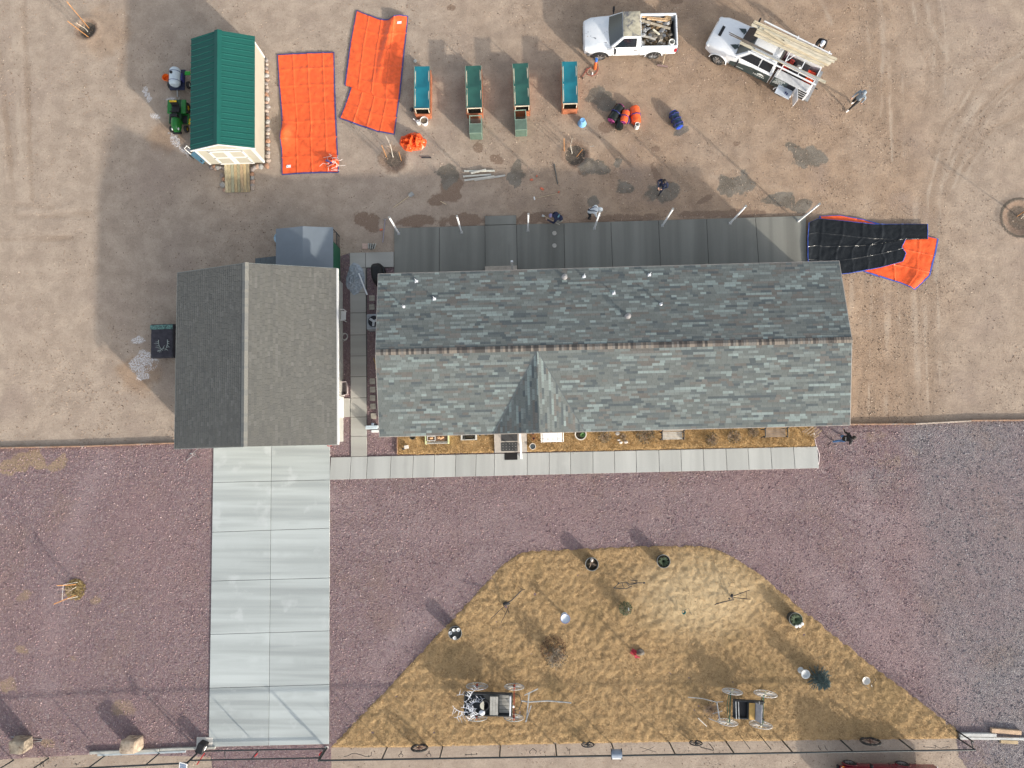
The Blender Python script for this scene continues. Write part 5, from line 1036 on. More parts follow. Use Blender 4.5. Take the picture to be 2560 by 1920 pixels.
# left of the garage: table draped with a dark cloth
tc = thing('draped_table', 'table under a dark patterned cloth with antlers beside the garage', 'table', P(422, 857, 0), rad(2)); hx, hy = .58, .88
for x in (-hx + .08, hx - .08):
    for y in (-hy + .08, hy - .08): MB().bx(x - .03, x + .03, y - .03, y + .03, 0, .7).obj('leg', M_POST, tc)
MB().bx(-hx, hx, -hy, hy, .7, .74).obj('table_top', M_POST, tc)
def cl(a, b):
    x, y = lerp(-hx - .16, hx + .16, a), lerp(-hy - .16, hy + .16, b); ov = max(abs(x) - hx, abs(y) - hy, 0); return (max(-hx - .03, min(hx + .03, x)) + .02 * noise.noise((y * 5, x, 1)), max(-hy - .03, min(hy + .03, y)) + .02 * noise.noise((x * 6, y, 4)), .75 - ov * 1.7 + .008 * noise.noise((x * 4, y * 4, 0)))
MB().grid(cl, 24, 34).obj('cloth', mat('dark_cloth', (.045, .042, .052), .85, var=.3), tc, smooth=True)
MB().bx(-hx - .05, hx, hy - .26, hy - .02, .762, .768).obj('border_band', mat('teal_pattern', (.10, .19, .17), .8, var=.9, vs=16), tc)
def antler(parent, p, ang, L, m, seed, flat=.1, name='antler'):
    """forked antler: curved beam with tines"""
    r = random.Random(seed); mb = MB(); beam = []; a = ang; q = Vector(p)
    for k in range(7): beam.append(q.copy()); q = q + Vector((math.cos(a), math.sin(a), flat)) * L / 6; a += r.uniform(.1, .22) * (1 if seed % 2 else -1)
    mb.tube(beam, [.022 - .0022 * k for k in range(7)], 6)
    for k in (1, 2, 3, 4, 5): b = beam[k]; aa = ang + r.uniform(.8, 1.5) * (-1 if seed % 2 else 1); e = b + Vector((math.cos(aa), math.sin(aa), r.uniform(.1, .9))) * L * r.uniform(.22, .38); mb.tube([b, b.lerp(e, .5) + Vector((0, 0, -.01)), e], [.016, .012, .004], 5)
    return mb.obj(name, m, parent, smooth=True)
M_ANT2 = mat('weathered_antler', (.36, .4, .38), .7)
an = thing('antler_pair', 'pair of pale antlers lying on the dark draped table', 'antlers', tc.location + Vector((0.05, -.1, .775)), rad(2))
antler(an, (-.2, .15, .02), -1.6, .6, M_ANT2, 3, .0); antler(an, (.28, .15, .02), -1.5, .62, M_ANT2, 4, .0); antler(an, (-.25, -.45, .02), .2, .5, M_ANT2, 5, .0)
# cart and mower beside the shed
hd = thing('hand_cart', 'pale framed cart with dark wheels at the shed corner', 'cart', P(500, 395, 0), rad(-38))
for x, y in ((-.3, -.25), (.35, -.1)):
    wl = MB().lathe([(.09, -.03), (.15, -.035), (.16, 0), (.15, .035), (.09, .03)], 18, (0, 0, 0), Matrix.Rotation(PI / 2, 3, 'X'), cap=False).obj('wheel', mat('dark_tyre', (.035, .04, .04), .8), hd, smooth=True); wl.location = (x, y, .16); MB().lathe([(.09, -.02), (.09, .02)], 12, (0, 0, 0), Matrix.Rotation(PI / 2, 3, 'X')).obj('rim', mat('rim_grey', (.35, .38, .36), .5), wl)
MB().bx(-.35, .5, -.2, .1, .25, .3).obj('deck', mat('blue_deck', (.1, .22, .3), .5), hd, bev=.01)
for y in (-.16, .05): MB().tube([(-.35, y, .3), (-.5, y, .7), (-.42, y, .95)], .02).obj('handle_bar', M_PLAST, hd)
MB().tube([(-.42, -.16, .95), (-.42, .05, .95)], .02).obj('grip', M_PLAST, hd)
# ============================================================ VEHICLES
M_TYRE = mat('tyre_rubber', (.028, .028, .028), .85, var=.3, dirt=(.16, .13, .1), dscale=5); M_ALLOY = mat('alloy', (.55, .56, .57), .3, .8, var=.1); M_BLACKP = mat('black_trim', (.015, .015, .017), .5); M_TINT = mat('tinted_glass', (.012, .018, .026), .06, var=.02, bump=0, spec=.7)
M_LAMP = mat('lamp_glass', (.65, .68, .7), .12, var=.05, spec=.7); M_REDL = mat('red_lamp', (.35, .02, .03), .2); M_AMBER = mat('amber_lamp', (.7, .22, .02), .2); M_CHROME = mat('chrome', (.6, .61, .63), .18, 1., var=.05)
def wheel(parent, x, y, r, w, spokes=6):
    s = 1 if y > 0 else -1; R = Matrix.Rotation(-s * PI / 2, 3, 'X')
    wh = bpy.data.objects.new('wheel', MB().lathe([(r * .66, -w * .5), (r * .93, -w * .5), (r, -w * .36), (r, w * .36), (r * .93, w * .5), (r * .66, w * .5)], 32, (0, 0, 0), R, cap=False).mesh('tyre', M_TYRE, True)); C.objects.link(wh); wh.parent = parent; wh.location = (x, y, r)
    mb = MB().lathe([(r * .66, -w * .45), (r * .66, w * .42), (r * .6, w * .46), (r * .58, w * .2), (.02, w * .12)], 28, (0, 0, 0), R, cap=False); mb.obj('rim', M_ALLOY, wh, smooth=True)
    for k in range(spokes):
        a = 2 * PI * k / spokes; q = R @ Vector((math.cos(a) * r * .6, math.sin(a) * r * .6, w * .4)); c = R @ Vector((math.cos(a) * r * .1, math.sin(a) * r * .1, w * .36)); MB().bar(c, q, r * .17, r * .08).obj('spoke', M_ALLOY, wh)
    MB().lathe([(r * .14, w * .2), (r * .12, w * .44), (.001, w * .46)], 12, (0, 0, 0), R).obj('hub_cap', M_BLACKP, wh)
def arch(parent, x, y, r, m):
    """dark wheel well with a rolled lip"""
    s = 1 if y > 0 else -1; N = 14; pts = [(x + r * math.cos(PI * k / N), y, .36 + r * math.sin(PI * k / N)) for k in range(N + 1)]
    MB().add([(p[0], y + s * .004, p[2]) for p in pts] + [(p[0], y - s * .25, p[2]) for p in pts], [tuple(range(N + 1))]).obj('wheel_well', M_BLACKP, parent); MB().tube(pts, .032, 8).obj('arch_lip', m, parent, smooth=True)
def body_loft(parent, stations, m, name='body', bev=.03):
    """stations: (x, half width, z sill, z shoulder, z top) -> rounded shell"""
    rings = []
    for x, hw, zs, zm, zt in stations:
        half = [(hw * .82, zs - .06), (hw * .97, zs), (hw, (zs + zm) / 2), (hw * .985, zm), (hw * .93, zm + (zt - zm) * .62), (hw * .8, zm + (zt - zm) * .92), (hw * .4, zt), (0, zt)]
        rings.append([(x, y, z) for y, z in half] + [(x, -y, z) for y, z in reversed(half[:-1])])
    return MB().loft(rings).obj(name, m, parent, smooth=True)
def greenhouse(parent, m, mroof, xf, xr, xft, xrt, z0, z1, w0, w1, doors):
    """cab upper: frustum with glass panes; doors = list of (rear x, front x) at belt height for side glass"""
    b = [(xf, w0), (xr, w0), (xr, -w0), (xf, -w0)]; t = [(xft, w1), (xrt, w1), (xrt, -w1), (xft, -w1)]
    MB().add([(x, y, z0) for x, y in b] + [(x, y, z1) for x, y in t], [(0, 1, 5, 4), (1, 2, 6, 5), (2, 3, 7, 6), (3, 0, 4, 7), (4, 5, 6, 7), (3, 2, 1, 0)]).obj('cab', m, parent, bev=.05, seg=3)
    MB().grid(lambda a, c: (lerp(xrt - .02, xft + .02, a), lerp(-w1 + .02, w1 - .02, c), z1 + .008 + .045 * math.sin(a * PI) ** .6 * math.sin(c * PI) ** .5), 14, 14).obj('roof_skin', mroof, parent, smooth=True)
    def face(c, u0, u1, v0, v1, off, nm, mm, bow=0., nu=10):
        """pane on the quad c (bottom a,b / top d,e) in 0..1 coordinates, pushed out by off and bowed"""
        A, B, D, E_ = [Vector(q) for q in c]; n = (B - A).cross(D - A).normalized()
        return MB().grid(lambda a, k: A.lerp(B, lerp(u0, u1, a)).lerp(D.lerp(E_, lerp(u0, u1, a)), lerp(v0, v1, k)) + n * (off + bow * math.sin(a * PI)), nu, 3).obj(nm, mm, parent, smooth=True)
    face([(xf, -w0, z0), (xf, w0, z0), (xft, -w1, z1), (xft, w1, z1)], .05, .95, .0, .95, .028, 'windscreen', M_TINT, .05)
    face([(xr, w0, z0), (xr, -w0, z0), (xrt, w1, z1), (xrt, -w1, z1)], .12, .88, .2, .82, .012, 'rear_window', M_TINT)
    for s in (1, -1):
        for (x0, x1, y1t) in doors:
            q = []
            for x, v in ((x0, .06), (x1, .06), (min(x1, y1t), .86), (x0 + .03, .86)):
                y = lerp(w0, w1, v); q.append((x, s * (y + .012), lerp(z0, z1, v)))
            MB().add(q, [(0, 1, 2, 3)]).obj('side_window', M_TINT, parent)
def mirror(parent, x, y, z, m, big=1.):
    s = 1 if y > 0 else -1; o = MB().bar((x, y, z), (x - .02, y + s * .13, z + .05), .05, .05).obj('mirror_arm', M_BLACKP, parent); MB().box((x - .03, y + s * .2 * big, z + .06), (.1, .17 * big, .22 * big)).obj('mirror', m, parent, bev=.03)

# ---- old white pickup ------------------------------------------------------
a, b = P(1630, 145, 0), P(1497, 148, 0); f = (b - a).normalized(); lf = Vector((-f.y, f.x, 0)); ctr = (a + b) / 2 - lf * .9; wb = (b - a).length
tk = thing('pickup_truck', 'old white pickup with peeling paint and a load of scrap', 'pickup truck', (ctr.x, ctr.y, 0), math.atan2(f.y, f.x)); hwb = wb / 2
def worn_white():
    m, t, b_ = _nodes('worn_white_paint'); co = coords(t, 'Object'); st = coords(t, 'Object', (1.6, 4.5, 3))
    n = noise_tex(t, st, 1.5, 7, .72, .6); n2 = noise_tex(t, co, 2.2, 5, .6)
    c = mix(t, ramp(t, n2, .3, .7), (.68, .72, .75), (.8, .81, .82)); c = mix(t, ramp(t, n, .61, .65), c, (.1, .11, .13)); c = mix(t, ramp(t, n2, .66, .72, 0, .8), c, (.42, .36, .28))
    ln(t, c, b_.inputs['Base Color']); b_.inputs['Roughness'].default_value = .4; return m
M_WW = worn_white(); M_PEEL = mat('peeled_roof', (.4, .37, .28), .7, var=.2, dirt=(.13, .13, .14), dscale=1.9, dlo=.5, dhi=.64)
body_loft(tk, [(hwb + .92, .6, .5, .72, .86), (hwb + .84, .84, .46, .86, 1.0), (hwb + .5, .95, .45, .98, 1.1), (hwb, .98, .45, 1.0, 1.16), (.95, .99, .45, 1.04, 1.2), (.55, .99, .45, 1.08, 1.22), (-.66, .99, .45, 1.1, 1.2), (-.68, .99, .45, 1.1, 1.18)], M_WW)
greenhouse(tk, M_WW, M_PEEL, 1.0, -.64, .34, -.56, 1.14, 1.82, .93, .72, [(-.42, .78, .3)])
for s in (1, -1):
    MB().add([(-.7, s * .99, .45), (-2.62 * wb / 3.05 - .1, s * .97, .5), (-2.62 * wb / 3.05 - .1, s * .97, 1.2), (-.7, s * .99, 1.2), (-.7, s * .86, .45), (-2.62 * wb / 3.05 - .1, s * .86, .5), (-2.62 * wb / 3.05 - .1, s * .86, 1.2), (-.7, s * .86, 1.2)], [(0, 1, 2, 3), (7, 6, 5, 4), (0, 4, 5, 1), (3, 2, 6, 7), (1, 5, 6, 2), (0, 3, 7, 4)]).obj('bed_side', M_WW, tk, bev=.03)
xt = -2.62 * wb / 3.05 - .1
MB().bx(xt - .03, xt + .05, -.86, .86, .5, 1.2).obj('tailgate', M_WW, tk, bev=.02); MB().bx(xt + .05, -.7, -.859, .859, .55, .62).obj('bed_floor', M_BLACKP, tk); MB().bx(-.73, -.701, -.859, .859, .5, 1.2).obj('bed_front', M_WW, tk)
for s in (1, -1):
    arch(tk, hwb, s * .99, .47, M_BLACKP if s > 0 else M_BLACKP); arch(tk, -hwb, s * .985, .47, M_WW); wheel(tk, hwb, s * .88, .38, .24); wheel(tk, -hwb, s * .88, .38, .24); mirror(tk, .78, s * .96, 1.2, M_BLACKP, 1.25)
    d = MB().add([(-.6, s * .995, .5), (.78, s * .995, .5), (.78, s * .998, 1.07), (-.6, s * .998, 1.1)], [(0, 1, 2, 3)]).obj('door', M_WW, tk); MB().bx(-.5, -.32, s * 1.0 - .012, s * 1.0 + .012, .98, 1.03).obj('handle', M_BLACKP, d); MB().bx(-.62, -.6, s * .99 - .008, s * .99 + .008, .5, 1.1).obj('door_gap', M_BLACKP, d)
    MB().ball((hwb + .78, s * .68, .82), (.14, .2, .09), 12, 8).obj('headlight', M_LAMP, tk, smooth=True); MB().bx(xt - .02, xt + .12, s * .985 - .01, s * .985 + .015, .75, 1.05).obj('tail_light', M_REDL, tk)
MB().loft([[(hwb + .86 + .1 * math.cos(a_) - .22 * (y / .9) ** 2, y, .52 + .13 * math.sin(a_)) for a_ in [2 * PI * k / 10 for k in range(10)]] for y in [-.95, -.6, -.2, .2, .6, .95]]).obj('front_bumper', mat('grey_bumper', (.2, .2, .2), .6), tk, smooth=True)
MB().bx(xt - .16, xt - .04, -.9, .9, .42, .6).obj('rear_bumper', M_CHROME, tk, bev=.02); MB().bx(hwb + .88, hwb + .93, -.5, .5, .66, .82).obj('grille', M_BLACKP, tk)
for y in (-.3, .25): MB().bar((1.02, y, 1.2), (.72, y - .45, 1.42), .02, .012).obj('wiper', M_BLACKP, tk)
# its load
TK = Matrix.Translation(tk.location) @ Matrix.Rotation(tk.rotation_euler[2], 4, 'Z')
dp_ = thing('scrap_pile', 'heap of grey rubble and brown brush in the pickup bed', 'scrap', TK @ Vector((-1.55, 0, .62)), tk.rotation_euler[2])
mr = [mat('rubble_%d' % k, c, .8, var=.5, vs=8, bump=.4) for k, c in enumerate([(.2, .18, .15), (.34, .35, .36), (.12, .09, .06), (.26, .18, .1), (.4, .36, .3), (.2, .21, .22)])]
MB().grid(lambda u, v: (lerp(-.82, .84, u), lerp(-.84, .84, v), .22 + .16 * noise.noise((u * 5, v * 5, 1)) + .12 * noise.noise((u * 14, v * 14, 4)) + .1 * (1 - u)), 40, 34).obj('fines', mat('brown_brush', (.15, .105, .06), .95, var=.7, vs=9, bump=.8), dp_, smooth=False)
rr = random.Random(5)
for k in range(70):
    x_, y_ = rr.uniform(-.78, .8), rr.uniform(-.8, .65); s_ = rr.uniform(.05, .16); o = MB().ball((0, 0, 0), (s_ * rr.uniform(1, 2), s_, s_ * .5), 7, 5, .3, k).obj('rubble', mr[k % 6], dp_); o.location = (x_, y_, .33 + rr.uniform(0, .12)); o.rotation_euler = (rr.uniform(-.4, .4), rr.uniform(-.4, .4), rr.uniform(0, 6))
for k in range(60): # brush sticks
    x_, y_, a_ = rr.uniform(-.75, .3), rr.uniform(-.1, .8), rr.uniform(0, 6); o = MB().tube([(0, 0, 0), (.12 * math.cos(a_), .12 * math.sin(a_), .04), (.26 * math.cos(a_ + .3), .26 * math.sin(a_ + .3), .03)], [.008, .006, .003], 4).obj('twig', mr[3 if k % 2 else 2], dp_); o.location = (x_, y_, .36 + rr.uniform(0, .12))
for i, (u0, v0, u1, v1, w_, c, lb) in enumerate([(.8, -.62, -.75, -.1, .12, (.4, .35, .27), 'long grey plank lying across the scrap load'), (.75, -.8, -.5, -.62, .08, (.6, .38, .2), 'orange splintered board along the far bed wall'), (.5, -.66, -.6, -.5, .06, (.62, .42, .24), 'thin split board next to the orange one in the bed'), (.2, -.02, -.12, .28, .1, (.62, .58, .45), 'short pale stake in the middle of the scrap load'), (.7, .38, .1, .55, .09, (.38, .36, .32), 'grey board end near the cab in the scrap load')]):
    A_, B_ = Vector((u0, v0, .5 + .04 * i)), Vector((u1, v1, .52 + .03 * i)); md = (A_ + B_) / 2; o = MB().bar(A_ - md, B_ - md, w_, .04).obj('scrap_board', mat('scrap_board_%d' % i, c, .85, var=.3, vs=6)); o.matrix_world = Matrix.Translation(dp_.location) @ Matrix.Rotation(dp_.rotation_euler[2], 4, 'Z') @ Matrix.Translation(md); tag(o, lb, 'board', 'scrap boards in the pickup bed')
bp = TK @ Vector((xt + .3, .7, .64)); pipe(bp, 'wide pale pipe standing in the pickup bed corner').scale = (1.25, 1.25, 1.45)

# ---- white crew cab work truck ------------------------------------------------
a, b = P(1950, 237, 0), P(1790, 157, 0); f = (b - a).normalized(); lf = Vector((-f.y, f.x, 0)); ctr = (a + b) / 2 - lf * .95; wb = (b - a).length; hwb = wb / 2
wt_ = thing('work_truck', 'white crew cab work truck with dark green side panels and lumber rack', 'work truck', (ctr.x, ctr.y, 0), math.atan2(f.y, f.x)); TW = Matrix.Translation(wt_.location) @ Matrix.Rotation(wt_.rotation_euler[2], 4, 'Z')
M_NW = mat('glossy_white', (.78, .8, .82), .25, var=.03, bump=0, coat=.4); M_SLG = mat('slate_green_wrap', (.045, .062, .062), .4, var=.08, bump=0)
cb_ = -1.0   # rear of the cab
body_loft(wt_, [(hwb + .98, .62, .6, .82, .98), (hwb + .9, .86, .55, 1.0, 1.16), (hwb + .5, .99, .52, 1.1, 1.26), (hwb, 1.02, .52, 1.12, 1.32), (1.2, 1.02, .52, 1.16, 1.36), (.9, 1.02, .52, 1.18, 1.36), (cb_, 1.02, .52, 1.2, 1.34)], M_NW)
greenhouse(wt_, M_NW, M_NW, 1.25, cb_ + .02, .6, cb_ + .12, 1.3, 1.98, .95, .76, [(-.12, .95, .5), (-.82, -.17, -.17)])
for s in (1, -1): MB().tube([(.55, s * .4, 2.03), (cb_ + .2, s * .4, 2.03)], .012).obj('roof_rib', M_NW, wt_)
MB().box((hwb + .52, 0, 1.275), (.16, .62, .02)).obj('hood_vent', M_BLACKP, wt_, bev=.03)
for s in (1, -1): MB().add([(1.75, s * .52, 1.345), (1.35, s * .3, 1.372), (1.28, s * .5, 1.372), (1.4, s * .66, 1.362)], [(0, 1, 2, 3)]).obj('hood_decal', M_SLG, wt_); MB().tube([(hwb + .75, s * .42, 1.22), (1.4, s * .36, 1.365)], .012).obj('hood_crease', M_NW, wt_)
for s in (1, -1):
    arch(wt_, hwb, s * 1.02, .5, M_NW); wheel(wt_, hwb, s * .92, .41, .27, 8); wheel(wt_, -hwb, s * .92, .41, .27, 8); mirror(wt_, 1.0, s * 1.02, 1.3, M_BLACKP, 1.6); MB().ball((hwb + .82, s * .78, .98), (.16, .16, .09), 12, 8).obj('headlight', M_LAMP, wt_, smooth=True)
    p_ = MB().add([(cb_ + .03, s * 1.03, .52), (1.35, s * 1.03, .56), (1.35, s * 1.03, .86), (.9, s * 1.026, 1.02), (.1, s * 1.022, 1.16), (cb_ + .03, s * 1.018, 1.19)], [tuple(range(6))]).obj('door_wrap', M_SLG, wt_)
    MB().bx(-.16, -.15, s * 1.034 - .003, s * 1.034 + .003, .55, 1.15).obj('door_gap', M_BLACKP, wt_)
    for x in (.05, -.7): MB().bx(x, x + .16, s * 1.035 - .012, s * 1.035 + .012, 1.04, 1.08).obj('handle', M_CHROME, wt_)
# the mark on the near doors: domed emblem with a row of letter strokes
em = MB(); M_DEC = mat('pale_decal', (.7, .74, .72), .5, var=.15)
em.add([(-.46 + .2 * math.cos(PI * k / 12), 1.032, .90 + .14 * math.sin(PI * k / 12)) for k in range(13)], [tuple(range(13))]); o = em.obj('emblem', M_DEC, wt_); o.location.y = .004
for k, (x, w_, h_) in enumerate([(-.06, .03, .13), (-.13, .05, .09), (-.2, .03, .12), (-.27, .05, .1), (-.34, .03, .12), (-.41, .05, .1), (-.48, .03, .09), (-.56, .06, .08), (-.66, .04, .1)]):
    MB().add([(x, 1.037, .76), (x - w_, 1.037, .76), (x - w_ - .015, 1.037, .76 + h_), (x - .015, 1.037, .76 + h_)], [(0, 1, 2, 3)]).obj('letter_stroke', M_DEC, wt_)
MB().add([(.5, 1.037, .7), (1.0, 1.037, .68), (1.0, 1.037, .71), (.5, 1.037, .73)], [(0, 1, 2, 3)]).obj('badge_line', M_DEC, wt_)
# service body
x0, x1 = cb_ - .12, -hwb - 1.15
for s in (1, -1):
    sd = MB().bx(x1, x0, s * 1.06 - .22 - .22 * s + (.0), s * 1.06 + .22 - .22 * s, .62, 1.42) if False else MB().bx(x1, x0, min(s * .64, s * 1.06), max(s * .64, s * 1.06), .62, 1.42)
    sd.obj('tool_cabinet', M_NW, wt_, bev=.015, seg=1); MB().bx(x1 + .02, x0 - .02, min(s * .62, s * 1.08), max(s * .62, s * 1.08), 1.421, 1.445).obj('cabinet_lid', mat('grey_lid', (.5, .51, .52), .5), wt_, bev=.008)
    MB().bx(x0 - .86, x0 - .02, s * 1.067 - .006, s * 1.067 + .006, .64, 1.4).obj('cabinet_panel', M_SLG, wt_); arch(wt_, -hwb, s * 1.062, .5, M_NW)
    MB().bx(x1 + .05, -hwb - .56, s * 1.064 - .004, s * 1.064 + .004, .66, 1.36).obj('open_bay', M_BLACKP, wt_)
    for z in (.85, 1.05, 1.22): MB().bx(x1 + .06, -hwb - .57, s * 1.069 - .003, s * 1.069 + .012, z, z + .025).obj('shelf', M_NW, wt_)
for k, (z, n_, x_) in enumerate([(1.32, 9, .18), (1.24, 10, .14), (1.16, 7, .2), (1.08, 8, .14), (1.0, 11, .1), (.92, 10, .1)]):
    for j in range(n_):
        xx = x0 - x_ - j * .058; MB().bx(xx - (.042 if (j * 7 + k) % 3 else .026), xx, 1.075, 1.078, z, z + .045).obj('letter_stroke', M_DEC, wt_)
MB().lathe([(.07, 0), (.07, .004)], 16, (0, 0, 0), Matrix.Rotation(-PI / 2, 3, 'X')).obj('round_seal', mat('seal_tan', (.3, .28, .18)), wt_).location = (x0 - .74, 1.074, .95)
# open drop-down tray and swung-out door on the near side
ty = MB().bx(-.42, .42, 0, .52, -.02, .0).bx(-.42, .42, .5, .52, 0, .06).obj('fold_down_door', mat('pale_tray', (.6, .66, .74), .3, .1), wt_); ty.location = (-hwb - .02, 1.07, .98)
MB().bx(-.42, .42, 1.063, 1.07, 1.0, 1.38).obj('open_bay', M_BLACKP, wt_).location.x = -hwb - .02
dd = MB().bx(-.012, .012, 0, .62, 0, .72).obj('swing_door', M_NW, wt_, bev=.005); dd.location = (-hwb - .55, 1.075, .65); dd.rotation_euler.z = rad(28); MB().bx(-.02, -.0125, .03, .59, .03, .69).obj('door_lining', M_SLG, dd)
for k, (x, y) in enumerate(((-.1, .26), (-.2, .3))): o = MB().ball((0, 0, 0), (.07, .035, .03), 10, 6).obj('work_glove', M_NAVY, smooth=True); o.matrix_world = TW @ Matrix.Translation((-hwb - .02 + x, 1.07 + y, 1.012)) @ Matrix.Rotation(1.2 + .4 * k, 4, 'Z'); tag(o, ['dark glove on the truck\'s fold-down tray', 'second dark glove beside the first on the truck\'s tray'][k], 'glove')
MB().bx(x1, x0, -.64, .64, .6, .66).obj('bed_floor', mat('bed_liner', (.05, .045, .04), .9), wt_); MB().bx(x1 - .05, x1, -1.05, 1.05, .6, 1.2).obj('tailgate', M_NW, wt_, bev=.01); MB().bx(x1 - .3, x1 - .05, -.95, .95, .5, .58).obj('rear_bumper', mat('tread_plate', (.4, .4, .4), .4, .7), wt_); MB().tube([(x1 - .3, 0, .45), (x1 - .48, 0, .45)], .03).obj('tow_hitch', M_BLACKP, wt_); MB().bx(x0 - .03, x0, -.64, .64, .62, 1.5).obj('headache_board', mat('maroon_board', (.1, .03, .045)), wt_)
# rack
RZ = 2.2; xs_ = (.3, x0 - .1, (x0 + x1) / 2, x1 + .1)
for s in (1, -1):
    MB().bx(x1 - .05, .75, s * (.88 if s < 0 else 1.) - .03, s * (.88 if s < 0 else 1.) + .03, RZ, RZ + .06).obj('rack_rail', M_NW, wt_); MB().bx(x1 + .1, x0 - .1, s * .78 - .02, s * .78 + .02, RZ - .005, RZ + .035).obj('rack_rail', M_NW, wt_)
    for x in (x0 - .1, x1 + .1): MB().bar((x, s * 1.0, 1.44), (x, s * 1.0, RZ), .05).obj('rack_post', M_NW, wt_)
    MB().bar((x1 + .12, s * .99, RZ), (x1 + .12, s * 1.04, 1.46), .05).obj('rack_brace', M_NW, wt_)
for x in (x0 - .1, (x0 + x1) / 2, x1 + .1): MB().bar((x, -.97, RZ + .02), (x, .97, RZ + .02), .045).obj('crossbar', M_NW, wt_)
MB().bar((x0 - .1, .6, RZ + .02), (x0 - .7, -.6, RZ + .02), .03).obj('rack_brace', M_NW, wt_)
# lumber and poles on the rack
def board(a_, b_, z, w_, h_, m, lb, grp, name='lumber_board'):
    p_, q_ = P(*a_, z), P(*b_, z); md = (p_ + q_) / 2; o = MB().bar(p_ - md, q_ - md, w_, h_).obj(name, m, bev=.006, seg=1); o.location = md; return tag(o, lb, 'board', grp)
LM = [mat('rack_lumber_%d' % k, c, .8, var=.18, vs=3, stretch=(.6, 3, 3)) for k, c in enumerate([(.52, .46, .34), (.58, .52, .4), (.46, .42, .32), (.55, .47, .33)])]
LBL = ['outermost board of the lumber stack on the truck rack', 'full length board second from the edge of the rack lumber', 'long board in the middle of the rack lumber', 'long inner board of the rack lumber over the bed', 'board at the inner edge of the rack lumber, ending short', 'wide board on top of the rack lumber at the tail', 'short top board at the cab end of the rack lumber', 'offset top board midway along the rack lumber', 'thin top board on the outer side of the rack lumber']
for k, (a_, b_, z, w_, h_) in enumerate([((1884, 54), (2092, 149), 2.32, .14, .05), ((1879, 61), (2086, 155), 2.32, .14, .05), ((1893, 72), (2078, 158), 2.32, .14, .05), ((1890, 79), (2072, 163), 2.32, .14, .05), ((1886, 86), (2060, 166), 2.32, .12, .05), ((1960, 103), (2075, 160), 2.375, .14, .045), ((1899, 68), (1975, 104), 2.375, .13, .045), ((1910, 74), (1968, 112), 2.42, .1, .04), ((1886, 52), (2070, 136), 2.375, .06, .05)]):
    board(a_, b_, z, w_, h_, LM[k % 4], LBL[k], 'lumber on the truck rack')
board((1850, 106), (2064, 206), 2.3, .15, .05, LM[2], 'single long board on the driver side of the truck rack', None); board((1888, 122), (2048, 200), 2.355, .07, .07, mat('aluminium_beam', (.5, .51, .51), .4, .5), 'thin metal straightedge over the driver side rack board', None, 'straightedge')
for k in range(6):
    p_, q_ = P(1822 + (k % 3) * 2.2, 80 + k * 1.6, 2.3 + .03 * (k % 2)), P(1932, 135 + (k % 3) * 1.2, 2.32); md = (p_ + q_) / 2; o = MB().tube([p_ - md, q_ - md], [.014, .03], 6).obj('rod', mat('dark_poles', (.13, .11, .09), .7, var=.3)); o.location = md; tag(o, 'thin dark rod in the bundle over the truck windscreen', 'rod', 'dark rods over the work truck')
# load in the bed
for k, (x, y, c, s_, nm, lb) in enumerate([(x0 - .35, -.1, (.5, .03, .02), (.22, .16, .2), 'red_toolbox', 'red toolbox behind the work truck cab'), (x0 - .5, -.3, (.4, .04, .03), (.12, .12, .25), 'red_canister', 'red canister behind the work truck cab'), (x1 + .55, -.15, (.6, .04, .015), (.5, .24, .2), 'red_case', 'long red case in the work truck bed'), (x0 - 1.1, -.2, (.03, .03, .035), (.4, .35, .25), 'black_machine', 'black machine in the middle of the work truck bed')]):
    t_ = thing(nm, lb, 'tool', TW @ Vector((x, y, .67)), wt_.rotation_euler[2]); m_ = mat(nm + '_paint', c, .4, var=.25); MB().bx(-s_[0], s_[0], -s_[1], s_[1], 0, s_[2] * 2).obj('shell', m_, t_, bev=.03); MB().tube([(-s_[0] * .5, 0, s_[2] * 2), (-s_[0] * .3, 0, s_[2] * 2 + .07), (s_[0] * .3, 0, s_[2] * 2 + .07), (s_[0] * .5, 0, s_[2] * 2)], .015).obj('handle', M_BLACKP, t_)
    if k == 3: MB().lathe([(.13, 0), (.15, .1), (.06, .2)], 14, (.15, .1, .5)).obj('motor', M_STEEL, t_, smooth=True)
q_ = TW @ Vector((x1 + .25, .12, .72)); cz = crumple('tarp_wad', (2035, 190), .36, .3, .5, M_OR2, 'wad of orange tarp at the tail of the work truck bed', 21., 0, 3.2); cz.location = q_; MB().bx(-.1, .1, -.42, -.34, .1, .3).obj('yellow_strap', mat('yellow_strap', (.7, .5, .03), .5), cz)

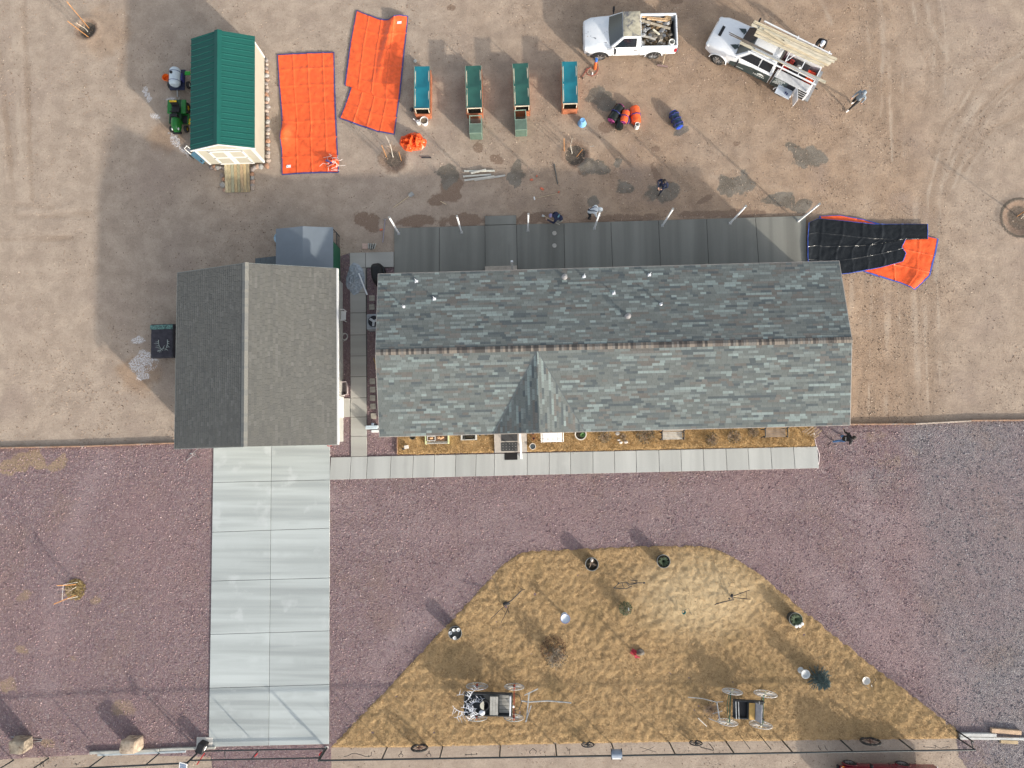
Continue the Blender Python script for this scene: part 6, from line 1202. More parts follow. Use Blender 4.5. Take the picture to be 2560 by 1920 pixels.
# ---- red car at the road edge ---------------------------------------------------
a, b = P(2247, 1905, 0), P(2116, 1903, 0); f = (b - a).normalized(); lf = Vector((-f.y, f.x, 0)); ctr = (a + b) / 2 + lf * .78; wb = (b - a).length; hwb = wb / 2
rc = thing('red_car', 'dark red pickup parked along the road outside the fence', 'pickup truck', (ctr.x, ctr.y, 0), math.atan2(f.y, f.x)); M_RED = mat('maroon_paint', (.16, .008, .022), .22, var=.06, bump=0, coat=.6)
body_loft(rc, [(hwb + .62, .55, .42, .6, .75), (hwb + .55, .76, .38, .74, .88), (hwb, .85, .36, .86, 1.0), (.7, .86, .36, .92, 1.04), (-.75, .86, .36, .96, 1.04)], M_RED)
greenhouse(rc, M_RED, M_RED, .8, -.74, .3, -.62, 1.0, 1.62, .8, .62, [(-.55, .55, .25)])
xt = -hwb - 1.55
for s in (1, -1):
    MB().bx(xt, -.78, min(s * .74, s * .85), max(s * .74, s * .85), .36, 1.02).obj('bed_side', M_RED, rc, bev=.03); arch(rc, hwb, s * .86, .37, M_RED); arch(rc, -hwb, s * .855, .37, M_RED); wheel(rc, hwb, s * .76, .32, .2, 7); wheel(rc, -hwb, s * .76, .32, .2, 7); mirror(rc, .6, s * .82, 1.03, M_BLACKP)
    MB().ball((hwb + .52, s * .62, .68), (.1, .16, .07), 10, 6).obj('headlight', M_LAMP, rc, smooth=True); MB().ball((hwb + .46, s * .77, .66), (.08, .05, .05), 8, 6).obj('indicator', M_AMBER, rc, smooth=True)
    MB().bx(-.6, -.585, s * .862 - .004, s * .862 + .004, .42, .95).obj('door_gap', M_BLACKP, rc)
MB().bx(xt, xt + .06, -.74, .74, .4, 1.0).obj('tailgate', M_RED, rc, bev=.02); MB().bx(xt + .06, -.78, -.739, .739, .5, .56).obj('bed_floor', M_BLACKP, rc); MB().bx(xt - .14, xt - .01, -.8, .8, .36, .5).obj('rear_bumper', M_CHROME, rc, bev=.02); MB().bx(hwb + .56, hwb + .68, -.78, .78, .34, .5).obj('front_bumper', M_BLACKP, rc, bev=.04)

# ---- riding mower and sprayer behind the shed -------------------------------------
M_JG = mat('mower_green', (.012, .17, .025), .35, var=.08, coat=.3); M_YEL = mat('mower_yellow', (.72, .47, .02), .45); M_DKGN = mat('dark_green_frame', (.01, .06, .02), .5)
mw = thing('riding_mower', 'green riding mower with black seat and yellow wheels beside the shed', 'riding mower', P(453, 300, 0), rad(-90))
rings = []
for x, w_, z0_, z1_ in ((.2, .24, .42, .82), (.4, .26, .4, .84), (.65, .25, .38, .8), (.82, .2, .36, .7), (.9, .12, .38, .56)): rings.append([(x, w_ * math.cos(a_) * (1 if abs(math.cos(a_)) < .7 else .96), z0_ + (z1_ - z0_) * max(0, math.sin(a_)) ** .55) for a_ in [PI * k / 14 for k in range(15)]])
MB().loft(rings).obj('hood', M_JG, mw, smooth=True)
for s in (1, -1): MB().ball((.78, s * .17, .6), (.1, .04, .06), 8, 6).obj('headlight', M_LAMP, mw, smooth=True); MB().bx(-.9, -.1, min(s * .25, s * .52), max(s * .25, s * .52), .5, .6).obj('fender', M_JG, mw, bev=.06, seg=3); MB().bx(-.1, .35, min(s * .25, s * .5), max(s * .25, s * .5), .28, .32).obj('footrest', M_BLACKP, mw)
MB().bx(-.95, .25, -.25, .25, .3, .5).obj('frame', M_DKGN, mw, bev=.03); MB().bx(-.5, -.12, -.22, .22, .6, .7).obj('seat', M_BLACKP, mw, bev=.05, seg=3); MB().bar((-.5, 0, .68), (-.62, 0, 1.0), .42, .08).obj('seat_back', M_BLACKP, mw, bev=.03); MB().bx(-.64, -.56, -.2, .2, .94, 1.02).obj('seat_piping', M_YEL, mw, bev=.02); MB().bx(.05, .22, -.2, .2, .6, .9).obj('dashboard', M_BLACKP, mw, bev=.03)
MB().tube([(-.02 + .03 * math.cos(2 * PI * k / 20), .17 * math.cos(2 * PI * k / 20) if False else .17 * math.sin(2 * PI * k / 20), .98 + .12 * math.cos(2 * PI * k / 20)) for k in range(20)], .016, 6, True).obj('steering_wheel', M_BLACKP, mw, smooth=True)
def small_wheel(parent, x, y, r, w_, hub):
    s = 1 if y > 0 else -1; R = Matrix.Rotation(-s * PI / 2, 3, 'X'); q = bpy.data.objects.new('wheel', MB().lathe([(r * .5, -w_ / 2), (r * .9, -w_ / 2), (r, -w_ / 4), (r, w_ / 4), (r * .9, w_ / 2), (r * .5, w_ / 2)], 22, (0, 0, 0), R, cap=False).mesh('tyre', M_TYRE, True)); C.objects.link(q); q.parent = parent; q.location = (x, y, r); MB().lathe([(r * .52, -w_ * .3), (r * .5, w_ * .35), (.01, w_ * .25)], 16, (0, 0, 0), R).obj('hub', hub, q, smooth=True)
for s in (1, -1): small_wheel(mw, -.55, s * .42, .29, .24, M_YEL); small_wheel(mw, .62, s * .4, .19, .15, M_YEL)
dk = MB().bx(-.25, .35, -.56, .56, .14, .3).obj('mower_deck', M_JG, mw, bev=.06, seg=3); MB().bar((.25, .5, .24), (.05, .95, .16), .3, .05).obj('discharge_chute', M_YEL, dk); MB().bx(.85, .98, -.24, .24, .3, .42).obj('front_bumper', M_BLACKP, mw, bev=.03); MB().tube([(-.95, 0, .35), (-1.15, 0, .32)], .025).obj('tow_bar', M_STEEL, mw)
sp = thing('sprayer_trailer', 'white tank sprayer trailer parked behind the mower', 'sprayer', P(453, 209, 0), rad(-90)); M_TANK = mat('tank_plastic', (.55, .63, .68), .35, var=.05)
rings = []
for k in range(11):
    u = k / 10; x = lerp(-.5, .5, u); r_ = .30 * min(1, (1 - abs(2 * u - 1) ** 6) ** .5 * .35 + .66) if 0 < k < 10 else .2; rings.append([(x, r_ * math.cos(a_), .72 + r_ * .95 * math.sin(a_)) for a_ in [2 * PI * j / 24 for j in range(24)]])
MB().loft(rings).obj('tank', M_TANK, sp, smooth=True)
for x in (-.26, .26): MB().tube([(x, .305 * math.cos(2 * PI * j / 24), .72 + .292 * math.sin(2 * PI * j / 24)) for j in range(24)], .012, 5, True).obj('strap', M_NAVY, sp, smooth=True)
MB().lathe([(.075, 1.0), (.08, 1.04), (.001, 1.05)], 16, (-.12, -.08, 0)).obj('filler_cap', M_BLACKP, sp, smooth=True); MB().bx(-.58, .6, -.42, .42, .36, .46).obj('frame', mat('navy_frame', (.02, .025, .06), .5), sp, bev=.03); MB().bar((.55, 0, .4), (.95, .0, .33), .06).obj('drawbar', M_STEEL, sp); MB().bx(-.2, .2, .33, .42, .47, .75).obj('control_panel', M_NAVY, sp, bev=.02)
for s in (1, -1): small_wheel(sp, .2, s * .52, .2, .14, M_PLAST)
MB().bx(-.42, -.2, .45, .75, .5, .56).obj('side_tray', mat('bright_green', (.02, .35, .03), .5), sp, bev=.02)
o = MB().lathe([(.14, 0), (.2, .22), (.21, .22), (.19, .24), (.13, .02), (.001, .02)], 22).obj('orange_bucket', mat('orange_plastic', (.8, .16, .02), .4), smooth=True); o.location = P(419, 198, .02); tag(o, 'orange bucket beside the white sprayer tank', 'bucket')
# ============================================================ PEOPLE
M_SKIN = mat('skin', (.5, .3, .22), .6, var=.08, bump=.05); M_HAIR = mat('dark_hair', (.02, .015, .012), .7)
STAND = dict(pelvis=(0, 0, .96), spine=(0, 0, 1.14), chest=(.01, 0, 1.34), neck=(.02, 0, 1.5), head=(.04, 0, 1.62), crown=(.035, 0, 1.72),
             sh=(.0, .19, 1.43), el=(-.03, .27, 1.15), wr=(.05, .28, .92), hip=(0, .1, .92), kn=(.03, .11, .5), an=(0, .11, .09), toe=(.19, .13, .035))
RADII = dict(pelvis=.145, spine=.135, chest=.15, neck=.062, head=.098, crown=.07, sh=.078, el=.05, wr=.036, palm=.036, hip=.1, kn=.066, an=.046, toe=.038)
def person(label, loc, yaw, pose, cl, extras=()):
    """one continuous skinned body; pose overrides joints, _l/_r for sides; cl = shirt, trousers, shoes, hands, head materials"""
    J = {}
    for k in ('pelvis', 'spine', 'chest', 'neck', 'head', 'crown'): J[k] = Vector(pose.get(k, STAND[k]))
    for s, sg in (('_l', 1), ('_r', -1)):
        for k in ('sh', 'el', 'wr', 'hip', 'kn', 'an', 'toe'):
            b = STAND[k]; J[k + s] = Vector(pose.get(k + s, (b[0], b[1] * sg, b[2])))
    V = []; R = []; idx = {}; E_ = []; reg = []
    def av(n, p, r, g): idx[n] = len(V); V.append(p); R.append(r); reg.append(g)
    for k in ('pelvis', 'spine', 'chest', 'neck', 'head', 'crown'): av(k, J[k], RADII[k], 'skin' if k in ('head', 'crown') else ('neck' if k == 'neck' else ('legs' if k == 'pelvis' else 'shirt')))
    ch = ['pelvis', 'spine', 'chest', 'neck', 'head', 'crown']; E_ += [(ch[i], ch[i + 1]) for i in range(5)]
    for s in ('_l', '_r'):
        for k, g in (('sh', 'shirt'), ('el', 'shirt'), ('wr', 'hand'), ('hip', 'legs'), ('kn', 'legs'), ('an', 'legs'), ('toe', 'shoe')): av(k + s, J[k + s], RADII[k], g)
        d = (J['wr' + s] - J['el' + s]).normalized(); side = d.cross(Vector((1, 0, .3))).normalized(); pal = J['wr' + s] + d * .07; av('palm' + s, pal, RADII['palm'], 'hand')
        E_ += [('chest', 'sh' + s), ('sh' + s, 'el' + s), ('el' + s, 'wr' + s), ('wr' + s, 'palm' + s), ('pelvis', 'hip' + s), ('hip' + s, 'kn' + s), ('kn' + s, 'an' + s), ('an' + s, 'toe' + s)]
        nrm = d.cross(side).normalized()
        for f in range(4):
            o_ = side * (f - 1.5) * .021; L = (.075, .085, .08, .062)[f]; av('f%d' % f + s, pal + d * .045 + o_, .0105, 'hand'); av('g%d' % f + s, pal + d * (.045 + L * .55) + o_ + nrm * .012, .0095, 'hand'); av('t%d' % f + s, pal + d * (.04 + L) + o_ + nrm * .035, .008, 'hand')
            E_ += [('palm' + s, 'f%d' % f + s), ('f%d' % f + s, 'g%d' % f + s), ('g%d' % f + s, 't%d' % f + s)]
        av('th' + s, pal - d * .01 - side * .045, .012, 'hand'); av('tt' + s, pal + d * .03 - side * .062 + nrm * .015, .0095, 'hand'); E_ += [('palm' + s, 'th' + s), ('th' + s, 'tt' + s)]
    me = bpy.data.meshes.new('skeleton'); me.from_pydata(V, [(idx[a], idx[b]) for a, b in E_], []); ob = bpy.data.objects.new('skeleton', me); C.objects.link(ob)
    ob.modifiers.new('skin', 'SKIN').use_smooth_shade = True
    for i, q in enumerate(me.skin_vertices[0].data): q.radius = (R[i], R[i] * (.78 if reg[i] in ('shirt',) and i < 3 else 1)); q.use_root = (i == 0)
    ob.modifiers.new('sub', 'SUBSURF').levels = 2; dg = bpy.context.evaluated_depsgraph_get(); bm_ = bpy.data.meshes.new_from_object(ob.evaluated_get(dg)); bpy.data.objects.remove(ob)
    t = thing('person', label, 'person', loc, yaw); bm_.name = 'body'; bm_.materials.clear()
    names = ['shirt', 'legs', 'shoe', 'hand', 'skin']
    for n in names: bm_.materials.append(cl[n])
    Va = np.array([tuple(v) for v in V]); segs = [(Va[idx[a]], Va[idx[b]], a, b) for a, b in E_]
    def region(a, b):
        if b.startswith('toe'): return 2
        if a.startswith(('hip', 'kn')) or b.startswith('hip') or (a == 'pelvis' and b != 'spine'): return 1
        if a.startswith(('palm', 'f', 'g', 'th')) or b.startswith('palm'): return 3
        if b in ('head', 'crown') or a == 'neck': return 4
        return 0
    cen = np.array([tuple(p.center) for p in bm_.polygons]); best = np.full(len(cen), 1e9); mi = np.zeros(len(cen), int)
    for A, B, a, b in segs:
        d = B - A; u = np.clip(((cen - A) @ d) / (d @ d + 1e-9), 0, 1); ds = np.linalg.norm(cen - A - u[:, None] * d, axis=1) - (.03 if region(a, b) == 0 else 0); k = ds < best; best[k] = ds[k]; mi[k] = region(a, b)
    bm_.polygons.foreach_set('material_index', mi); o = link('body', bm_, t)
    up = (J['crown'] - J['head']).normalized(); hd = J['head']; fw = Vector(pose.get('look', (1, 0, -.1))); fw = (fw - up * fw.dot(up)).normalized(); lf_ = up.cross(fw)
    fm = MB()
    fm.ball(hd + fw * .1 - up * .0, (.018, .018, .026), 7, 5); [fm.ball(hd + lf_ * s * .096 + up * .0, (.02, .015, .03), 7, 5) for s in (1, -1)]; fm.obj('nose_and_ears', M_SKIN, t, smooth=True)
    em_ = MB(); [em_.ball(hd + fw * .092 + lf_ * s * .034 + up * .025, .012, 7, 5) for s in (1, -1)]; em_.bar(hd + fw * .094 - up * .045 - lf_ * .022, hd + fw * .094 - up * .045 + lf_ * .022, .008, .008); em_.obj('eyes_and_mouth', M_HAIR, t)
    B3 = Matrix((fw, lf_, up)).transposed()
    for kind, m in extras:
        if kind == 'hair': MB().ball((0, 0, 0), (.112, .108, .105), 14, 9, .04, 2).obj('hair', m, t, smooth=True).matrix_local = Matrix.Translation(hd - fw * .02 + up * .035) @ B3.to_4x4()
        elif kind == 'cap':
            q = MB().lathe([(.115, -.02), (.116, .02), (.095, .075), (.05, .105), (.001, .112)], 18, cap=False).obj('cap', m, t, smooth=True); q.matrix_local = Matrix.Translation(hd + up * .03) @ B3.to_4x4(); MB().add([(.09, -.09, -.01), (.19, -.05, -.025), (.2, .05, -.025), (.09, .09, -.01)], [(0, 1, 2, 3)]).obj('brim', m, q)
        elif kind == 'hood': MB().ball((0, 0, 0), (.125, .13, .135), 14, 9, .04, 5).obj('hood', m, t, smooth=True).matrix_local = Matrix.Translation(hd - fw * .025 + up * .005) @ B3.to_4x4()
        elif kind == 'straps':
            c, n, p_ = J['chest'], J['neck'], J['spine']; b_ = (Vector(pose.get('back', (-1, 0, .1)))).normalized() * .135
            for s in ('_l', '_r'): MB().tube([J['pelvis'] + b_ * 1.1, p_ + b_ * 1.12 + (J['sh' + s] - c) * .35, c + b_ * 1.15 + (J['sh' + s] - c) * .55, J['sh' + s].lerp(n, .35) + up * .06], .022, 6).obj('harness_strap', m, t, smooth=True)
        elif kind == 'logo':
            c = J['chest'].lerp(J['spine'], .35); b_ = (Vector(pose.get('back', (-1, 0, .1)))).normalized() * .142; lat = (J['sh_l'] - J['sh_r']).normalized(); upb = b_.normalized().cross(lat).normalized()
            for k, (u, v, w_, h_) in enumerate([(-.06, .03, .12, .022), (.0, -.005, .14, .022), (.05, -.04, .08, .022)]): MB().add([c + b_ + lat * (u - w_ / 2) + upb * v, c + b_ + lat * (u + w_ / 2) + upb * v, c + b_ + lat * (u + w_ / 2) + upb * (v + h_), c + b_ + lat * (u - w_ / 2) + upb * (v + h_)], [(0, 1, 2, 3)]).obj('printed_mark', m, t)
    return t
mm = lambda n, c, r=.8: mat(n, c, r, var=.15, vs=9)
K_GREY = mm('grey_hoodie', (.2, .24, .28)); K_BLACK = mm('black_cloth', (.012, .012, .014)); K_NAVY = mm('navy_cloth', (.012, .018, .05)); K_WHITE = mm('white_hoodie', (.6, .64, .66)); K_JEAN = mm('blue_jeans', (.07, .17, .36)); K_DJEAN = mm('dark_jeans', (.035, .05, .085)); K_DARK = mm('dark_trousers', (.03, .03, .032)); K_SHOEW = mm('white_shoes', (.75, .74, .72)); K_SHOED = mm('dark_boots', (.05, .04, .035)); K_GREYT = mm('grey_trousers', (.3, .29, .26)); K_CAPW = mm('white_cap', (.7, .75, .85)); K_LIME = mm('lime_print', (.45, .55, .12)); K_PALE = mm('pale_print', (.55, .6, .62)); K_TEAL = mm('teal_print', (.15, .35, .4))
def wear(shirt, legs, shoe, hand=None, skin=None): return dict(shirt=shirt, legs=legs, shoe=shoe, hand=hand or M_SKIN, skin=skin or M_SKIN)
WALK = dict(kn_l=(.16, .1, .5), an_l=(.24, .1, .09), toe_l=(.43, .11, .04), kn_r=(.02, -.1, .5), an_r=(-.26, -.1, .13), toe_r=(-.1, -.11, .035), el_l=(-.12, .26, 1.17), wr_l=(-.05, .27, .95), el_r=(.05, -.26, 1.16), wr_r=(.2, -.25, .98))
person('person in grey hoodie and white shoes walking behind the work truck', P(2126, 267, 0), rad(215), WALK, wear(K_GREY, K_DARK, K_SHOEW, skin=K_GREY), [('hood', K_GREY), ('logo', K_LIME)])
person('person in black with pale cap working beside the truck bed', P(2035, 129, 0), rad(250), dict(pelvis=(-.08, 0, .94), spine=(.0, 0, 1.1), chest=(.12, 0, 1.26), neck=(.24, 0, 1.36), head=(.33, 0, 1.42), crown=(.39, 0, 1.5), sh_l=(.14, .19, 1.33), sh_r=(.14, -.19, 1.33), el_l=(.25, .25, 1.08), el_r=(.25, -.25, 1.08), wr_l=(.45, .18, 1.05), wr_r=(.45, -.18, 1.05)), wear(K_BLACK, K_DARK, K_SHOED), [('cap', K_CAPW)])
person('person in navy top and dark jeans striding over the grey slurry patches', P(1648, 478, 0), rad(238), dict(WALK, el_l=(.06, .29, 1.18), wr_l=(.22, .12, 1.06), el_r=(.05, -.3, 1.17), wr_r=(.24, -.14, 1.02), head=(.09, 0, 1.6), crown=(.07, 0, 1.71), an_l=(.13, .09, .09), toe_l=(.31, .1, .04), kn_l=(.1, .1, .5), an_r=(-.12, -.09, .09), toe_r=(.06, -.1, .035)), wear(K_NAVY, K_DJEAN, K_SHOED), [('hair', M_HAIR)])
BEND = dict(pelvis=(-.12, 0, .86), spine=(.02, 0, 1.0), chest=(.2, 0, 1.08), neck=(.36, 0, 1.12), head=(.47, 0, 1.1), crown=(.56, 0, 1.13), sh_l=(.2, .2, 1.1), sh_r=(.2, -.2, 1.1), el_l=(.3, .3, .84), el_r=(.3, -.3, .84), wr_l=(.44, .2, .66), wr_r=(.44, -.2, .66), hip_l=(-.1, .1, .82), hip_r=(-.1, -.1, .82), kn_l=(.06, .14, .45), kn_r=(.0, -.14, .45), an_l=(-.04, .15, .09), an_r=(-.1, -.15, .09), toe_l=(.14, .17, .035), toe_r=(.08, -.17, .035), look=(.4, 0, -1), back=(-.35, 0, 1))
person('person in white hooded top with black harness bending by the patio', P(1474, 541, 0), rad(0), BEND, wear(K_WHITE, K_DARK, K_SHOED, K_WHITE, K_WHITE), [('hood', K_WHITE), ('straps', K_NAVY)])
CROUCH = {k: ((v[0], v[1], v[2] - .16) if not k.startswith(('an', 'toe', 'look', 'back')) else v) for k, v in BEND.items()}; CROUCH.update(kn_l=(.2, .16, .42), kn_r=(.12, -.2, .44), wr_l=(.62, .12, .52), wr_r=(.5, -.16, .46))
person('person in navy shirt stooping to dig at the patio edge', P(1398, 556, 0), rad(172), CROUCH, wear(K_NAVY, K_GREYT, K_SHOED), [('cap', mm('purple_cap', (.22, .2, .34))), ('logo', K_TEAL)])
stick('digging_tool', (1391, 556), (1361, 541), .016, M_HAND, 'pale handled digging tool held by the stooping worker', 'tool', .55, .1, head=lambda t, a, b: MB().bar(b, b + (b - a).normalized() * .18, .12, .02).obj('blade', M_STEEL, t))
person('person in black printed hoodie and blue jeans striding past the house corner', P(2090, 1097, .03), rad(12), dict(WALK, spine=(.03, 0, 1.13), chest=(.09, 0, 1.32), neck=(.16, 0, 1.47), head=(.22, 0, 1.57), crown=(.25, 0, 1.66), sh_l=(.09, .19, 1.41), sh_r=(.09, -.19, 1.41), el_l=(.02, .33, 1.2), wr_l=(.1, .42, 1.0), el_r=(.1, -.32, 1.18), wr_r=(.22, -.3, .98), back=(-1, 0, .35)), wear(K_BLACK, K_JEAN, K_SHOED), [('hair', M_HAIR), ('logo', K_PALE)])
# ============================================================ FRONT YARD
# ---- planting strip along the house front
M_STRIP = straw_material('bed_straw', .2); bh = lambda x, y: .03 * vnoise(x, y, 2.5, 3, 21) + .02 * vnoise(x, y, 7, 2, 22)
bedb = lambda x: lerp(1136.5, 1116, (x - 994) / 1043)
for k, pts in enumerate(([(994, 1070), (1235, 1066), (1235, bedb(1235)), (994, bedb(994))], [(1318, 1064), (2032, 1045), (2034, 1085), (2038, bedb(2038)), (1318, bedb(1318))])):
    pl_ = px(pts); o, V = sheet('flower_bed', pl_, .09, bh, M_STRIP, .075, .03); struct(o)
    g = link('bed_grass', blades('bed_grass', pl_, (5000, 15000)[k], bh, .075, .05, .12, [(.46, .31, .145), (.4, .26, .115), (.52, .38, .21), (.31, .2, .09)], 11 + k)); stuff(g); tag(g, ['dry golden grass in the short bed between gravel and porch', 'dry golden grass in the long bed right of the porch'][k], 'grass')
p, q = P(994, 1086, 0), P(994, 1136, 0); md = (p + q) / 2; o = MB().bar(p - md, q - md, .03, .16).obj('bed_edging', M_EDGE); o.location = md + Vector((0, 0, .08)); tag(o, 'reddish board edging the end of the short grass bed', 'edging')
# ---- porch
M_TAN = mat('porch_tan', (.42, .385, .34), .8, var=.08); M_MAT = mat('dark_mat', (.055, .058, .06), .95, var=.25, vs=30); M_MATB = mat('black_mat', (.012, .012, .013), .95)
pc = P(1276.5, 1108, 0); po = thing('porch_steps', 'tan concrete porch steps below the front gable', 'steps', (pc.x, pc.y, 0), YAW); PLo = loc_(po); hx_ = .86
y_ = [PLo(P(1276, v, .2)).y for v in (1131, 1104.5, 1080, 1040)]
for k, (a, b, z) in enumerate(((y_[0], y_[1], .2), (y_[1], y_[2], .38), (y_[2], y_[3], .55))): MB().bx(-hx_, hx_, a + .002, b, 0, z).obj('tread', M_TAN, po, bev=.012)
for k, (c, w_, d_, z, m, lb) in enumerate([((1273.5, 1094), .87, .36, .381, M_MAT, 'plain grey door mat on the upper porch step'), ((1273.5, 1116.5), .87, .47, .201, M_MAT, 'dotted grey mat on the lower porch step'), ((1277.5, 1141), .68, .37, .087, M_MATB, 'black mat on the walkway below the porch')]):
    t_ = thing('door_mat', lb, 'mat', P(*c, z), YAW, 'mats at the front porch'); MB().bx(-w_ / 2, w_ / 2, -d_ / 2, d_ / 2, 0, .014).obj('pad', m, t_)
    if k == 1:
        for i in range(5):
            for j in range(3): MB().lathe([(.018, .014), (.012, .02)], 8, (-.34 + i * .17, -.14 + j * .14, 0)).obj('stud', M_STEEL, t_)
rl = thing('porch_railing', 'white handrail down the side of the porch steps', 'railing', P(1301, 1132, .0), YAW); RL2 = loc_(rl); a, b = RL2(P(1299.5, 1078, 1.35)), RL2(P(1303.5, 1147, .98))
MB().bar(a, b, .1, .05).obj('handrail', M_POSTW, rl, bev=.01)
for u in (.15, .55, .95): q = a.lerp(b, u); MB().bx(q.x - .03, q.x + .03, q.y - .03, q.y + .03, .08, q.z).obj('baluster', M_POSTW, rl)
# ---- things in the beds
M_TERRA = mat('terracotta', (.4, .16, .1), .8); M_PALEP = mat('pale_pot', (.6, .57, .52), .8, var=.15); M_LEAF = mat('dull_leaf', (.07, .1, .045), .8, var=.4, vs=20); M_GRN = mat('fresh_leaf', (.06, .14, .04), .7, var=.4, vs=20)
def pot(c, r, h, m, label, fill=M_SOIL, n=20, cat='pot', name='plant_pot'):
    t = thing(name, label, cat, P(*c, 0)); t.location.z = .07; MB().lathe([(r * .72, 0), (r * .95, h * .9), (r * 1.05, h * .9), (r * 1.05, h), (r * .9, h), (r * .84, h * .82)], n, cap=False).obj('pot', m, t, smooth=n > 10); MB().lathe([(r * .88, h * .85), (r * .4, h * .9), (.001, h * .9)], n, cap=False).obj('soil', fill, t); return t
def tuft(parent, c, r, h, n, m, seed, w=.012, name='leaves', spread=1.):
    rr = random.Random(seed); mb = MB()
    for k in range(n):
        a = rr.uniform(0, 6.28); L = rr.uniform(.5, 1); d = Vector((math.cos(a), math.sin(a), 0)); s = Vector((-d.y, d.x, 0)) * w; b = Vector(c) + d * r * .1; e = Vector(c) + d * r * L * spread + Vector((0, 0, h * rr.uniform(.45, 1))); mi = b.lerp(e, .55) + Vector((0, 0, h * .15))
        mb.add([b - s, b + s, mi + s * .8, mi - s * .8, e], [(0, 1, 2, 3), (3, 2, 4)])
    return mb.obj(name, m, parent, fix=False)
pot((1034, 1092), .15, .3, mat('dark_pot', (.05, .06, .06), .6), 'dark round pot under the eave by the bed\'s gravel end')
t = pot((1450, 1086), .3, .4, M_PALEP, 'large pale round pot with green leaves beside the white bench'); tuft(t, (.1, -.03, .36), .18, .1, 26, M_GRN, 3, .03)
pot((1332, 1083), .09, .18, M_TERRA, 'small terracotta pot under the eave beside the porch'); pot((1334, 1096), .08, .16, M_TERRA, 'small terracotta pot between its twin and the octagonal pot'); pot((1331.5, 1116), .17, .28, M_PALEP, 'octagonal pale pot beside the walkway', mat('blue_dark', (.06, .08, .09), .6), 8)
pot((1200, 1085), .09, .2, mat('dark_pot'), 'small dark pot under the eave beside the grey trough'); pot((1215, 1085), .09, .2, mat('dark_pot'), 'small dark pot under the eave closest to the porch')
ln_ = thing('garden_lantern', 'small silver lantern standing in the short dry grass bed', 'lantern', P(1018, 1118, .08), rad(8)); MB().bx(-.13, .1, -.08, .1, .12, .2).obj('cap', M_PALEP, ln_, bev=.01); MB().bx(-.09, .07, -.06, .07, 0, .12).obj('glass', M_LAMP, ln_); MB().tube([(-.2, -.08, 0), (-.22, -.05, .1)], .05).obj('battery', M_POST, ln_)
pb = thing('planter_box', 'long slatted planter with pale green edges in the short bed', 'planter', P(1094, 1100, .08), YAW); M_PGY = mat('silver_slat', (.48, .48, .45), .7)
for k in range(3): MB().bx(-.56, .56, -.2 + k * .045, -.165 + k * .045, .3 - k * .04, .33 - k * .04).obj('slat', M_PGY, pb)
for x in (-.6, .6): MB().bx(x - .025, x + .025, -.22, .24, 0, .36).obj('end_frame', mat('pale_lime', (.5, .55, .32), .6), pb)
MB().bx(-.56, .56, -.05, .22, .05, .28).obj('trough', mat('trough_brown', (.14, .09, .06), .9), pb)
for b in ((-.52, -.08, -.04, -.015), (-.52, -.08, .19, .215), (-.52, -.495, -.014, .189), (-.105, -.08, -.014, .189)): MB().bx(*b, .285, .32).obj('white_frame', M_WHITE, pb)
for k, (x, y) in enumerate(((.1, .12), (.2, .08), (.3, .13), (-.3, .1))): MB().ball((x, y, .31), (.09, .06, .05), 9, 6, .2, k).obj('gourd', mat('gourd', (.55, .33, .18), .7), pb, smooth=True)
gt = thing('metal_trough', 'grey metal trough planter near the porch in the short bed', 'planter', P(1173, 1094, .08), YAW); MB().bx(-.42, .42, -.13, .16, 0, .02).obj('base', M_PGY, gt)
for b in ((-.42, .42, -.13, -.1), (-.42, .42, .13, .16), (-.42, -.34, -.1, .13), (.34, .42, -.1, .13)): MB().bx(*b, .021, .34).obj('wall', M_PGY, gt)
MB().bx(-.2, .25, -.06, .1, .1, .3).obj('contents', M_SOIL, gt, bev=.03)
def bench(c, w_, d_, seatm, endm, label, iron=True, yaw=YAW):
    t = thing('garden_bench', label, 'bench', P(*c, .08), yaw)
    for k in range(5): MB().bx(-w_ / 2, w_ / 2, -d_ + k * d_ / 5, -d_ + (k + .86) * d_ / 5, .42, .45).obj('seat_slat', seatm, t)
    for k in range(3): MB().bar((-w_ / 2, .03 + .03 * k, .55 + .12 * k), (w_ / 2, .03 + .03 * k, .55 + .12 * k), .02, .09).obj('back_slat', seatm, t)
    for s in (-1, 1):
        x = s * (w_ / 2 + .04); MB().tube([(x, -d_, 0), (x, -d_ + .04, .4), (x, -d_ - .02, .58), (x, -d_ * .5, .66), (x, 0, .64), (x, .08, .85)], .03, 6).obj('arm', endm, t, smooth=True); MB().tube([(x, .0, 0), (x, -.02, .42), (x, .1, .88)], .03, 6).obj('leg', endm, t, smooth=True)
        if iron:
            for k in range(3): MB().tube([(x, -d_ * .8 + k * .13, .42), (x, -d_ * .7 + k * .13, .55), (x, -d_ * .8 + k * .13, .63)], .025, 5).obj('scroll', endm, t)
    return t
M_IRON = mat('cast_iron', (.035, .035, .037), .7); bench((1676, 1080), 1.05, .4, mat('grey_slats', (.42, .4, .36), .8, var=.2), M_IRON, 'grey slatted bench with black scrolled iron ends'); bench((1930, 1073), 1.08, .42, mat('brown_slats', (.26, .2, .15), .7, var=.3, vs=3), M_IRON, 'brown slatted bench with slim black arms', False)
wb_ = thing('tufted_bench', 'white metal bench with quilted seat beside the porch', 'bench', P(1379, 1088, .08), YAW)
MB().grid(lambda u, v: (lerp(-.52, .52, u), lerp(-.36, .12, v), .42 + .035 * abs(math.sin(u * 4 * PI)) ** .5 * abs(math.sin(v * 2 * PI)) ** .5), 48, 24).obj('seat', M_PLAST, wb_, smooth=True); MB().bx(-.58, .58, .13, .2, .3, .85).obj('backrest', M_PLAST, wb_, bev=.03)
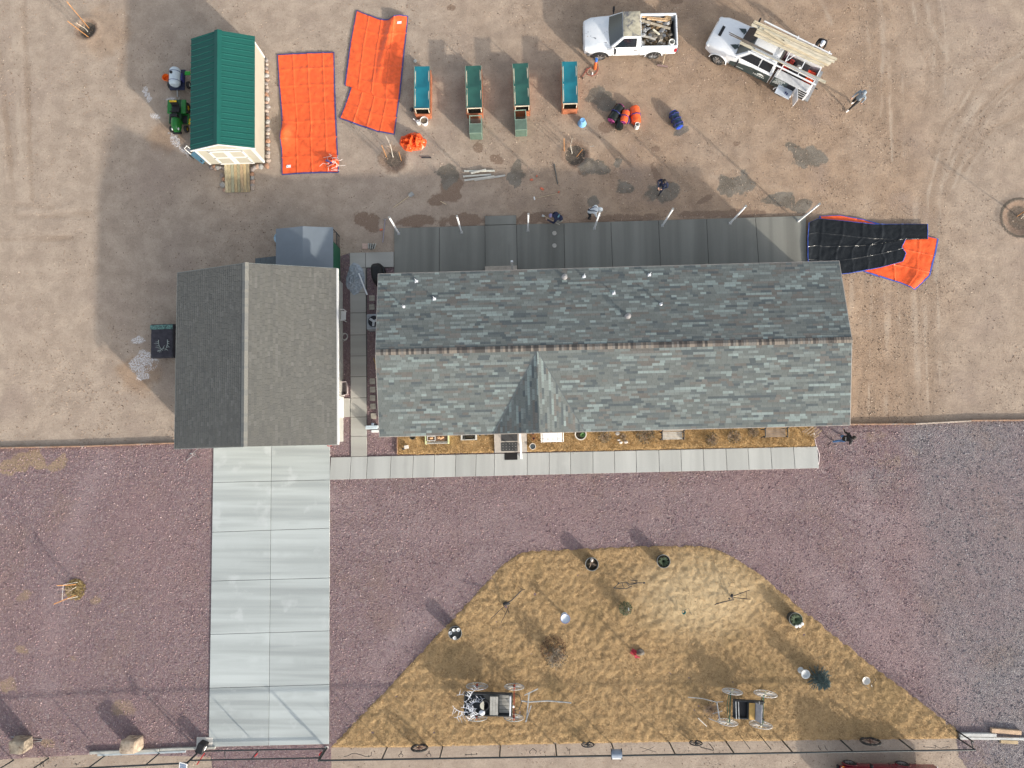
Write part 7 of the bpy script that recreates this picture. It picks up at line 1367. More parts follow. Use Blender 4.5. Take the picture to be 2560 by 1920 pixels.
for s in (-1, 1): MB().tube([(s * .56, -.36, 0), (s * .57, -.36, .6), (s * .58, .12, .66)], .022).obj('arm', M_PLAST, wb_, smooth=True); MB().tube([(s * .5, .1, 0), (s * .5, .1, .42)], .02).obj('leg', M_PLAST, wb_)
for c, s_, lb in [((1544, 1084), .13, 'large white rock upright in the long grass bed'), ((1547, 1100), .08, 'small grey rock below the large white rock'), ((1552, 1106), .1, 'grey rock at the corner of the rock ring'), ((1565, 1105), .11, 'flat pinkish white rock at the end of the rock ring')]:
    o = MB().ball((0, 0, 0), (s_, s_ * .7, s_ * .6), 9, 6, .2, int(s_ * 100)).obj('bed_rock', mat('white_rock', (.6, .56, .52), .85, var=.2), smooth=True); o.location = P(*c, .12); tag(o, lb, 'rock', 'rocks in the planting bed')
def shrub(c, r, h, n, m, label, name='dry_shrub', cat='shrub', z=.07, tw=M_TWIG, fol=None):
    t = thing(name, label, cat, P(*c, 0)); t.location.z = z; rr = random.Random(int(c[0])); mb = MB()
    for k in range(n):
        a = rr.uniform(0, 6.28); e = Vector((math.cos(a) * r * rr.uniform(.3, 1), math.sin(a) * r * rr.uniform(.3, 1), h * rr.uniform(.5, 1))); mi = e * .5 + Vector((0, 0, h * .12)); mb.tube([(0, 0, 0), mi, e], [.012, .007, .003], 4)
        for j in range(3): f = mi.lerp(e, rr.random()); a2 = rr.uniform(0, 6.28); mb.tube([f, f + Vector((math.cos(a2) * r * .3, math.sin(a2) * r * .3, h * .15))], [.005, .002], 3)
    mb.obj('twigs', tw, t)
    if fol:
        fb_ = MB()
        for k in range(fol):
            a = rr.uniform(0, 6.28); q = r * rr.random() ** .5; c_ = Vector((math.cos(a) * q, math.sin(a) * q, h * rr.uniform(.15, 1) * (1 - .4 * (q / r) ** 2))); d1 = Vector((rr.uniform(-1, 1), rr.uniform(-1, 1), rr.uniform(-.4, .8))).normalized() * r * .11; d2 = d1.orthogonal().normalized() * r * .055; fb_.add([c_ - d1, c_ + d2, c_ + d1, c_ - d2], [(0, 1, 2, 3)])
        fb_.obj('leaves', m, t, fix=False)
    return t
M_DRYG = mat('dry_grey_leaf', (.13, .105, .065), .9, var=.5, vs=15)
for c, r, lb in [((1510, 1091), .36, 'dry bushy clump between the round pot and the rock ring'), ((1556, 1092), .2, 'small dark plant inside the rock ring'), ((1612, 1086), .5, 'wide dark weedy clump against the scrolled bench'), ((1778, 1098), .36, 'grey brittle clump between the two slatted benches'), ((1832, 1091), .38, 'brown dry clump closest to the brown slatted bench'), ((1880, 1080), .3, 'dark weeds touching the brown bench arm')]: shrub(c, r, .34, 34, M_DRYG, lb, fol=240)
sk_ = thing('wood_rack', 'small weathered wooden rack at the end of the long bed', 'rack', P(2024, 1080, .08), rad(-28))
for k in range(4): MB().bar((-.32 + k * .16, -.22, .3), (-.1 + k * .16, .3, .42), .07, .03).obj('slat', mat('rack_wood', (.3, .22, .15), .85, var=.3), sk_)
for s in (-1, 1): MB().bar((s * .35, -.18, 0), (s * .35, .0, .4), .05).obj('leg', mat('rack_wood'), sk_)
hsx = thing('garden_hose', 'thin pale pink hose curving round the walkway end', 'hose', P(2042, 1130, .05)); HLx = loc_(hsx); cp = [(2035, 1086), (2037, 1100), (2041, 1116), (2046, 1128), (2048.5, 1137), (2048, 1150), (2046, 1162), (2044.5, 1171)]
MB().tube([HLx(P(*q, .055)) for q in cp], .022, 6).obj('line', mat('pale_hose', (.72, .62, .62), .5), hsx, smooth=True); MB().tube([HLx(P(2035, 1086, .06)), HLx(P(2034, 1081, .15))], .03).obj('coupling', M_STEEL, hsx)
# ---- lawn ornaments
M_OAK = mat('dark_barrel', (.04, .045, .045), .7, var=.3); M_HOOP = mat('barrel_hoop', (.36, .37, .35), .5, .5)
def barrel(c, label, plant=None, h=.55, r=.34):
    t = thing('barrel_planter', label, 'planter', P(*c, 0)); t.location.z = .04; MB().lathe([(r * .82, 0), (r * .96, h * .5), (r, h), (r * .92, h), (r * .88, h * .8)], 26, cap=False).obj('staves', M_OAK, t, smooth=True); MB().lathe([(r * .9, h * .78), (.001, h * .82)], 20, cap=False).obj('soil', M_SOIL, t)
    MB().tube([(r * .99 * math.cos(2 * PI * k / 28), r * .99 * math.sin(2 * PI * k / 28), h) for k in range(28)], .014, 5, True).obj('hoop', M_HOOP, t, smooth=True); return t
t = barrel((1477, 1406), 'dark barrel planter with bare twigs and a white rock'); tuft(t, (0, 0, .45), .3, .25, 16, M_TWIG, 5, .008); MB().ball((.0, .22, .55), (.08, .1, .08), 9, 6, .15, 2).obj('white_rock', mat('white_rock'), t, smooth=True)
t = barrel((1653.5, 1399), 'barrel planter full of green spiky leaves'); tuft(t, (0, 0, .44), .33, .3, 130, mat('grey_green_leaf', (.085, .12, .07), .8, var=.4, vs=20), 9, .012)
t = barrel((1979, 1542), 'barrel planter with drooping blades at the lawn edge beside three white lights'); tuft(t, (0, 0, .48), .42, .28, 120, mat('grey_green_leaf'), 12, .012)
for k, (c, lb) in enumerate([((1980.5, 1559), 'white solar light, first of three in the curve at the spiky barrel'), ((1989, 1558), 'white solar light, middle of three at the spiky barrel'), ((1995, 1553), 'white solar light, third and farthest round the spiky barrel')]):
    t_ = thing('solar_light', lb, 'garden light', P(*c, .05), 0, 'white solar lights at the barrel'); MB().tube([(0, 0, 0), (0, 0, .5)], .012).obj('stake', M_STEEL, t_); MB().lathe([(.03, .48), (.08, .54), (.085, .58), (.001, .59)], 14).obj('lamp_head', M_PLAST, t_, smooth=True)
t = thing('round_planter', 'dark round planter holding four white cups at the lawn edge', 'planter', P(1140, 1576, .04)); MB().lathe([(.26, 0), (.33, .5), (.35, .5), (.33, .53), (.31, .5), (.3, .44), (.001, .44)], 28).obj('tub', M_OAK, t, smooth=True); MB().tube([(.34 * math.cos(2 * PI * k / 28), .34 * math.sin(2 * PI * k / 28), .53) for k in range(28)], .012, 5, True).obj('rim', M_HOOP, t, smooth=True)
for k, (a, b) in enumerate(((-.05, .2), (.14, .16), (-.2, -.0), (-.0, -.2))): q = MB().lathe([(.045, 0), (.085, .14), (.09, .15), (.07, .14), (.03, .05), (.001, .05)], 16).obj('cup', M_PLAST, t, smooth=True); q.location = (a, b, .47); q.rotation_euler = (.25 * math.cos(k * 2), .25 * math.sin(k * 2), 0)
def bird_bath(c, label, r=.25, h=.72, col=(.55, .6, .66), tilt=(0, 0)):
    m = mat('bath_%d' % c[0], col, .55, var=.15); t = thing('bird_bath', label, 'bird bath', P(*c, .04)); t.rotation_euler = (tilt[0], tilt[1], 0); MB().lathe([(.17, 0), (.16, .05), (.07, .12), (.06, h * .55), (.09, h * .85), (.05, h * .88)], 20).obj('pedestal', m, t, smooth=True)
    MB().lathe([(.06, h * .86), (r * .8, h * .94), (r, h), (r * .96, h + .03), (r * .86, h), (r * .6, h * .95), (.001, h * .94)], 28).obj('bowl', m, t, smooth=True); MB().tube([(r * .97 * math.cos(2 * PI * k / 28), r * .97 * math.sin(2 * PI * k / 28), h + .02) for k in range(28)], .018, 5, True).obj('rim', mat('bath_rim', (.12, .15, .3), .5) if c[0] < 1500 else m, t, smooth=True); return t
bird_bath((1411, 1538), 'bird bath with pale bowl and blue rim on the lawn', .24); bird_bath((2001, 1675), 'grey bird bath beside the blue spruce', .22, .66, (.5, .52, .52))
t = shrub((1561, 1517), .34, .75, 26, mat('sage_leaf', (.085, .11, .06), .8, var=.5, vs=18), 'green leafy shrub with a white tag on the lawn', 'leafy_shrub', fol=620); MB().bx(.1, .15, -.05, .09, .5, .62).obj('white_tag', M_PLAST, t)
shrub((1388, 1632), .62, 1.0, 60, M_DRYG, 'bare branching shrub in the middle of the lawn', 'bare_shrub', tw=mat('grey_branch', (.3, .26, .21), .85), fol=160)
litter((1383, 1620), .68, 700, [(.12, .065, .045), (.18, .11, .07), (.09, .05, .035), (.24, .15, .09)], 'dark ring of fallen leaves under the bare shrub', 'leaf litter', 'leaf_litter', .05, .1, 6)
# blue spruce: whorls of needle-clad branches
sp_ = thing('blue_spruce', 'small blue spruce tree on the lawn', 'spruce tree', P(2042, 1692, .04)); MB().tube([(0, 0, 0), (0, 0, 1.2)], [.04, .01]).obj('trunk', M_TWIG, sp_); rr = random.Random(2); fb_ = MB(); fm_ = MB()
for lv in range(11):
    z = .08 + lv * .105; R_ = .56 * (1 - lv / 12.5) + .05; nb = max(5, int(16 * (1 - lv / 14)))
    for k in range(nb):
        a = 2 * PI * k / nb + lv * .7 + rr.uniform(-.15, .15); L = R_ * rr.uniform(.8, 1.1); e = Vector((math.cos(a) * L, math.sin(a) * L, z + .04 + rr.uniform(-.03, .05))); b = Vector((0, 0, z)); fm_.tube([b, e], [.008, .004], 4)
        for j in range(64):
            u = rr.uniform(.15, 1.03); c_ = b.lerp(e, u); d = Vector((rr.uniform(-1, 1), rr.uniform(-1, 1), rr.uniform(-.2, 1))).normalized() * rr.uniform(.05, .085) + (e - b).normalized() * .035; s = d.orthogonal().normalized() * .013; fb_.add([c_ - s, c_ + s, c_ + d], [(0, 1, 2)])
fm_.obj('branches', M_TWIG, sp_); fb_.obj('crown', mat('spruce_needle', (.11, .165, .165), .7, var=.35, vs=7), sp_, fix=False)
# red hand pump with rock, teal pot on wire, white pan ornament
hp = thing('hand_pump', 'red iron hand pump on the lawn', 'hand pump', P(1584, 1630, .05), rad(-30)); M_REDP = mat('faded_red', (.38, .03, .05), .55); MB().tube([(0, 0, 0), (0, 0, .12), (0, 0, .75), (0, 0, .82)], [.1, .05, .06, .09], 12).obj('body', M_REDP, hp, smooth=True); MB().tube([(.03, 0, .66), (.2, 0, .62), (.24, 0, .52)], .035).obj('spout', M_REDP, hp, smooth=True); MB().tube([(0, 0, .84), (-.12, .05, .98), (-.35, .12, .6)], .016).obj('lever', M_REDP, hp, smooth=True); MB().bx(-.14, .14, -.14, .14, .0, .04).obj('base_plate', M_REDP, hp)
o = MB().ball((0, 0, 0), (.22, .16, .13), 10, 7, .2, 4).obj('lawn_rock', mat('grey_brown_rock', (.13, .115, .095), .9, var=.3), smooth=True); o.location = P(1601, 1630, .12); tag(o, 'grey brown rock beside the red hand pump', 'rock')
t = thing('teal_pot', 'small teal pot hanging from a thin wire hook on the lawn', 'pot', P(1708, 1527, .06)); MB().lathe([(.06, .28), (.1, .42), (.11, .42), (.1, .44), (.05, .3)], 16, (-.06, .02, 0), cap=False).obj('cup', mat('teal_glaze', (.01, .22, .22), .35), t, smooth=True); MB().tube([(.3, -.05, 0), (.3, -.05, .6), (.1, .3, .75), (-.02, .2, .62), (-.06, .02, .44)], .008, 5).obj('hook', M_IRON, t)
t = thing('pan_ornament', 'white dished pan ornament on thin bent rods at the lawn edge', 'ornament', P(2157, 1696, .05)); TLp = loc_(t); MB().lathe([(.001, .3), (.13, .32), (.19, .38), (.2, .38), (.13, .3), (.001, .27)], 22).obj('pan', M_PALEP, t, smooth=True)
for pts in ([(2157, 1692, .36), (2165, 1694, .4), (2172, 1702, .3), (2178, 1712, .1), (2184, 1707, .3), (2189, 1700, .42), (2187, 1695, .44)], [(2154, 1708, .1), (2162, 1714, .2), (2172, 1722, .34)], [(2178, 1712, .1), (2182, 1722, .02)]): MB().tube([TLp(P(a, b, c)) for a, b, c in pts], .013, 6).obj('rod', M_STEEL if pts[0][2] < .3 else M_IRON, t, smooth=True)
MB().tube([(0, 0, 0), (0, 0, .3)], .02).obj('stake', M_IRON, t)
# old farm implements
def implement(c, label, bars, plates=(), name='antique_plough'):
    t = thing(name, label, 'plough', P(*c, .05), 0, 'antique farm implements on the lawn'); L = loc_(t)
    for nm, r, pts in bars: MB().tube([L(P(a, b, z)) for a, b, z in pts], r, 6).obj(nm, M_IRON, t, smooth=True)
    for a, b, z, sx_, sy_, ro in plates: q = L(P(a, b, z)); MB().ball(q, (sx_, sy_, .05), 10, 6).obj('share', M_IRON, t, smooth=True).rotation_euler.z = 0
    return t
implement((1270, 1505), 'antique plough with long handles near the driveway side of the lawn', [('beam', .028, [(1258, 1514, .15), (1280, 1500, .45), (1304, 1476, .5)]), ('hitch', .02, [(1300, 1469, .5), (1306, 1475, .5), (1312, 1474, .5)]), ('handle', .016, [(1270, 1508, .3), (1250, 1525, .6), (1228, 1546, .85)]), ('handle', .016, [(1272, 1514, .3), (1266, 1530, .6), (1252, 1558, .85)]), ('brace', .012, [(1253, 1521, .55), (1262, 1530, .6)]), ('coulter', .02, [(1270, 1523, .1), (1271, 1531, .3)])], [(1266, 1509, .1, .2, .09, .7)])
implement((1565, 1455), 'antique spring tooth cultivator with looped bars on the lawn', [('frame', .02, [(1534, 1470, .4), (1548, 1458, .45), (1566, 1455, .45), (1576, 1462, .45), (1592, 1458, .45), (1594, 1452, .4), (1575, 1450, .4)]), ('frame', .02, [(1534, 1470, .4), (1565, 1472, .4), (1580, 1465, .42)]), ('tongue', .022, [(1576, 1458, .45), (1600, 1457, .4), (1612, 1457, .35)]), ('tine', .016, [(1556, 1458, .45), (1558, 1468, .3), (1562, 1470, .05)]), ('tine', .016, [(1566, 1455, .45), (1570, 1462, .3), (1574, 1466, .05)]), ('tine', .016, [(1545, 1460, .45), (1546, 1456, .3), (1545, 1462, .05)]), ('leg', .018, [(1536, 1469, .4), (1537, 1470, .0)]), ('leg', .018, [(1592, 1458, .45), (1592, 1456, 0)])], [(1610, 1457, .35, .07, .05, 0)], 'antique_cultivator')
implement((1828, 1496), 'antique walking plough with wide spread handles near the lawn\'s far side', [('beam', .025, [(1790, 1510, .35), (1812, 1504, .35), (1834, 1499, .3)]), ('handle', .018, [(1828, 1492, .35), (1850, 1484, .6), (1874, 1475, .85)]), ('handle', .018, [(1834, 1494, .3), (1856, 1496, .55), (1876, 1498, .8)]), ('brace', .012, [(1866, 1478, .8), (1866, 1497, .75)]), ('standard', .03, [(1826, 1493, .0), (1830, 1490, .5)]), ('hook', .02, [(1789, 1511, .35), (1787, 1512, .3)])], [(1826, 1494, .12, .2, .13, 0), (1830, 1489, .3, .08, .1, 0)])
# ---- wagons
def spoked(parent, x, y, r, rimm, hubm, n=12, rw=.03, name='wheel'):
    w_ = bpy.data.objects.new(name, MB().tube([(r * math.cos(2 * PI * k / 36), 0, r * math.sin(2 * PI * k / 36)) for k in range(36)], rw * .6, 6, True).mesh('rim', rimm, True)); C.objects.link(w_); w_.parent = parent; w_.location = (x, y, r + .03)
    for k in range(n): a = 2 * PI * k / n; MB().bar((.05 * math.cos(a), 0, .05 * math.sin(a)), (r * math.cos(a), 0, r * math.sin(a)), .022, .022).obj('spoke', rimm if rw < .05 else hubm, w_)
    MB().lathe([(.035, -.12), (.06, -.06), (.06, .06), (.035, .12)], 10, (0, 0, 0), Matrix.Rotation(PI / 2, 3, 'X')).obj('hub', hubm, w_, smooth=True); return w_
M_GSP = mat('grey_wheel_wood', (.36, .37, .37), .8, var=.25); M_RHUB = mat('rusty_red_iron', (.28, .05, .03), .7, var=.3); M_BODY = mat('black_wagon_body', (.035, .04, .045), .7, var=.3); M_GRYB = mat('grey_wagon_board', (.33, .32, .29), .85, var=.25, vs=4); M_BONE = mat('white_antler', (.68, .7, .74), .6, var=.12)
w1 = thing('antique_wagon', 'antique wagon with grey board seat and red hubs, loaded with antlers', 'wagon', P(1238, 1745, .05), rad(-1)); L1 = loc_(w1)
hy = .76
for x, r in ((-.92, .55), (.98, .5)):
    for s in (1, -1): spoked(w1, x, s * hy, r, M_GSP, M_RHUB, 14)
    MB().bar((x, -hy, r + .03), (x, hy, r + .03), .05).obj('axle', M_RHUB, w1)
MB().bx(-1.5, .9, -.5, .5, .72, .78).obj('floor', M_BODY, w1)
for s in (1, -1): MB().bx(-1.5, .9, min(s * .5, s * .54), max(s * .5, s * .54), .72, 1.05).obj('side_board', M_BODY, w1); MB().bx(-1.3, -.5, s * .62 - .02, s * .62 + .02, .62, .68).obj('spring', M_RHUB, w1, bev=.01)
MB().bx(-1.53, -1.5, -.5, .5, .72, 1.0).obj('tail_board', M_BODY, w1)
for k in range(3): MB().bx(-.22 + k * .14, -.09 + k * .14, -.44, .44, 1.12, 1.15).obj('seat_board', M_GRYB, w1)
for s in (1, -1): MB().bx(-.2, .18, s * .42 - .02, s * .42 + .02, .79, 1.119).obj('seat_support', M_GRYB, w1)
for k in range(5): MB().bx(.24 + .0, .74, -.44 + k * .18, -.28 + k * .18, .785, .8).obj('floor_plank', M_GRYB, w1)
MB().bx(.76, .84, -.47, .47, 1.0, 1.15).obj('dash_board', mat('white_board', (.62, .63, .64), .7), w1)
MB().tube([(1.0, .42, .55), (1.25, .35, .56), (1.36, 0, .56), (1.25, -.35, .56), (1.0, -.42, .55)], .018).obj('fifth_wheel', M_IRON, w1, smooth=True)
MB().tube([L1(P(1303, 1752, .5)), L1(P(1322, 1755, .48)), L1(P(1370, 1752, .42)), L1(P(1428, 1757, .3))], .035).obj('tongue', M_GSP, w1, smooth=True); MB().bar(L1(P(1323, 1730, .52)), L1(P(1316, 1803, .52)), .06).obj('doubletree', M_GSP, w1); MB().bar(L1(P(1311, 1738, .55)), L1(P(1345, 1722, .55)), .045).obj('singletree', M_GSP, w1); MB().bar(L1(P(1314, 1805, .55)), L1(P(1328, 1764, .55)), .045).obj('singletree', M_GSP, w1); MB().tube([L1(P(1283, 1765, .9)), L1(P(1284, 1768, 1.0))], .045).obj('lamp', M_PLAST, w1)
rr = random.Random(9); LA = Matrix.Translation(w1.location)
NA = ['antler with upswept tines at the rear far corner of the wagon pile', 'antler hooked over the wagon tail board', 'long curved antler on the near side of the wagon pile', 'small antler in the heart of the wagon pile', 'antler pointing out behind the wagon', 'wide antler across the top of the wagon pile', 'antler leaning against the dark pot in the wagon', 'short forked antler low in the wagon pile', 'antler along the far wagon side board', 'antler touching the white skull in the wagon', 'lowest antler poking from the near rear corner']
for k in range(11):
    x, y = rr.uniform(-1.45, -.95), rr.uniform(-.42, .42); ob = antler(None, (0, 0, 0), rr.uniform(0, 6.28), rr.uniform(.6, .9), M_BONE, k + 30, .12); ob.location = w1.location + Vector((x, y, .85 + .05 * (k % 5))); tag(ob, NA[k], 'antler', 'antlers heaped in the wagon')
o = MB().ball((0, 0, 0), (.16, .13, .1), 12, 8, .06).obj('skull', M_BONE, smooth=True); o.location = w1.location + Vector((-.62, -.34, 1.1)); tag(o, 'round white skull on the near side of the wagon', 'skull'); o2 = antler(None, (0, 0, 0), 3.3, .7, M_BONE, 51, .15); o2.location = o.location + Vector((-.1, -.03, 0)); tag(o2, 'antler sweeping out beside the white skull', 'antler')
t = thing('cauldron', 'black cauldron with pale half lid in the wagon', 'cauldron', w1.location + Vector((-.5, .02, .79))); MB().lathe([(.15, 0), (.24, .15), (.23, .32), (.25, .36), (.22, .36), (.2, .3), (.15, .05), (.001, .05)], 22).obj('pot', M_IRON, t, smooth=True); MB().add([(-.02 + .2 * math.cos(a), .2 * math.sin(a), .37) for a in [PI / 2 + PI * k / 12 for k in range(13)]] + [(-.02 + .2 * math.cos(a), .2 * math.sin(a), .355) for a in [PI / 2 + PI * k / 12 for k in range(13)]], [tuple(range(13)), tuple(range(25, 12, -1))]).obj('half_lid', mat('pale_lid', (.46, .44, .36), .7), t)
w2 = thing('antique_buggy', 'antique buggy with pale spoked wheels and yellow seat on the lawn', 'buggy', P(1858, 1760, .05), rad(177)); L2 = loc_(w2); M_PSP = mat('pale_spoke', (.55, .54, .52), .7, var=.15); M_PHUB = mat('cream_hub', (.6, .56, .4), .7); M_GAX = mat('green_axle', (.02, .12, .075), .6)
for pxx, r in (((1817, 1738), .5), ((1891, 1727), .56)): pass
for x, r in ((.83, .5), (-.82, .56)):
    for s in (1, -1): spoked(w2, x + s * .1, s * .76, r, M_PSP, M_PHUB, 16)
    MB().bar((x, -.76, r + .03), (x, .76, r + .03), .045).obj('axle', M_GAX, w2); MB().tube([(x + .06, -.6, r), (x + .12, 0, r - .08), (x + .06, .6, r)], .02).obj('leaf_spring', M_GAX, w2, smooth=True)
MB().bx(-.8, .72, -.4, .4, .62, .68).obj('floor', M_BODY, w2)
for s in (1, -1): MB().bx(-.8, .72, min(s * .4, s * .44), max(s * .4, s * .44), .62, .9).obj('side_board', M_BODY, w2)
MB().bx(.1, .5, -.39, .39, .69, .75).obj('footwell', M_BLACKP, w2); MB().bx(-.28, .02, -.4, .4, .95, 1.03).obj('seat_cushion', mat('ochre_cushion', (.5, .31, .1), .75, var=.15), w2, bev=.04, seg=3); MB().bx(-.3, .05, -.42, .42, .7, .949).obj('seat_box', M_BODY, w2)
MB().grid(lambda u, v: (-.3 - .26 * math.sin(u * PI * .5), lerp(-.44, .44, v), 1.0 + .34 * math.sin(u * PI * .9) + .0), 10, 4).obj('seat_back', mat('grey_leather', (.32, .32, .34), .6), w2, smooth=True)
for x in (.55, .68): MB().bar((x, -.42, .98), (x - .05, .42, .98), .04).obj('rail', M_GSP, w2)
MB().bar((-.48, -.5, 1.0), (-.52, .45, 1.0), .03).obj('rail', M_GSP, w2)
for pts, r in (([(1720, 1743, .45), (1755, 1746, .55), (1790, 1755, .6), (1808, 1754, .6)], .022), ([(1772, 1796, .4), (1792, 1804, .5), (1806, 1809, .55)], .022), ([(1792, 1756, .6), (1796, 1780, .6), (1800, 1804, .6)], .03), ([(1782, 1784, .5), (1806, 1777, .55)], .018)): MB().tube([L2(P(a, b, c)) for a, b, c in pts], r, 6).obj('shaft', M_GSP, w2, smooth=True)
stick('wooden_pole', (1745, 1795), (1767, 1816), .02, mat('white_stick'), 'short white pole lying on the grass by the buggy', 'pole', .12, .12)
shrub((1775, 1768), .5, .4, 60, M_DRYG, 'bundle of dry grey brush between the buggy shafts', 'brush_pile', 'brush', fol=60)
# ---- pipe fence, gate and what hangs on them
M_PIPE = mat('dark_pipe', (.035, .042, .045), .5, .3, var=.15); M_WIRE = mat('fence_wire', (.25, .25, .24), .5, .5)
FZ = 1.42
def fence(label, A_, B_, posts, zt, extra=()):
    a, b = P(*A_, 0), P(*B_, 0); t = thing('pipe_fence', label, 'fence', a, 0); ax = (b - a).normalized()
    on = lambda p: ax * (p - a).dot(ax)
    for q in posts: w_ = on(P(*q, 0)); MB().tube([(w_.x, w_.y, -.1), (w_.x, w_.y, zt - .03)], .036, 10).obj('post', M_PIPE, t, smooth=True)
    e = b - a; MB().tube([(0, 0, zt), tuple(Vector((e.x, e.y, zt)))], .042, 10).obj('top_rail', M_PIPE, t, smooth=True)
    for k in range(5): z = .15 + k * .27; MB().tube([(0, 0, z), tuple(Vector((e.x, e.y, z)))], .002, 4).obj('wire', M_WIRE, t)
    return t
fence('long dark pipe fence hung with ironwork below the dry lawn', (818, 1871), (2394, 1845), [(968, 1867), (1107, 1865), (1251, 1861), (1388.5, 1857), (1529, 1854), (1673.5, 1851), (1815, 1849), (1956, 1848), (2101, 1847), (2247, 1846), (2394, 1845)], FZ)
fence('dark pipe fence left of the driveway gate', (-80, 1906), (503, 1877), [(34, 1900), (121.5, 1896), (263, 1889), (400, 1882.5), (500, 1877)], FZ)
t = thing('end_brace', 'short dark pipe brace frame at the far fence corner', 'fence brace', P(2390, 1826, 0)); TLb = loc_(t); MB().tube([(0, 0, 0), (0, 0, FZ)], .038).obj('post', M_PIPE, t, smooth=True); MB().tube([(0, 0, FZ - .2), tuple(TLb(P(2394, 1844, 0)) + Vector((0, .05, FZ - .2)))], .03).obj('rail', M_PIPE, t, smooth=True)
for k, (c, lb) in enumerate([((1850, 1839), 'thin dark stake inside the fence by the curled iron hook'), ((1899, 1838), 'stouter dark stake inside the fence by the buggy')]): t = thing('metal_stake', lb, 'stake', P(*c, .05), 0, 'dark stakes on the lawn edge'); MB().tube([(0, 0, -.1), (0, 0, 1.6 + .1 * k)], .014 + .008 * k).obj('shaft', M_PIPE, t); MB().ball((0, 0, 1.6 + .1 * k), .025, 8, 6).obj('tip', M_PIPE, t)
gt_ = thing('driveway_gate', 'low two rail pipe gate across the driveway end', 'gate', P(506, 1872, 0)); GL = loc_(gt_); ge = P(816, 1866, 0); gx_ = GL(Vector((ge.x, ge.y, 0)))
for z in (.28, 1.36): MB().tube([(0, 0, z), (gx_.x, gx_.y, z)], .035, 10).obj('rail', M_PIPE, gt_, smooth=True)
for u in (.0, .0728 + .4, 1.): MB().tube([(gx_.x * u, gx_.y * u, .28), (gx_.x * u, gx_.y * u, 1.36)], .03).obj('upright', M_PIPE, gt_, smooth=True)
MB().tube([(gx_.x * .2, gx_.y * .2, .28), (gx_.x * .27, gx_.y * .27, 1.36)], .02).obj('diagonal', M_PIPE, gt_, smooth=True)
for u in (.475, .985): MB().tube([(gx_.x * u, gx_.y * u - .04, .6), (gx_.x * u, gx_.y * u - .04, .9)], .04, 8).obj('reflector', mat('red_reflector', (.5, .02, .03), .4), gt_)
t = thing('gate_post', 'dark pipe gate post beside the lawn corner', 'post', P(817, 1870, 0)); MB().tube([(0, 0, -.1), (0, 0, 1.5)], .05, 12).obj('shaft', M_PIPE, t, smooth=True); MB().lathe([(.055, 1.5), (.03, 1.54), (.001, 1.55)], 12).obj('cap', M_PIPE, t, smooth=True); MB().bx(-.1, .1, -.1, .1, 0, .03).obj('footing', M_PALEP, t)
t = thing('gate_opener', 'black gate opener box on a concrete pad', 'gate opener', P(513, 1860, 0), rad(-20)); MB().bx(-.42, .42, -.22, .36, 0, .09).obj('pad', M_PALEP, t, bev=.01).rotation_euler.z = rad(20); MB().bx(-.2, .2, -.26, .24, .1, .62).obj('housing', M_BLACKP, t, bev=.05, seg=3); MB().bx(.2, .208, -.08, .1, .3, .5).obj('sticker', M_TAG, t); MB().bar((.3, -.1, .6), (.15, -.75, .62), .05).obj('arm', mat('red_arm', (.35, .02, .02), .5), t)
t = thing('solar_charger', 'small white framed solar panel on a post at the gate', 'solar panel', P(497, 1878, 0)); MB().tube([(0, 0, 0), (0, 0, 1.55)], .025).obj('post', M_PIPE, t); pn = MB().bx(-.2, .2, -.3, .3, -.015, .015).obj('frame', M_PLAST, t); pn.matrix_local = Matrix.Translation((-.05, -.12, 1.6)) @ Matrix.Rotation(rad(-14), 4, 'Z') @ Matrix.Rotation(rad(24), 4, 'X'); MB().bx(-.165, .165, -.265, .265, .016, .02).obj('cells', mat('solar_cells', (.12, .16, .24), .15, var=.1, spec=.7), pn)
for k in range(3): MB().bx(-.165, .165, -.15 + k * .14, -.145 + k * .14, .021, .022).obj('grid_line', M_PALEP, pn)
mbx = thing('mailbox', 'grey mailbox mounted on the pipe fence', 'mailbox', P(1532, 1853, 0) + Vector((.0, -.02, 1.4)), rad(1)); MB().loft([[(x, .2 * math.cos(a), .02 + .22 * max(0, math.sin(a)) if math.sin(a) > 0 else .0) for a in [2 * PI * k / 16 for k in range(16)]] for x in (-.26, .26)]).obj('box', mat('blue_grey_metal'), mbx, smooth=True); MB().bx(-.27, .27, -.26, -.2, -.02, .06).obj('white_sill', M_PLAST, mbx)
for s in (-1, 1): MB().bx(s * .25 - .02, s * .25 + .02, -.24, .24, -.02, .16).obj('bracket', M_IRON, mbx)
FA, FB = P(968, 1867, 0), P(2394, 1845, 0)
def Pf(a, b, A_=FA, B_=FB):
    """pixel -> point on the upright fence plane"""
    d = CR @ Vector(((a - 1280) / FPX, -(b - 960) / FPX, -1)); ax = (B_ - A_).normalized(); n = Vector((ax.y, -ax.x, 0)); o = Vector((0, 0, H)); t_ = (A_ - o).dot(n) / d.dot(n); return o + d * t_
FL, FR = P(121.5, 1896, 0), P(500, 1877, 0)
def ornament(label, strokes, m=M_IRON, left=False, r=.014, name='iron_ornament', cat='ornament', grp='ironwork hung on the fence'):
    f_ = (lambda a, b: Pf(a, b, FL, FR)) if left else Pf; c = f_(*strokes[0][0]); t = thing(name, label, cat, c, 0, grp)
    for s_ in strokes: MB().tube([f_(*q) - c for q in s_], r, 6).obj('bar', m, t, smooth=True)
    return t
def ring(cx, cy, rx, ry, a0=0, a1=6.28, n=12): return [(cx + rx * math.cos(a0 + (a1 - a0) * k / n), cy + ry * math.sin(a0 + (a1 - a0) * k / n)) for k in range(n + 1)]
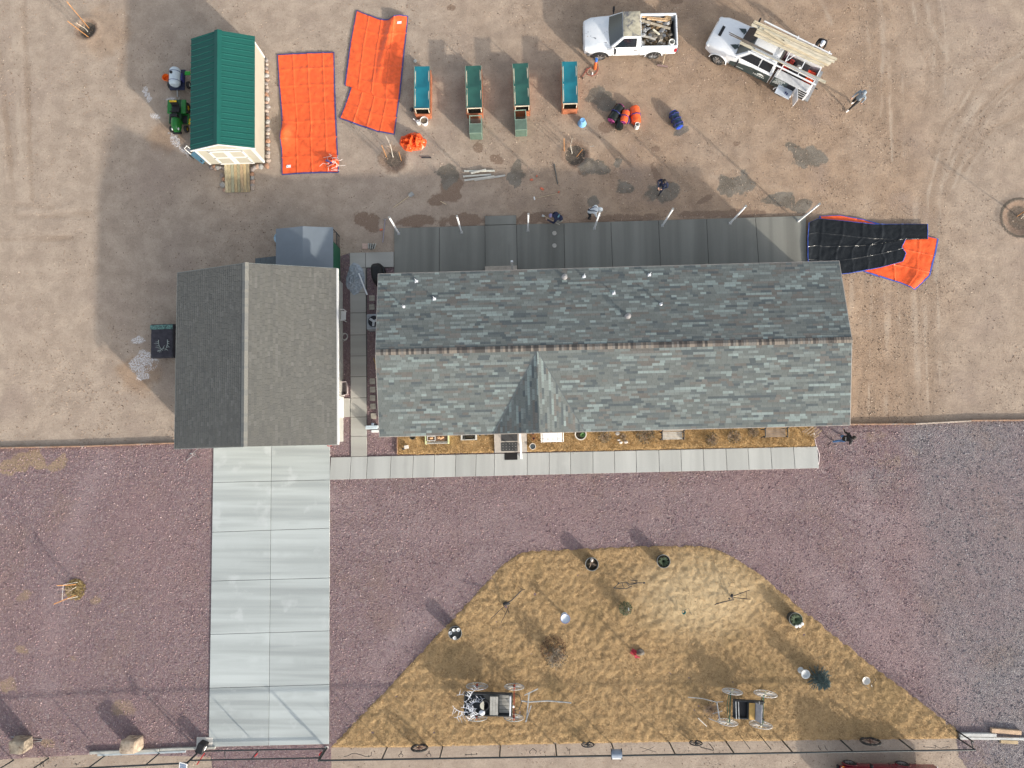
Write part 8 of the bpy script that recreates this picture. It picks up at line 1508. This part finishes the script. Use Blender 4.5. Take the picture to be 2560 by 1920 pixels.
ornament('long wavy iron rod hung on the fence next to the gate', [[(860, 1891.5), (868, 1890), (880, 1884), (890, 1884), (902, 1887), (914, 1891.5), (924, 1891)], [(924, 1891), (928, 1889), (929, 1880)], [(922, 1893), (922, 1888)]])
ornament('iron tongs with round jaws hung between the gate and the black wheel', [ring(1002, 1889, 5.5, 4, 2.2, 7.1), [(1003, 1885), (1002, 1878)], [(1001, 1885), (1005, 1878)]]); ornament('iron tongs with round jaws hung just beyond the black wheel', [ring(1072, 1888, 5.5, 4, 2.2, 7.1), [(1073, 1884), (1074, 1877)], [(1072, 1884), (1071, 1878)]])
ornament('short toothed iron bar hung on the fence', [[(1162, 1887), (1194, 1885)], [(1165, 1885), (1165, 1889)], [(1178, 1883), (1178, 1889)], [(1191, 1883), (1191, 1887)]]); ornament('iron hinge shaped like a pointed arch on the fence', [[(1326, 1885), (1323, 1880), (1332, 1871), (1341, 1878), (1339, 1884)]])
ornament('forked iron hook shaped like a Y on the fence', [[(1424.5, 1886), (1423, 1877), (1416, 1869)], [(1423, 1877), (1425, 1872)]]); ornament('crossed thin iron rods with knobs on the fence', [[(1600, 1868), (1640, 1880)], [(1605, 1880), (1625, 1872), (1635, 1867)], [(1660, 1872), (1662, 1878)]], r=.01); ornament('curled iron hook hanging from a wheel on the fence', [[(1746, 1862), (1752, 1868), (1775, 1874), (1784, 1876), (1783, 1872), (1774, 1860)]], r=.02)
ornament('pair of short curved iron hooks on the fence', [[(2046, 1864), (2048, 1870), (2053, 1876)], [(2062, 1864), (2064, 1870), (2069, 1876)]]); ornament('zigzag iron rod on the fence near the far corner', [[(2308, 1867), (2338, 1870), (2340, 1864), (2334, 1863)], [(2338, 1865), (2352, 1871), (2370, 1866)]], r=.012)
ornament('looped iron hook on the fence left of the gate', [ring(105, 1907, 3.5, 3), [(103, 1910), (99, 1918)], [(107, 1910), (110, 1917)]], left=True); ornament('small tick shaped iron piece on the fence left of the gate', [[(136, 1914), (142, 1911), (138, 1917)]], left=True); ornament('small iron cross bar on the left fence', [[(184, 1910), (197, 1910)], [(190, 1908), (191, 1913)]], left=True)
M_RUST = mat('rusty_spoke', (.11, .06, .045), .7)
for c, r, m1, m2, rw, lb in [((1050, 1870), .39, M_TYRE, M_RUST, .1, 'black rubber tyred spoked wheel on the fence'), ((1467.5, 1857), .31, M_IRON, M_IRON, .05, 'iron spoked wheel on the fence beside the Y hook'), ((1734.5, 1853), .31, M_IRON, M_IRON, .05, 'iron spoked wheel above the curled hook'), ((2165.5, 1849), .45, M_TYRE, M_RUST, .1, 'large black tyred wheel on the fence at the far end')]:
    q = Pf(*c); t = thing('wheel_ornament', lb, 'wheel', (q.x, q.y + .09, max(0, q.z - r - .03)), rad(1), 'old wheels hung on the fence'); spoked(t, 0, 0, r, m1, m2, 10, rw)
t = thing('fence_star', 'small dark spiked ball on the fence edge near the gate', 'ornament', Pf(888, 1868) + Vector((0, .1, 0))); MB().ball((0, 0, .0), .08, 9, 6).obj('ball', M_IRON, t, smooth=True)
for k in range(7): a = k * .9; MB().tube([(0, 0, 0), (.17 * math.cos(a), .05, .17 * math.sin(a))], [.02, .004], 5).obj('spike', M_IRON, t)
# timbers and boulders by the road
M_TIMB = mat('grey_timber', (.38, .38, .35), .85, var=.2, vs=3); M_TIMB2 = mat('bluish_beam', (.36, .41, .44), .6, var=.12)
def beam(a, b, w_, h_, m, lb, z=0.): p_, q_ = P(*a, z), P(*b, z); md = (p_ + q_) / 2; o = MB().bar(p_ - md, q_ - md, w_, h_).obj('road_beam', m, bev=.012); o.location = md + Vector((0, 0, h_ / 2 + .02)); return tag(o, lb, 'beam', 'beams along the road edge')
beam((228, 1880), (400, 1873), .13, .14, M_TIMB, 'long grey timber lying under the second stone block'); beam((246, 1886), (466, 1877), .1, .08, M_TIMB2, 'pale bluish beam lying against the long grey timber'); beam((402, 1872), (540, 1867), .12, .12, M_TIMB, 'short grey timber running up to the gate opener pad')
beam((2396, 1834), (2486, 1835), .16, .16, mat('white_beam', (.5, .5, .48), .8), 'short whitish beam at the far fence corner'); beam((2396, 1843), (2640, 1846), .12, .13, mat('white_beam'), 'long whitish beam along the gravel at the far corner'); beam((2474, 1823), (2548, 1829), .2, .16, mat('tan_timber', (.5, .35, .23), .85, var=.2), 'tan timber offcut beyond the whitish beams'); beam((2497, 1851), (2540, 1853), .17, .14, mat('tan_timber2', (.42, .32, .19), .85, var=.2), 'small tan timber offcut on the road side of the beams')
for c, s_, sd, col, lb in [((66, 1853), (.44, .32, .42), 3, (.3, .25, .19), 'pale angular boulder left of the driveway with crossing metal rods'), ((340, 1853), (.4, .33, .42), 8, (.4, .32, .24), 'brown topped block of stone by the long grey timber')]:
    rr = random.Random(sd); mb = MB().box((0, 0, s_[2]), (s_[0] * 2, s_[1] * 2, s_[2] * 2)); o = mb.obj('boulder', mat('boulder_%d' % sd, col, .9, var=.35, vs=4, bump=.5, bs_=12, dirt=(.14, .09, .06), dscale=2.5), smooth=True)
    b_ = bmesh.new(); b_.from_mesh(o.data); bmesh.ops.subdivide_edges(b_, edges=b_.edges, cuts=4, use_grid_fill=True)
    for v in b_.verts: k_ = noise.noise(v.co * 2.2 + Vector((sd, 0, 0))); rd = v.co - Vector((0, 0, s_[2])); q = (abs(rd.x / s_[0]) ** 12 + abs(rd.y / s_[1]) ** 12 + abs(rd.z / s_[2]) ** 12) ** (1 / 12); v.co = Vector((0, 0, s_[2])) + rd / q * (1 + .13 * k_) + Vector((.12 * rd.z * (1 if sd < 5 else -.5), 0, .1 * rd.x * (rd.z > 0)))
    b_.to_mesh(o.data); b_.free(); o.location = P(*c, 0); tag(o, lb, 'boulder', 'stone blocks by the road')
for a, b, lb in [((28, 1842), (105, 1849), 'thin pale metal rod behind the angular boulder'), ((84, 1855), (104, 1852), 'short pale metal rod end at the angular boulder')]: stick('metal_rod', a, b, .018, M_GREYMET, lb, 'rod', .06, .06)
tp = thing('sprinkler_tripod', 'small metal tripod sprinkler on the gravel at the garage corner', 'sprinkler', P(490, 1134, .03))
for k in range(3): a = 1.2 + 2.1 * k; MB().tube([(0, 0, .45), (.3 * math.cos(a), .3 * math.sin(a), 0)], .016).obj('leg', M_IRON if k else M_GREYMET, tp)
MB().tube([(0, 0, .4), (0, 0, .62)], .04).obj('head', M_GREYMET, tp); MB().tube([(0, 0, .1), tuple(loc_(tp)(P(466, 1152, .05)))], .015).obj('arm', M_GREYMET, tp)
t = thing('hose_end', 'small red hose end at the garage corner by the driveway', 'hose', P(824, 1113, .04)); MB().tube([(.12 * math.cos(k * .7), .05 * math.sin(k * .7), .02 + .004 * k) for k in range(16)], .018, 6).obj('coil', mat('red_hose', (.45, .06, .05), .5), t, smooth=True)
